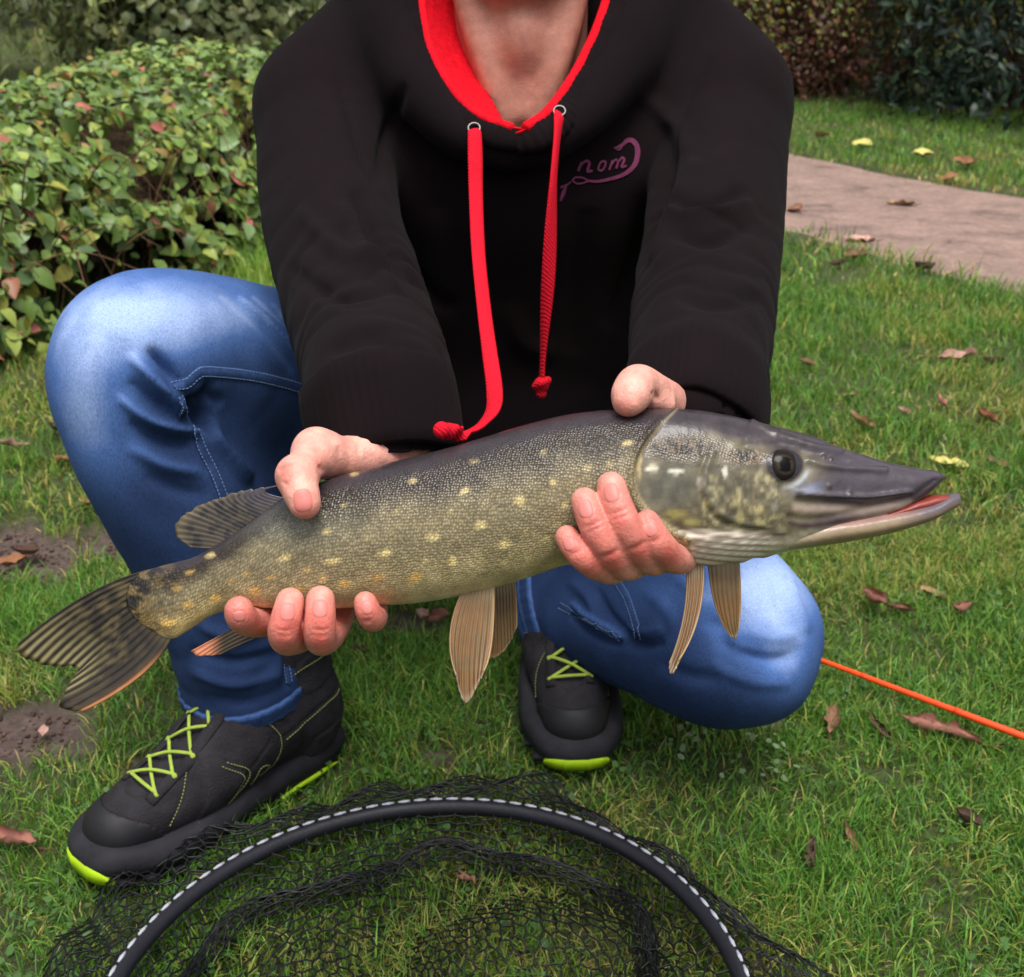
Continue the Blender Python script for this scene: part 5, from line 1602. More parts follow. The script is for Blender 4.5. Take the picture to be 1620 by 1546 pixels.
def pt_top(x, y, off=0.0):
    l, n, i, d = bt.ray_cast(Vector((x, y, 0.3)), Vector((0, 0, -1)))
    if l is None: return None
    return np.array(l + n * off)
def pt_side(s, y, z, off=0.0):
    l, n, i, d = bt.ray_cast(Vector((s * 0.2, y, z)), Vector((-s, 0, 0)))
    if l is None: return None
    return np.array(l + n * off)

def side_line(s, pts, off=0.0006):
    q = crom(np.array(pts), 6)
    r = [pt_side(s, y, z, off) for y, z in q]
    return np.array([x for x in r if x is not None])

BOOT_PARTS = []
BOOT_PARTS.append(('toe_cap', TC_V, TC_Q, capm, None))
BOOT_PARTS.append(('sole', SO_V, SO_F, solem, None))
V, F, _ = LUG.out(); BOOT_PARTS.append(('tread', V, F, solem, 'stuff'))
r_ = bumper(0.3058, 0.5, 0.001, 0.019, 0.0046); BOOT_PARTS.append(('toe_bumper', r_[0], r_[1], limem, None))
for s in (-1, 1):
    r_ = bumper(0.02, 0.105, 0.001, 0.006, 0.0050, s)
    if r_ is not None: BOOT_PARTS.append(('sole_flash', r_[0], r_[1], limem, None))
# padded collar
ring = []
for a in np.linspace(0, 2 * np.pi, 41)[:-1]:
    ring.append([0.046 * math.cos(a), 0.052 + 0.050 * math.sin(a) , 0.192 + 0.010 * math.sin(a)])
V, F = tube(np.array(ring + ring[:1]), 0.0115, 10, cap=False); BOOT_PARTS.append(('collar', V, F, linem, None))
# tongue
V_ = []
ty_ = [(0.105, 0.150), (0.098, 0.175), (0.098, 0.205), (0.106, 0.222)]
tg = np.array([[0, y, z, 0.011] for y, z in ty_])
V, F = tube(crom(tg, 6)[:, :3], np.array([0.030] * 18 + [0.022]), 14, flat=0.3, nrm=np.array([0, 1.0, 0.35])); BOOT_PARTS.append(('tongue', V, F, linem, None))
# laces
ey_y = [0.238, 0.215, 0.190, 0.164, 0.138, 0.114]
def eyel(s, k):
    y = ey_y[k]
    p = pt_top(s * (0.0205 - 0.0008 * k), y, 0.0022)
    return p
for k in range(len(ey_y) - 1):
    for s in (-1, 1):
        a, b_ = eyel(s, k), eyel(-s, k + 1)
        if a is None or b_ is None: continue
        m_ = (a + b_) / 2 + np.array([0, 0.001, 0.0035 + 0.0015 * s])
        c = crom(np.array([a - np.array([s * -0.004, 0, 0.003]), a, m_, b_, b_ + np.array([-s * -0.0 - s * 0.004, 0, -0.003])]), 6)
        V, F = tube(c, 0.0019, 8, flat=0.75, nrm=np.array([0, 0.4, 1.0])); BOOT_PARTS.append(('lace', V, F, lacem, None))
a, b_ = eyel(-1, 0), eyel(1, 0)
c = crom(np.array([a, (a + b_) / 2 + np.array([0, 0.002, 0.003]), b_]), 6)
V, F = tube(c, 0.0019, 8, flat=0.75, nrm=np.array([0, 0.4, 1.0])); BOOT_PARTS.append(('lace', V, F, lacem, None))
# eyelet facings
for s in (-1, 1):
    fc = [pt_top(s * (0.0225 - 0.0006 * k), y, 0.0006) for k, y in enumerate(np.linspace(0.247, 0.105, 9))]
    fc = np.array([q for q in fc if q is not None])
    V, F = tube(crom(fc, 4), 0.0062, 10, flat=0.32, nrm=np.array([s * 0.5, 0.3, 0.8])); BOOT_PARTS.append(('eyelet_facing', V, F, upm, None))
# stitched panels on both sides
for s in (-1, 1):
    mbs = MB()
    for pts in [[(0.238, 0.046), (0.208, 0.082), (0.193, 0.095)], [(0.167, 0.034), (0.146, 0.065), (0.170, 0.090)], [(0.173, 0.034), (0.154, 0.063), (0.176, 0.088)], [(0.118, 0.034), (0.104, 0.083), (0.122, 0.122)], [(0.098, 0.081), (0.05, 0.096), (0.01, 0.096)], [(0.140, 0.040), (0.132, 0.062), (0.118, 0.055), (0.126, 0.038)], [(0.100, 0.115), (0.075, 0.150), (0.03, 0.155)]]:
        c = side_line(s, pts)
        if len(c) < 4: continue
        d = np.concatenate([[0], np.cumsum(np.linalg.norm(np.diff(c, axis=0), axis=1))])
        s0 = 0
        while s0 + 0.003 < d[-1]:
            q = np.stack([np.interp([s0, s0 + 0.0013, s0 + 0.0026], d, c[:, k]) for k in range(3)], 1)
            V, F = tube(q, [0.0004, 0.00075, 0.0004], 5); mbs.add(V, F); s0 += 0.0036
    V, F, _ = mbs.out(); BOOT_PARTS.append(('stitching', V, F, threadm, 'stuff'))

def place_boot(label, heel, toe, roll=0.0, pitch=0.0, mirror=False, sc=1.0, z=0.0):
    heel, toe = np.asarray(heel, float), np.asarray(toe, float)
    d = toe - heel; d[2] = 0; d /= np.linalg.norm(d)
    x = np.array([d[1], -d[0], 0])
    Rm = np.column_stack([x * (-1 if mirror else 1), d, [0, 0, 1]])
    cp, sp = math.cos(pitch), math.sin(pitch)
    Rp = np.array([[1, 0, 0], [0, cp, -sp], [0, sp, cp]])
    f = lambda V: (V * sc - np.array([0, 0.30 * sc, 0])) @ Rp.T @ Rm.T + np.array([heel[0], heel[1], z]) + d * 0.30 * sc
    fl = (lambda F: [q[:, ::-1] for q in (F if isinstance(F, list) else [F])]) if mirror else (lambda F: F)
    b = mk('boot', f(BU_V), fl(BU_Q), upm, person)
    b['label'] = label
    for nm, V, F, mt, kd in BOOT_PARTS:
        o = mk(nm, f(V), fl(F), mt, b)
        if kd: o['kind'] = kd
    return b
def gp(px, py): return G(px, py)
t1 = G(142, 1398); h1 = G(512, 1172)
u1 = (h1 - t1) / np.linalg.norm(h1 - t1)
place_boot('dark grey boot set flat beside the landing net', t1 + u1 * 0.318, t1, sc=1.02)
t2 = G(905, 1222)
place_boot('dark grey boot under the low bent knee', t2 + np.array([-0.012, 0.31, 0]), t2, mirror=True, sc=1.02, pitch=-0.24, z=0.006)
# ================================================================== the pike
ZF = 0.77
pike = empty('pike', P(800, 800, ZF), 'long olive pike with yellow spots held across both hands', 'fish')
top_c = crom(np.array([(222, 906), (250, 897), (300, 884), (330, 869), (380, 838), (430, 802), (470, 778), (510, 762), (560, 747), (650, 724), (700, 711), (760, 694), (800, 681), (850, 667), (900, 656), (960, 649), (1010, 648), (1060, 646), (1110, 650), (1160, 659), (1210, 671), (1260, 683), (1290, 692), (1320, 705), (1360, 719), (1400, 731), (1450, 741), (1478, 745), (1492, 752)], float), 8)
bot_c = crom(np.array([(222, 985), (250, 1004), (275, 1010), (300, 996), (330, 977), (360, 966), (400, 961), (460, 963), (520, 963), (600, 957), (650, 955), (700, 948), (750, 938), (800, 925), (850, 909), (900, 893), (950, 893), (1000, 896), (1050, 892), (1100, 895), (1150, 892), (1200, 883), (1240, 873), (1270, 860), (1300, 845), (1340, 832), (1380, 820), (1420, 806), (1450, 791), (1475, 772), (1492, 757)], float), 8)
wid = np.array([(222, .0008), (245, .0030), (300, .0090), (400, .0190), (500, .0270), (600, .0320), (700, .0360), (850, .0390), (1000, .0400), (1100, .0395), (1200, .0345), (1250, .0315), (1300, .0275), (1350, .0240), (1400, .0205), (1440, .0170), (1470, .0130), (1485, .0085), (1492, .0030)])

def loft(xs, top, bot, w, na, e=0.92, zc=ZF, box=None):
    a = np.linspace(0, 2 * np.pi, na, endpoint=False)
    # more rings on the side that carries the markings
    cy = (top + bot) / 2; hh = (bot - top) / 2
    ca, sa = np.cos(a), np.sin(a)
    vy = -np.sign(ca) * np.abs(ca) ** e
    vz = -np.sign(sa) * np.abs(sa) ** e
    py = cy[:, None] + hh[:, None] * vy[None]
    vz = np.broadcast_to(vz, (len(xs), na))
    if box is not None:      # squarer lower edge where the upper jaw overhangs
        eb = np.where(ca[None] < 0, e + (0.42 - e) * box[:, None], e)
        vz = -np.sign(sa)[None] * np.abs(sa)[None] ** eb
    z = zc + w[:, None] * vz
    px = np.broadcast_to(xs[:, None], py.shape)
    # rounded root of the tail
    px = px - 22 * (1 - vy[None] ** 2) * sm(275, 222, px)
    V = CAMP + z[..., None] * FWD - ((py - 773) / FPX * zc)[..., None] * UPV + ((px - 810) / FPX * zc)[..., None] * RGT
    # where each point shows in the photograph (the far side mirrors the near side)
    zn = zc - np.abs(z - zc)
    qx = 810 + (px - 810) * zc / zn; qy = 773 + (py - 773) * zc / zn
    return V.reshape(-1, 3), qx.ravel(), qy.ravel(), np.tile(a, len(xs)), np.broadcast_to(vy, py.shape).ravel()
xs = np.concatenate([np.linspace(222, 1000, 300, endpoint=False), np.linspace(1000, 1300, 190, endpoint=False), np.linspace(1300, 1492, 90)])
tp = np.interp(xs, top_c[:, 0], top_c[:, 1]); bt_ = np.interp(xs, bot_c[:, 0], bot_c[:, 1]); ww = np.interp(xs, wid[:, 0], wid[:, 1])
kk = np.ones(9) / 9
ww = np.convolve(np.pad(ww, 4, 'edge'), kk, 'valid')
NA = 152
V1, X1, Y1, A1, U1 = loft(xs, tp, bt_, ww, NA, box=sm(1225, 1300, xs))
F1 = [grid_faces(len(xs), NA, True)[:, ::-1]]
# cap both ends
c0 = V1[:NA].mean(0); c1 = V1[-NA:].mean(0)
n1 = len(V1)
V1 = np.concatenate([V1, [c0, c1]])
X1 = np.append(X1, [xs[0], xs[-1]]); Y1 = np.append(Y1, [(tp[0] + bt_[0]) / 2, (tp[-1] + bt_[-1]) / 2]); A1 = np.append(A1, [np.pi / 2] * 2); U1 = np.append(U1, [0, 0])
j = np.arange(NA)
F1.append(np.concatenate([np.stack([np.full(NA, n1), j, (j + 1) % NA], 1), np.stack([np.full(NA, n1 + 1), (len(xs) - 1) * NA + (j + 1) % NA, (len(xs) - 1) * NA + j], 1)]))
# lower jaw
lj = np.array([(1170, 850, 870, .010), (1210, 836, 874, .0150), (1250, 828, 870, .0205), (1300, 820, 863, .0232), (1350, 814, 855, .0222), (1400, 807, 845, .0198), (1440, 801, 834, .0172), (1470, 794, 824, .0148), (1490, 785, 814, .0125), (1505, 780, 806, .0098), (1514, 781, 801, .0066), (1519, 788, 795, .0020)])
lc = crom(lj, 10)
V2, X2, Y2, A2, U2 = loft(lc[:, 0], lc[:, 1], lc[:, 2], lc[:, 3], 72, 0.85)
F2 = grid_faces(len(lc), 72, True)[:, ::-1]
V2 = np.concatenate([V2, [V2[-72:].mean(0)]]); X2 = np.append(X2, 1519); Y2 = np.append(Y2, 791); A2 = np.append(A2, np.pi / 2); U2 = np.append(U2, 0)
j = np.arange(72)
F2t = np.stack([np.full(72, len(V2) - 1), (len(lc) - 1) * 72 + (j + 1) % 72, (len(lc) - 1) * 72 + j], 1)

# ---- relief on the flank and head (pixel traced, mirrored to the far side by the section angle)
GILL = crom(np.array([(1080, 636), (1058, 658), (1040, 676), (1022, 698), (1010, 722), (1004, 748), (1006, 775), (1018, 800), (1040, 822), (1066, 840), (1092, 852)], float), 8)
PREOP = crom(np.array([(1118, 722), (1108, 750), (1108, 780), (1120, 806), (1146, 828), (1180, 838), (1220, 842)], float), 8)
BELLYL = crom(np.array([(1092, 852), (1130, 848), (1180, 846), (1240, 842)], float), 8)
LIP = crom(np.array([(1250, 828), (1275, 832), (1310, 828), (1360, 818), (1410, 806), (1450, 793), (1480, 770)], float), 8)
MAXL = crom(np.array([(1262, 782), (1290, 784), (1330, 786), (1370, 787), (1400, 784), (1440, 779)], float), 8)
side1 = np.abs(np.sin(A1))
def relief(V, X, Y, A, F):
    N = vnormals(V, np.concatenate([f if f.shape[1] == 4 else np.column_stack([f, f[:, 2]]) for f in F]))
    d = np.zeros(len(V)); s = np.abs(np.sin(A))
    # opercular flap stands proud of the body behind it
    gx = np.interp(Y, GILL[:, 1], GILL[:, 0]); inside = sm(660, 690, Y) * (1 - sm(842, 858, Y))
    d += inside * 0.0026 * sm(-3, 3, X - gx) * (1 - sm(60, 190, X - gx)) * s
    d -= 0.0014 * np.exp(-(pldist(X, Y, GILL + np.array([-6, 2])) / 5) ** 2) * s
    d += 0.0010 * np.exp(-(pldist(X, Y, PREOP) / 5) ** 2) - 0.0012 * np.exp(-(pldist(X, Y, PREOP + np.array([9, -5])) / 6) ** 2)
    d -= 0.0013 * np.exp(-(pldist(X, Y, BELLYL) / 4) ** 2)
    # folds of the gill membrane under the throat
    fan = sm(1040, 1075, X) * (1 - sm(1190, 1240, X)) * sm(836, 850, Y + (X - 1090) * 0.04) * (Y > 800)
    d += fan * 0.0007 * np.sin((Y - 34 * (1 - np.exp(-np.clip(X - 1040, 0, 999) / 50))) * 0.68)
    # eye socket, brow ridge, snout
    ex, ey = 1241, 735
    r = np.hypot((X - ex) / 1.1, Y - ey)
    d += 0.0009 * np.exp(-((r - 34) / 9) ** 2) - 0.0024 * np.exp(-(r / 24) ** 2)
    d += 0.0024 * np.exp(-(pldist(X, Y, np.array([(1180, 704), (1230, 702), (1290, 716), (1340, 728)])) / 9) ** 2) * s
    d -= 0.0022 * np.exp(-(pldist(X, Y, np.array([(1278, 728), (1300, 736), (1330, 740), (1400, 745)])) / 5) ** 2)
    d -= 0.0018 * np.exp(-(pldist(X, Y, np.array([(1190, 668), (1230, 688), (1290, 706), (1330, 714)])) / 4) ** 2)
    d -= 0.0024 * np.exp(-(pldist(X, Y, MAXL) / 4.5) ** 2)
    d += 0.0014 * np.exp(-(pldist(X, Y, MAXL + np.array([0, 12])) / 8) ** 2)
    d += 0.0016 * np.exp(-(pldist(X, Y, LIP + np.array([0, -9])) / 7) ** 2)
    for nx, ny, a in ((1316, 725, .0022), (1305, 721, .0016), (1312, 770, .0012), (1344, 778, .0010), (1262, 768, .0010), (1268, 690, .0008), (1228, 682, .0008)):
        d -= a * np.exp(-(((X - nx) ** 2 + (Y - ny) ** 2) / 4.2 ** 2))
    d += 0.0007 * (fbm(np.stack([X / 26, Y / 26, A * 2], 1), 15) - 0.5)
    return V + N * d[:, None]
V1 = relief(V1, X1, Y1, A1, F1)

# ---- colour of the skin
def pike_col(X, Y, A, U, jaw=False):
    # u: 0 back .. 1 belly, the back is rolled a little towards the viewer
    u = np.arccos(np.clip(-U, -1, 1)) / np.pi
    u = np.where(A < np.pi, u - 0.035, u + 0.035)
    p3 = np.stack([X, Y, A * 40], 1)
    n1_ = fbm(p3 / 16, 25); n2_ = fbm(p3 / 45, 28)
    uu = u + (n2_ - 0.5) * 0.12 + (n1_ - .5) * 0.05
    back, dark, olive, pale, belly = lin(50, 43, 47), lin(48, 38, 28), lin(132, 120, 90), lin(186, 170, 126), lin(236, 218, 178)  # violet-grey tint of the back is sky reflection painted into the colour
    k1, k2, k3, k4 = sm(0.15, 0.23, uu), sm(0.25, 0.46, uu), sm(0.54, 0.76, uu), sm(0.76, 0.95, uu)
    C = back * (1 - k1)[:, None] + dark * k1[:, None]
    for k, c in ((k2, olive), (k3, pale), (k4, belly)):
        C = C * (1 - k)[:, None] + c * k[:, None]
    # warmer, yellower root of the tail
    tl = ((1 - sm(250, 420, X)) * sm(0.45, 0.8, u) * 0.5)[:, None]
    C = C * (1 - tl) + lin(176, 138, 60) * tl
    # greyer patch on the flank ahead of the tail
    bl = (0.35 * np.exp(-(((X - 480) / 90) ** 2 + ((Y - 835) / 32) ** 2)))[:, None]
    C = C * (1 - bl) + lin(128, 134, 122) * bl
    # blotched root of the tail
    n5 = fbm(np.stack([X / 15, Y / 11, X * 0], 1), 3)
    rt = (1 - sm(205, 315, X + 60 * (n1_ - 0.5)))[:, None]
    C = C * (1 - rt) + (lin(30, 25, 22) * sm(0.44, 0.58, n5)[:, None] + lin(104, 86, 50) * (1 - sm(0.44, 0.58, n5))[:, None]) * rt
    # pale yellow bars and spots
    SP = [(517, 841, 7, 5, 1), (453, 882, 12, 5, 1), (526, 888, 12, 6, 1), (609, 875, 13, 5.5, 1), (684, 850, 12, 7, 1), (734, 778, 8, 6, .9), (762, 831, 11, 7, 1), (822, 792, 10.5, 7, 1), (876, 763, 7, 6, .9), (800, 862, 10, 7, 1), (715, 888, 9, 8, 1), (657, 915, 12, 8, 1), (598, 914, 14, 5, .85), (545, 925, 11, 6, .95), (473, 933, 12, 6, .95), (402, 936, 11, 7, 1), (340, 947, 10, 7, 1), (332, 880, 8, 5, .6), (713, 812, 7, 4, .5), (833, 837, 6, 4, .5), (674, 887, 8, 5, .5), (762, 887, 7, 6, .5), (840, 883, 10, 6, .5), (798, 893, 8, 5, .5), (864, 853, 9, 8, .4), (993, 702, 9, 5, .8), (652, 761, 7, 5, .6), (894, 798, 6, 6, .5), (487, 902, 9, 4, .5), (389, 909, 8, 4, .4), (513, 916, 8, 5, .5), (616, 939, 9, 6, .5), (297, 957, 11, 7, .9), (268, 986, 13, 6, .9), (560, 750, 7, 5, .5), (628, 810, 7, 4, .4), (580, 855, 8, 4, .35), (430, 915, 9, 4, .5), (930, 740, 7, 5, .5), (965, 735, 8, 5, .45), (365, 920, 8, 4, .5), (300, 905, 8, 5, .5), (280, 930, 9, 5, .5), (545, 800, 6, 4, .4), (750, 730, 6, 4, .4), (860, 715, 6, 4, .4)]
    jx = (fbm(np.stack([X / 9, Y / 9, X * 0], 1), 35) - 0.5) * 9; jy = (fbm(np.stack([X / 9, Y / 9, X * 0 + 5], 1), 36) - 0.5) * 6
    for x, y, rx, ry, s in SP:
        dx, dy = X - x + jx, Y - y + jy + (X - x) * 0.12
        m = 0.9 * s * (1 - sm(0.3, 1.35, np.hypot(dx / rx, dy / ry)))
        c = lin(226, 204, 140) if y < 900 else lin(222, 178, 98)
        C = C * (1 - m)[:, None] + c * m[:, None]
    # ---- head
    gx = np.interp(Y, GILL[:, 1], GILL[:, 0])
    hd = sm(-2, 4, X - gx) * (X > 990)
    hC = np.empty_like(C)
    top_, cheek, low = lin(54, 46, 50), lin(110, 102, 80), lin(216, 204, 176)
    v = u + (n2_ - .5) * 0.10
    a1, a2 = sm(0.20, 0.29, v), sm(0.66, 0.80, v)
    hC[:] = top_ * (1 - a1)[:, None] + cheek * a1[:, None]
    hC = hC * (1 - a2)[:, None] + low * a2[:, None]
    # scaly dark cheek bands behind the eye
    bd = np.exp(-(((X - 1085) / 62) ** 2 + ((Y - 706 - (X - 1085) * 0.02) / 17) ** 2) ** 2) + np.exp(-(((X - 1180) / 34) ** 2 + ((Y - 722) / 12) ** 2) ** 2)
    chk = (vnoise(np.stack([X / 4.2, Y / 6.0, X * 0], 1), 44))
    chk = sm(0.25, 0.8, chk)
    bcol = lin(28, 22, 20) * (1 - chk)[:, None] + lin(118, 100, 84) * chk[:, None]
    bd = np.clip(bd, 0, 1)[:, None] * 0.95
    hC = hC * (1 - bd) + bcol * bd
    # the bands are crossed by a darker rim above and behind
    m = (0.6 * np.exp(-(pldist(X, Y, np.array([(1022, 690), (1060, 730), (1110, 738), (1160, 738), (1208, 740)])) / 7) ** 2))[:, None]
    hC = hC * (1 - m) + lin(60, 52, 42) * m
    # grey-blue gill cover and yellow olive blotches
    gc = (0.7 * np.exp(-(((X - 1058) / 46) ** 2 + ((Y - 772) / 38) ** 2) ** 2))[:, None]
    hC = hC * (1 - gc) + lin(80, 82, 74) * gc
    for x, y, rx, ry, s, c in ((1033, 740, 12, 6, .9, (222, 216, 190)), (1071, 745, 14, 5, .9, (222, 220, 200)), (1110, 762, 8, 10, .7, (216, 206, 190)), (1147, 747, 6, 10, .85, (228, 224, 210)), (1120, 800, 9, 9, .6, (178, 166, 110)), (1070, 815, 22, 8, .7, (150, 142, 74)), (1095, 828, 16, 7, .6, (168, 160, 88)), (1200, 805, 9, 8, .7, (196, 182, 126)), (1172, 820, 10, 9, .7, (190, 178, 120)), (1202, 826, 8, 7, .7, (204, 192, 132)), (1165, 793, 7, 7, .5, (186, 174, 124)), (1225, 800, 6, 10, .4, (160, 160, 150)), (1012, 735, 4, 30, .6, (186, 168, 120)), (1046, 826, 18, 5, .6, (186, 172, 110))):
        m = (s * (1 - sm(0.5, 1.2, np.hypot((X - x + jx * .6) / rx, (Y - y + jy * .6) / ry))))[:, None]
        hC = hC * (1 - m) + lin(*c) * m
    mo = fbm(np.stack([X / 9, Y / 9, X * 0], 1), 48)
    ck_ = sm(1090, 1120, X) * (1 - sm(1225, 1255, X)) * sm(735, 755, Y) * (1 - sm(832, 845, Y))
    m = (ck_ * sm(0.50, 0.78, mo) * 0.5)[:, None]; hC = hC * (1 - m) + lin(186, 176, 130) * m
    m = (ck_ * sm(0.52, 0.28, mo) * 0.55)[:, None]; hC = hC * (1 - m) + lin(62, 58, 46) * m
    hC = hC * (0.50 + 0.92 * fbm(np.stack([X / 13, Y / 13, X * 0], 1), 49))[:, None]
    # bright rim under the eye, dark socket
    r = np.hypot((X - 1241) / 1.08, Y - 735)
    m = (0.6 * np.exp(-((r - 35) / 4) ** 2) * sm(735, 752, Y) * sm(1232, 1258, X))[:, None]
    hC = hC * (1 - m) + lin(196, 206, 216) * m
    m = (1 - sm(24, 31, r))[:, None]
    hC = hC * (1 - m) + lin(34, 30, 36) * m
    m = (0.75 * np.exp(-(((X - 1290) / 26) ** 2 + ((Y - 772 + (X - 1290) * .2) / 9) ** 2)))[:, None]
    hC = hC * (1 - m) + lin(150, 160, 196) * m
    # snout: dark slate on top, pale jaw edge, dark mouth lines
    sn = (sm(1255, 1330, X) * (1 - sm(0.72, 0.9, u)))[:, None]
    hC = hC * (1 - sn) + lin(66, 58, 66) * sn
    for ln, w_, c, s in ((MAXL, 4, (34, 28, 38), .9), (LIP, 4.5, (52, 34, 40), .9), (PREOP + np.array([9, -5]), 5, (82, 78, 68), .6), (BELLYL, 3.5, (120, 104, 84), .8), (GILL, 2.6, (196, 178, 132), .8), (GILL + np.array([-7, 2]), 5, (44, 36, 26), .8)):
        m = (s * np.exp(-(pldist(X, Y, ln) / w_) ** 2))[:, None]
        hC = hC * (1 - m) + lin(*c) * m
    m = (0.8 * np.exp(-(pldist(X, Y, MAXL + np.array([0, 22])) / 9) ** 2))[:, None]
    hC = hC * (1 - m) + lin(150, 132, 118) * m
    # white throat with dark pleats
    fan = (sm(1046, 1075, X) * (1 - sm(1195, 1260, X)) * sm(836, 852, Y))
    pl = sm(0.0, 0.7, 0.5 + 0.5 * np.sin((Y - 34 * (1 - np.exp(-np.clip(X - 1040, 0, 999) / 50))) * 0.68))
    fc = lin(232, 222, 206) * pl[:, None] + lin(158, 138, 118) * (1 - pl)[:, None]
    hC = hC * (1 - fan)[:, None] + fc * fan[:, None]
    for nx, ny, rr_ in ((1316, 725, 5), (1305, 721, 4), (1312, 770, 4), (1344, 778, 4)):
        m = (0.85 * np.exp(-(((X - nx) ** 2 + (Y - ny) ** 2) / rr_ ** 2)))[:, None]
        hC = hC * (1 - m) + lin(50, 36, 36) * m
    C = C * (1 - hd)[:, None] + hC * hd[:, None]
    return C * (0.72 + 0.56 * n1_)[:, None]
C1 = pike_col(X1, Y1, A1, U1)
# lower jaw colours: pink lip, red mouth floor, cream chin, slate tip
u2 = np.arccos(np.clip(-U2, -1, 1)) / np.pi
C2 = np.broadcast_to(lin(146, 130, 104), (len(V2), 3)).copy()
k = sm(0.52, 0.30, u2)[:, None]; C2 = C2 * (1 - k) + lin(150, 116, 108) * k
k = (sm(0.24, 0.10, u2) * sm(1330, 1400, X2))[:, None]; C2 = C2 * (1 - k) + lin(172, 66, 52) * k
k = (sm(1400, 1490, X2) * sm(1.0, 0.5, u2))[:, None]; C2 = C2 * (1 - k) + lin(92, 84, 92) * k
k = (0.5 * np.exp(-((u2 - 0.62) / 0.10) ** 2) * sm(1200, 1300, X2))[:, None]; C2 = C2 * (1 - k) + lin(140, 116, 92) * k
k = (1 - sm(1230, 1330, X2))[:, None]; C2 = C2 * (1 - k) + lin(178, 164, 136) * k
C2 *= (0.85 + 0.3 * fbm(np.stack([X2, Y2, A2 * 30], 1) / 14, 66))[:, None]

fm, nt, b = new_mat('pike_skin')
L = nt.links.new
at = N_(nt, 'ShaderNodeAttribute', attribute_name='Col')
uvn = N_(nt, 'ShaderNodeUVMap', uv_map='UVMap')
vo = N_(nt, 'ShaderNodeTexVoronoi', Scale=1.0, Randomness=0.55)
L(uvn.outputs[0], vo.inputs['Vector'])
sa_ = N_(nt, 'ShaderNodeAttribute', attribute_name='scaly')
mr = N_(nt, 'ShaderNodeMapRange'); mr.inputs['From Min'].default_value = 0.05; mr.inputs['From Max'].default_value = 0.62
mr.inputs['To Min'].default_value = 1.55; mr.inputs['To Max'].default_value = 0.55
L(vo.outputs['Distance'], mr.inputs['Value'])
mm = N_(nt, 'ShaderNodeMix', data_type='FLOAT'); mm.inputs['A'].default_value = 1.0
L(sa_.outputs['Fac'], mm.inputs['Factor']); L(mr.outputs[0], mm.inputs['B'])
sc_ = N_(nt, 'ShaderNodeVectorMath', operation='SCALE'); L(at.outputs['Color'], sc_.inputs[0]); L(mm.outputs['Result'], sc_.inputs['Scale'])
L(sc_.outputs[0], b.inputs['Base Color'])
b.inputs['Roughness'].default_value = 0.40; b.inputs['Specular IOR Level'].default_value = 0.32
b.inputs['Coat Weight'].default_value = 0.32; b.inputs['Coat Roughness'].default_value = 0.12
bp = N_(nt, 'ShaderNodeBump', Distance=0.0007, Strength=0.5, invert=True)
L(sa_.outputs['Fac'], bp.inputs['Strength'])
nb = N_(nt, 'ShaderNodeTexNoise', Scale=140.0, Detail=4.0); tcb = N_(nt, 'ShaderNodeTexCoord'); L(tcb.outputs['Object'], nb.inputs['Vector'])
bp2 = N_(nt, 'ShaderNodeBump', Strength=0.35, Distance=0.0016); L(nb.outputs['Fac'], bp2.inputs['Height']); L(bp2.outputs[0], bp.inputs['Normal'])
L(vo.outputs['Distance'], bp.inputs['Height']); L(bp.outputs[0], b.inputs['Normal']); L(bp.outputs[0], b.inputs['Coat Normal'])
sub_u = A1 / (2 * np.pi)
hh1 = np.interp(X1, xs, (bt_ - tp) / 2)
arc = A1 * 0.5 * (hh1 + np.interp(X1, xs, ww) / ZF * FPX)
gx1 = np.interp(Y1, GILL[:, 1], GILL[:, 0])
scaly = 1 - 0.93 * sm(-2, 4, X1 - gx1) * (X1 > 990)
un1 = np.arccos(np.clip(-U1, -1, 1)) / np.pi
band = np.exp(-(((X1 - 1085) / 66) ** 2 + ((Y1 - 706) / 22) ** 2) ** 2) + np.exp(-(((X1 - 1180) / 36) ** 2 + ((Y1 - 722) / 15) ** 2) ** 2)
scaly = np.maximum(scaly, np.clip(band, 0, 0.9))
scaly *= 0.35 + 0.65 * sm(0.14, 0.26, un1)
scaly *= 0.8 - 0.45 * sm(0.6, 0.95, un1)
uv1 = np.stack([(X1 + arc * 0.25) / 4.6, (arc - 0.25 * X1) / 3.9], 1)
nV1 = len(V1)
VV = np.concatenate([V1, V2]); CC = np.concatenate([C1, C2])
FQ = np.concatenate([F1[0], F2 + nV1]); FT = np.concatenate([F1[1], F2t + nV1])
fbody = mk('body', VV, [FQ, FT], fm, pike, col=CC, uv=np.concatenate([uv1, np.zeros((len(V2), 2))]), attrs={'scaly': np.concatenate([scaly, np.zeros(len(V2))])})
fsurf = Surf(V1, F1[0])

# red floor of the mouth between the jaws
mx_ = np.linspace(1385, 1496, 40)
jt = np.interp(mx_, lc[:, 0], lc[:, 1]); jw = np.interp(mx_, lc[:, 0], lc[:, 3]) * 0.80
ub = np.interp(mx_, bot_c[:, 0], bot_c[:, 1])
mt = np.maximum(jt - 11 * sm(1496, 1470, mx_) * sm(1385, 1420, mx_), ub - 6)
V, _, _, _, _ = loft(mx_, np.minimum(mt, jt + 3), jt + 12, np.maximum(jw, .001), 28)
cm = np.broadcast_to(lin(132, 54, 44), (len(V), 3)) * (0.7 + 0.6 * fbm(V * 260, 4))[:, None]
mk('mouth_lining', V, grid_faces(len(mx_), 28, True)[:, ::-1], col_mat('mouth_flesh', rough=0.35, spec=0.5, sss=0.1), pike, col=cm)

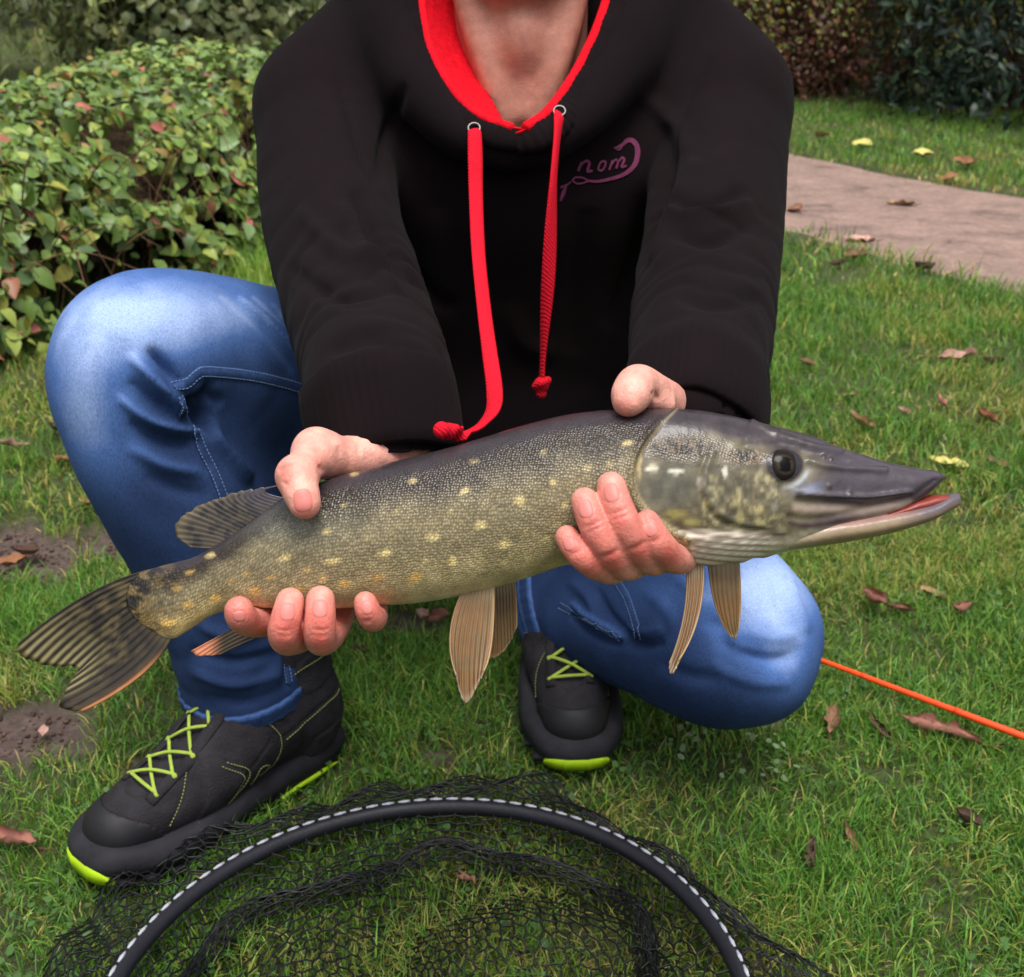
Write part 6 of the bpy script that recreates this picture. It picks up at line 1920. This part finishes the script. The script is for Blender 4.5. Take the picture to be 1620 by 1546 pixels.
# eye: glossy dome, gold ring, black pupil
for sgn in (1, -1):
    h = fsurf.hit(1242, 735, 0.0)
    c = h[0] + h[1] * 0.0008
    nrm = h[1]
    if sgn < 0:
        off = (c - P(1242, 735, ZF)) @ FWD
        c = c - 2 * off * FWD; nrm = nrm - 2 * (nrm @ FWD) * FWD
    u = np.cross(nrm, UPV); u /= np.linalg.norm(u); v = np.cross(u, nrm)
    R = np.array([u, v, nrm])
    V, F = ball(c - nrm * 0.0058, 0.0112, 32, 24, (1, 0.96, 0.5), R)
    rad = np.linalg.norm((V - c) @ np.array([u, v]).T, axis=1)
    cc = np.broadcast_to(lin(30, 24, 24), (len(V), 3)).copy()
    g = (0.65 * np.exp(-((rad - 0.0050) / 0.00045) ** 2))[:, None]; cc = cc * (1 - g) + lin(124, 112, 66) * g
    pm_ = (rad < 0.0044)[:, None]; cc = np.where(pm_, lin(6, 6, 8), cc)
    mk('eye', V, F, col_mat('pike_eye', rough=0.12, spec=0.12), pike, col=cc)

# fins
finm = col_mat('pike_fin', rough=0.35, spec=0.5, vary=0.12, vscale=120, transl=0.18, coat=0.25)
def fin(name, base, mid, edge, z, col, nr=9, nv=26, nu=90, ripple=0.0011, depth=0.0, label=None, bend=0.0, zend=None, fray=9.0):
    """rays run from the base line over the mid line to the free edge; all three are pixel polylines"""
    B_, M_, E_ = (rsn(crom(np.array(q, float), 8) if len(q) > 2 else np.array(q, float), nu) for q in (base, mid, edge))
    v = np.linspace(0, 1, nv)[None, :, None]
    # frayed free edge
    fr = (fbm(np.stack([np.linspace(0, 1, nu) * nr * 1.5, np.full(nu, z * 50), np.zeros(nu)], 1), 31) - 0.5) * fray
    E_ = E_ + (E_ - M_) / (np.linalg.norm(E_ - M_, axis=1)[:, None] + 1e-6) * fr[:, None]
    Ctl = 2 * M_ - 0.5 * (B_ + E_)
    G_ = B_[:, None] * (1 - v) ** 2 + 2 * Ctl[:, None] * v * (1 - v) + E_[:, None] * v ** 2
    u = np.linspace(0, 1, nu)[:, None]; vv = np.linspace(0, 1, nv)[None]
    ray = np.abs(np.sin(u * np.pi * nr))
    zz = z + ripple * (ray - 0.5) * (0.4 + 0.6 * vv) + bend * np.sin(u * 3 + 0.5) * vv + (0 if zend is None else (zend - z) * vv)
    PX, PY = G_[..., 0], G_[..., 1]
    # slight fraying of the edge between rays
    V = CAMP + zz[..., None] * FWD - ((PY - 773) / FPX * zz)[..., None] * UPV + ((PX - 810) / FPX * zz)[..., None] * RGT
    C = col(np.broadcast_to(u, PX.shape), np.broadcast_to(vv, PX.shape), np.broadcast_to(ray, PX.shape), PX, PY).reshape(-1, 3)
    o = mk(name, V.reshape(-1, 3), grid_faces(nu, nv), finm, pike, col=C)
    so = o.modifiers.new('thick', 'SOLIDIFY'); so.thickness = 0.0009; so.offset = 0
    if label: o['label'] = label
    return o
def rsn(c, n):
    d = np.concatenate([[0], np.cumsum(np.hypot(*np.diff(c, axis=0).T))]); t = np.linspace(0, d[-1], n)
    return np.stack([np.interp(t, d, c[:, 0]), np.interp(t, d, c[:, 1])], 1)
def mixc(a, b, k): return a * (1 - k)[..., None] + b * k[..., None]
def c_tail(u, v, ray, X, Y):
    C = np.broadcast_to(lin(86, 74, 48), u.shape + (3,)).copy()
    n = fbm(np.stack([X.ravel() / 15, Y.ravel() / 11, X.ravel() * 0], 1), 3).reshape(u.shape)
    C = mixc(C, lin(30, 25, 22), sm(0.44, 0.56, n) * 0.9)
    C = mixc(C, lin(30, 26, 24), (1 - ray) ** 1.3 * sm(0.35, 0.65, v) * 0.9)
    C = mixc(C, lin(172, 160, 114), ray ** 2 * sm(0.5, 0.95, v) * 0.75 * (1 - sm(0.7, 0.82, u)))
    C = mixc(C, lin(40, 33, 28), sm(0.55, 0.15, v) * sm(0.3, 0.6, u) * 0.7)
    C = mixc(C, lin(52, 44, 36), sm(0.72, 0.86, u) * 0.6)
    C = mixc(C, lin(176, 116, 72), sm(0.92, 0.99, u) * sm(0.1, 0.5, v) * 0.85)
    C = mixc(C, lin(50, 44, 42), sm(0.06, 0.0, u) * 0.8)
    C = mixc(C, lin(104, 86, 50), sm(0.2, 0.0, v) * 0.5)
    return C
fin('tail_fin', [(250, 898), (240, 925), (242, 955), (252, 985), (272, 1008)], [(140, 939), (140, 972), (172, 998), (176, 1018), (184, 1045), (205, 1064), (222, 1070)], [(27, 1020), (30, 1034), (52, 1045), (84, 1053), (124, 1057), (112, 1078), (98, 1104), (95, 1116), (110, 1124), (132, 1125)], ZF, c_tail, nr=15, ripple=0.0009, bend=0.006, nu=140)
def c_dors(u, v, ray, X, Y):
    C = np.broadcast_to(lin(70, 61, 48), u.shape + (3,)).copy()
    C = mixc(C, lin(40, 35, 34), (1 - ray) ** 1.5 * 0.45)
    n = fbm(np.stack([X.ravel() / 12, Y.ravel() / 10, X.ravel() * 0], 1), 6).reshape(u.shape)
    C = mixc(C, lin(30, 26, 25), sm(0.44, 0.58, n) * 0.9)
    C = mixc(C, lin(120, 108, 76), sm(0.8, 1.0, v) * 0.5)
    C = mixc(C, lin(86, 80, 92), sm(0.55, 1.0, u) * 0.7)
    return C
fin('dorsal_fin', [(338, 868), (375, 843), (415, 815), (452, 788)], [(318, 868), (335, 835), (362, 806), (420, 778)], [(300, 866), (280, 848), (279, 832), (294, 813), (325, 796), (380, 778), (440, 769)], ZF, c_dors, nr=19, ripple=0.0005, bend=0.003)
def c_low(u, v, ray, X, Y):
    C = np.broadcast_to(lin(128, 94, 54), u.shape + (3,)).copy()
    C = mixc(C, lin(86, 66, 42), (1 - ray) ** 1.5 * 0.45)
    n = fbm(np.stack([X.ravel() / 20, Y.ravel() / 30, X.ravel() * 0], 1), 9).reshape(u.shape)
    C = mixc(C, lin(112, 94, 62), sm(0.4, 0.65, n) * 0.6)
    C = mixc(C, lin(186, 150, 106), sm(0.93, 0.98, u) * 0.8 + sm(0.05, 0.0, u) * 0.4)
    C = mixc(C, lin(212, 186, 160), sm(0.94, 1.0, v) * 0.7)
    C = mixc(C, lin(176, 158, 118), sm(0.2, 0.0, v) * 0.6)
    return C
fin('pelvic_fin', [(735, 926), (750, 925), (768, 923), (782, 920)], [(712, 1000), (735, 1018), (758, 1015), (779, 1010)], [(722, 1070), (730, 1103), (738, 1110), (752, 1092), (766, 1060)], 0.760, c_low, nr=9, ripple=0.0012, bend=0.003, zend=0.74)
fin('pelvic_fin', [(776, 926), (790, 922), (804, 918), (815, 912)], [(778, 995), (790, 992), (804, 985), (818, 975)], [(772, 1042), (784, 1038), (800, 1026), (812, 1004), (816, 992)], 0.785, c_low, nr=8, ripple=0.0012)
fin('pectoral_fin', [(1084, 878), (1094, 882), (1104, 883), (1113, 880)], [(1083, 965), (1092, 975), (1100, 975), (1106, 970)], [(1059, 1050), (1059, 1062), (1063, 1067), (1067, 1061), (1074, 1044)], 0.760, c_low, nr=6, ripple=0.001, zend=0.735, fray=4)
fin('pectoral_fin', [(1120, 882), (1135, 884), (1152, 884), (1169, 876)], [(1128, 945), (1142, 955), (1158, 955), (1172, 945)], [(1150, 1000), (1157, 1008), (1164, 1008), (1168, 996)], 0.768, c_low, nr=7, ripple=0.001)
def c_anal(u, v, ray, X, Y):
    C = np.broadcast_to(lin(72, 62, 46), u.shape + (3,)).copy()
    C = mixc(C, lin(44, 38, 32), (1 - ray) ** 1.5 * 0.6)
    C = mixc(C, lin(216, 140, 104), sm(355, 325, X) * 0.9)
    return C
fin('anal_fin', [(422, 966), (440, 980), (430, 1000)], [(360, 999), (374, 1010), (382, 1020)], [(301, 1031), (314, 1037), (348, 1036)], 0.775, c_anal, nr=5, ripple=0.0008, nu=50)
# ================================================================== landing net in the grass
nt_c = np.array([-0.074, 0.742]); NR = 0.281
net = empty('landing_net', (nt_c[0], nt_c[1], 0), 'black landing net hoop lying on the lawn', 'landing net')
hoopm = col_mat('net_hoop', rough=0.5, spec=0.4, bump=0.4, bscale=250, bdist=0.001, vary=0.2, vscale=50, color=lin(26, 26, 34))
meshm = col_mat('net_mesh', rough=0.45, spec=0.4, vary=0.2, vscale=60, color=lin(17, 18, 22))
dashm = col_mat('net_thread', rough=0.7, spec=0.3, vary=0.1, vscale=200, color=lin(172, 174, 184))
def hz(a): return 0.030 + 0.006 * np.sin(a * 2 + 0.7)
A = np.linspace(0, 2 * np.pi, 161)
hoop_pts = np.stack([nt_c[0] + NR * np.cos(A), nt_c[1] + NR * np.sin(A), hz(A)], 1)
V, F = tube(hoop_pts, 0.0085, 14, cap=False)
hoop = mk('hoop', V, F, hoopm, net)
# pale thread stitched along the outer top of the rim
nd_ = 104
for q in range(nd_):
    a = 2 * np.pi * (q + np.array([0.06, 0.42, 0.80])) / nd_
    pts = np.stack([nt_c[0] + (NR + 0.0035) * np.cos(a), nt_c[1] + (NR + 0.0035) * np.sin(a), hz(a) + 0.0082], 1)
    if proj(pts)[1].mean() > 1600: continue
    V, F = tube(pts, [0.0012, 0.0021, 0.0012], 6, flat=0.6)
    mk('thread', V, F, dashm, hoop)
# hexagonal netting: outside skirt lying on the grass, inside wall and floor of the bag
def hexnet(surf, nu, nv, r=0.0011, jit=0.12):
    """surf(u,v)->xyz, honeycomb of nu x nv cells as thin three-sided cords"""
    segs = []
    def pt(i, j): return (i, j)
    su, sv = 1.0 / nu, 1.0 / nv
    nodes = {}
    def node(i, j):
        if (i, j) not in nodes:
            k = (i + j) % 2
            nodes[(i, j)] = ((i) * su, (j + (0.17 if k else -0.17)) * sv)
        return (i, j)
    ed = []
    for i in range(nu + 1):
        for j in range(nv + 1):
            node(i, j)
            if i < nu: ed.append(((i, j), (i + 1, j))); node(i + 1, j)
            if (i + j) % 2 == 1 and j < nv: ed.append(((i, j), (i, j + 1))); node(i, j + 1)
    keys = list(nodes); ix = {k: q for q, k in enumerate(keys)}
    uv = np.array([nodes[k] for k in keys]) + RNG.normal(0, jit, (len(keys), 2)) * np.array([su, sv])
    XYZ = surf(uv[:, 0], uv[:, 1])
    E = np.array([(ix[a], ix[b_]) for a, b_ in ed])
    a, b_ = XYZ[E[:, 0]], XYZ[E[:, 1]]
    t = b_ - a; Ln = np.linalg.norm(t, axis=1)[:, None] + 1e-9; t = t / Ln
    n = np.cross(t, np.array([0.2, 0.1, 1.0])); n /= np.linalg.norm(n, axis=1)[:, None] + 1e-9
    m = np.cross(t, n)
    Vs = []
    for q in range(3):
        an = 2 * np.pi * q / 3
        o = (np.cos(an) * n + np.sin(an) * m) * r
        Vs += [a + o - t * r * .5, b_ + o + t * r * .5]
    V = np.stack(Vs, 1).reshape(-1, 3)
    k = np.arange(len(E))[:, None] * 6
    F = np.concatenate([k + np.array([0, 2, 3, 1]), k + np.array([2, 4, 5, 3]), k + np.array([4, 0, 1, 5])])
    return V, F
def gz(x, y): return ground_h(x, y)
def skirt(u, v):
    a = -0.15 * np.pi + u * 1.32 * np.pi
    out = (0.052 + 0.045 * np.exp(-((a - 2.55) / 0.5) ** 2) + 0.020 * np.sin(a * 5 + 1) + 0.012 * np.sin(a * 11))
    r = NR + v * out
    x, y = nt_c[0] + r * np.cos(a), nt_c[1] + r * np.sin(a)
    z = hz(a) * (1 - v) ** 0.7 + (gz(x, y) + 0.020 + 0.012 * np.sin(a * 23 + v * 5)) * (1 - (1 - v) ** 0.7) + 0.010 * np.sin(np.pi * v)
    return np.stack([x, y, z], 1)
def wall(u, v):
    a = u * 2 * np.pi
    r = NR - 0.004 - v * (0.052 + 0.018 * np.sin(a * 3 + 2) + 0.010 * np.sin(a * 7))
    x, y = nt_c[0] + r * np.cos(a), nt_c[1] + r * np.sin(a)
    z = hz(a) * (1 - v) + v * (gz(x, y) + 0.018 + 0.010 * np.sin(a * 9))
    return np.stack([x, y, z], 1)
def roll(u, v):
    a = u * 2 * np.pi
    r = NR - 0.050 - 0.018 * np.sin(a * 3 + 2) - 0.010 * np.sin(a * 7) - v * 0.022
    x, y = nt_c[0] + r * np.cos(a), nt_c[1] + r * np.sin(a)
    z = gz(x, y) + 0.022 + 0.011 * np.sin(np.pi * v) + 0.004 * np.sin(a * 13)
    return np.stack([x, y, z], 1)
def floor_(u, v):
    a = u * 2 * np.pi
    r = (NR - 0.055) * (1 - v * 0.97)
    x, y = nt_c[0] + r * np.cos(a), nt_c[1] + r * np.sin(a)
    z = gz(x, y) + 0.014 + 0.014 * fbm(np.stack([x * 20, y * 20, x * 0], 1), 13) + 0.012 * np.sin(a * 4 + r * 30) * (r > 0.05)
    return np.stack([x, y, z], 1)
mbn = MB()
for sf, nu, nv, r in ((skirt, 150, 8, .00105), (skirt, 128, 7, .00105), (wall, 170, 5, .0011), (roll, 170, 6, .0011), (roll, 150, 5, .0011)):
    V, F = hexnet(sf, nu, nv, r); mbn.add(V, F)
V, F = hexnet(floor_, 110, 20, .0011); mbn.add(V, F)
mbn.make('netting', meshm, net)['kind'] = 'stuff'

# ================================================================== orange rod
ra, rb = G(1255, 1028, 0.022), G(1700, 1196, 0.030)
d = rb - ra
rod = empty('fishing_rod', ra, 'thin bright orange rod lying across the grass', 'rod')
orm = col_mat('orange_glassfibre', rough=0.3, spec=0.5, vary=0.08, vscale=80, coat=0.3, color=lin(240, 78, 28))
s_ = np.linspace(-0.55, 2.4, 60)
pts = ra + d * s_[:, None]
pts[:, 2] = np.interp(s_, [-0.55, 0, 1, 2.4], [0.014, 0.022, 0.030, 0.040])
rr = np.interp(s_, [-0.55, 0, 1, 2.4], [0.0020, 0.0030, 0.0046, 0.0066])
V, F = tube(pts, rr, 12); mk('blank', V, F, orm, rod)
for sv in (0.28, 0.62, 0.95, 1.5):
    k = np.array([sv - 0.012, sv - 0.006, sv + 0.006, sv + 0.012])
    p_ = ra + d * k[:, None]; p_[:, 2] = np.interp(k, [-0.55, 0, 1, 2.4], [0.014, 0.022, 0.030, 0.040])
    r0 = np.interp(sv, [-0.55, 0, 1, 2.4], [0.0020, 0.0030, 0.0046, 0.0066])
    V, F = tube(p_, [r0, r0 * 1.12, r0 * 1.12, r0], 12); mk('joint_ring', V, F, col_mat('rod_ring', rough=0.4, color=lin(222, 70, 26)), rod)

# ================================================================== fallen leaves, each one a thing
dl_m = col_mat('dead_leaf', rough=0.7, spec=0.25, vary=0.3, vscale=90, bump=0.6, bscale=160, bdist=0.002)
def dead_leaf_mesh(kind, curl, roll_, col, seed):
    n, m = 12, 7
    t = np.linspace(0, 1, n); s = np.linspace(-1, 1, m)
    w = {'broad': 0.36, 'long': 0.20, 'round': 0.44}[kind] * np.sin(np.pi * np.clip(t, 0.01, 0.99) ** 0.8) ** 0.75
    T, S = np.meshgrid(t, s, indexing='ij')
    ang = S * roll_
    x = w[:, None] * np.sin(ang) / max(roll_, .01)
    z = w[:, None] * (1 - np.cos(ang)) / max(roll_, .01)
    y = T - 0.5
    z = z + curl * (T - 0.5) ** 2
    p = np.stack([x, y, z], -1).reshape(-1, 3)
    p[:, 2] += (fbm(p * 7 + seed, seed) - 0.5) * 0.26
    p[:, 0] += (fbm(p * 6 + seed + 9, seed) - 0.5) * 0.20
    C = np.broadcast_to(col, (len(p), 3)) * (0.75 + 0.5 * fbm(p * 9 + seed, seed + 3))[:, None]
    rib = np.exp(-((S.ravel()) / 0.10) ** 2)[:, None]
    C = C * (1 - 0.35 * rib) + lin(150, 110, 86) * 0.35 * rib
    st = tube(np.array([[0, -0.5, 0], [0.01, -0.62, 0.02], [0.04, -0.74, 0.05]]), [0.018, 0.013, 0.010], 5)
    F = grid_faces(n, m)
    V = np.concatenate([p, st[0]]); C = np.concatenate([C, np.broadcast_to(lin(104, 72, 54), (len(st[0]), 3))])
    me = mesh_data('fallen_leaf', V, [np.concatenate([F, st[1][0] + len(p)]), st[1][1] + len(p)], dl_m, col=C)
    return me
LCOL = {'brown': lin(146, 106, 86), 'red': lin(168, 114, 100), 'tan': lin(168, 134, 100), 'yellow': lin(206, 196, 116), 'dark': lin(88, 66, 56), 'pink': lin(196, 154, 140), 'rust': lin(152, 106, 76)}
LIB = {}
def fallen(px, py, size, kind, colr, rot, label, group=None, curl=0.5, roll_=1.2, tilt=0.15, lift=0.012, onpath=False):
    key = (kind, colr, round(curl, 1), round(roll_, 1))
    if key not in LIB: LIB[key] = dead_leaf_mesh(kind, curl, roll_, LCOL[colr], len(LIB) + 1)
    p = G(px, py, 0.0)
    zz = float(ground_h(np.array([p[0]]), np.array([p[1]]))[0]) + lift
    if onpath: zz = -0.006
    p = G(px, py, zz + 0.004)
    o = bpy.data.objects.new('fallen_leaf', LIB[key])
    COL.objects.link(o)
    o.location = (p[0], p[1], zz)
    o.rotation_euler = (RNG.normal(0, tilt), RNG.normal(0, tilt), rot)
    o.scale = (size,) * 3
    tag(o, label, 'leaf', group or 'fallen autumn leaves on the lawn')
    return o
GR = 'fallen autumn leaves on the lawn'
fallen(1487, 1152, 0.098, 'long', 'red', 1.15, 'long curled reddish leaf lying just below the orange rod', curl=0.35, roll_=2.2, lift=0.022)
fallen(1318, 1135, 0.058, 'long', 'brown', -0.35, 'narrow brown leaf standing in grass between knee and orange rod', curl=0.3, roll_=1.6, tilt=0.5, lift=0.02)
fallen(1392, 1148, 0.05, 'long', 'dark', 0.3, 'dark edge-on leaf beside the long curled reddish leaf', curl=0.5, roll_=2.0, tilt=0.6, lift=0.018)
fallen(1384, 948, 0.052, 'round', 'red', 0.4, 'plump crumpled red brown leaf in grass below the pike snout', curl=0.9, roll_=2.4, lift=0.022)
fallen(1424, 962, 0.034, 'round', 'brown', 1.2, 'small brown leaf beside the plump crumpled red brown leaf', curl=0.7, roll_=2.0)
fallen(1521, 962, 0.036, 'round', 'red', 2.0, 'small round red leaf with a yellow blade beside it', curl=1.0, roll_=2.4, lift=0.02)
fallen(1475, 938, 0.040, 'broad', 'tan', 0.9, 'flat tan leaf in grass under the open pike mouth', curl=0.4, roll_=1.0)
fallen(1500, 735, 0.070, 'broad', 'yellow', 1.3, 'pale yellow leaf in grass behind the pike snout', curl=0.4, roll_=1.0)
fallen(1515, 562, 0.095, 'long', 'pink', 1.0, 'pale pinkish leaf lying flat on bright grass', curl=0.3, roll_=1.4)
fallen(1362, 668, 0.060, 'broad', 'tan', 0.8, 'curled tan leaf above the pike head', curl=0.8, roll_=2.0)
fallen(1430, 652, 0.042, 'round', 'pink', 0.2, 'small pink leaf above the pike snout', curl=0.8, roll_=2.0)
fallen(1488, 632, 0.055, 'long', 'red', 0.1, 'upright reddish leaf in grass above the pike snout', curl=0.5, roll_=1.6, tilt=0.6, lift=0.03)
fallen(1562, 660, 0.060, 'broad', 'rust', 0.5, 'rust coloured leaf beside the pale yellow leaf', curl=0.7, roll_=1.8)
fallen(1570, 572, 0.05, 'round', 'dark', 1.0, 'dark shrivelled leaf next to the pale pinkish leaf', curl=0.8, roll_=2.2)
fallen(1580, 735, 0.05, 'broad', 'brown', 0.4, 'brown leaf in the longer grass beyond the snout', curl=0.6, roll_=1.4)
fallen(1275, 575, 0.045, 'round', 'brown', 0.7, 'brown leaf on the lawn beside the sleeve', curl=0.8, roll_=1.8)
fallen(1345, 625, 0.04, 'broad', 'tan', 1.9, 'small tan leaf beside the curled tan leaf', curl=0.5, roll_=1.2)
fallen(1215, 570, 0.04, 'round', 'dark', 0.1, 'dark leaf touching the outline of the sleeve', curl=0.7, roll_=1.8)
fallen(1460, 425, 0.075, 'round', 'dark', 0.4, 'dark brown leaf at the near edge of the path', curl=0.8, roll_=1.8)
fallen(1355, 405, 0.075, 'broad', 'brown', 1.4, 'brown leaf in grass just short of the path', curl=0.6, roll_=1.4)
fallen(1325, 418, 0.05, 'round', 'dark', 2.1, 'small dark leaf near the path edge', curl=0.7, roll_=1.8)
fallen(1360, 379, 0.10, 'broad', 'pink', 1.5, 'pink leaf lying where grass meets path', curl=0.2, roll_=0.8, onpath=True)
fallen(1425, 322, 0.10, 'broad', 'tan', 1.4, 'light tan leaf alone in the middle of the path', curl=0.2, roll_=0.8, onpath=True)
fallen(1258, 331, 0.07, 'round', 'brown', 0.6, 'brown leaf on the path next to the sleeve', curl=0.5, roll_=1.2, onpath=True)
fallen(1363, 228, 0.10, 'broad', 'yellow', 1.0, 'pale yellow leaf on the grass strip before the autumn shrub', curl=0.3, roll_=0.9, lift=0.03)
fallen(1460, 243, 0.10, 'broad', 'yellow', 1.7, 'pale yellow leaf on the grass strip before the laurel', curl=0.3, roll_=0.9, lift=0.03)
fallen(1300, 215, 0.08, 'round', 'tan', 0.4, 'tan leaf on the grass strip under the autumn shrub', curl=0.5, roll_=1.2, lift=0.03)
fallen(1525, 256, 0.09, 'broad', 'rust', 0.9, 'rust coloured leaf on the grass strip under the laurel', curl=0.5, roll_=1.2, lift=0.03)
fallen(1500, 281, 0.08, 'broad', 'rust', 1.6, 'rust coloured leaf at the far edge of the path', curl=0.3, roll_=0.9, lift=0.02)
fallen(1345, 1340 - 20, 0.036, 'long', 'brown', 0.2, 'small brown leaf low in grass at the right of the net', curl=0.5, roll_=1.6)
fallen(1290, 1345, 0.05, 'long', 'dark', -0.2, 'dark narrow leaf standing in grass right of the net', curl=0.4, roll_=1.6, tilt=0.5, lift=0.02)
fallen(20, 702, 0.075, 'long', 'pink', -0.5, 'pinkish leaf propped in grass beside the raised knee', curl=0.4, roll_=1.4, tilt=0.5, lift=0.03)
fallen(88, 678, 0.05, 'round', 'dark', 0.3, 'dark leaf in grass touching the raised knee', curl=0.8, roll_=2.0)
fallen(98, 728, 0.05, 'broad', 'rust', 0.9, 'rust coloured leaf in grass beside the raised shin', curl=0.6, roll_=1.6)
fallen(40, 874, 0.06, 'broad', 'dark', 1.1, 'dark wet leaf lying on the bare mud patch', curl=0.6, roll_=1.4, lift=0.004)
fallen(18, 888, 0.05, 'broad', 'rust', 1.9, 'rust coloured leaf at the rim of the bare mud patch', curl=0.5, roll_=1.2, lift=0.006)
fallen(137, 795, 0.06, 'long', 'tan', 0.8, 'tan curled leaf between the shin and the mud patch', curl=0.6, roll_=1.6)
fallen(15, 1322, 0.075, 'long', 'red', 1.2, 'curled red leaf in grass left of the boot', curl=0.5, roll_=2.0, lift=0.02)
fallen(68, 1152, 0.018, 'broad', 'pink', 0.2, 'tiny pale leaf scrap on the mud near the tail fin', curl=0.3, roll_=0.8, lift=0.004)
fallen(668, 973, 0.036, 'round', 'pink', 0.5, 'pinkish crumpled leaf under the pike belly', curl=0.9, roll_=2.2, lift=0.02)
fallen(694, 977, 0.040, 'round', 'red', 1.3, 'reddish crumpled leaf beside the pelvic fin', curl=0.9, roll_=2.2, lift=0.02)
fallen(570, 1026, 0.022, 'round', 'dark', 1.3, 'small dark leaf scrap under the little finger', curl=0.7, roll_=1.8)
fallen(735, 1385, 0.03, 'long', 'red', 0.9, 'reddish leaf scrap caught inside the landing net', curl=0.4, roll_=1.2)
fallen(1530, 1292, 0.03, 'round', 'dark', 0.9, 'dark leaf scrap low in grass far below the orange rod', curl=0.7, roll_=1.8)
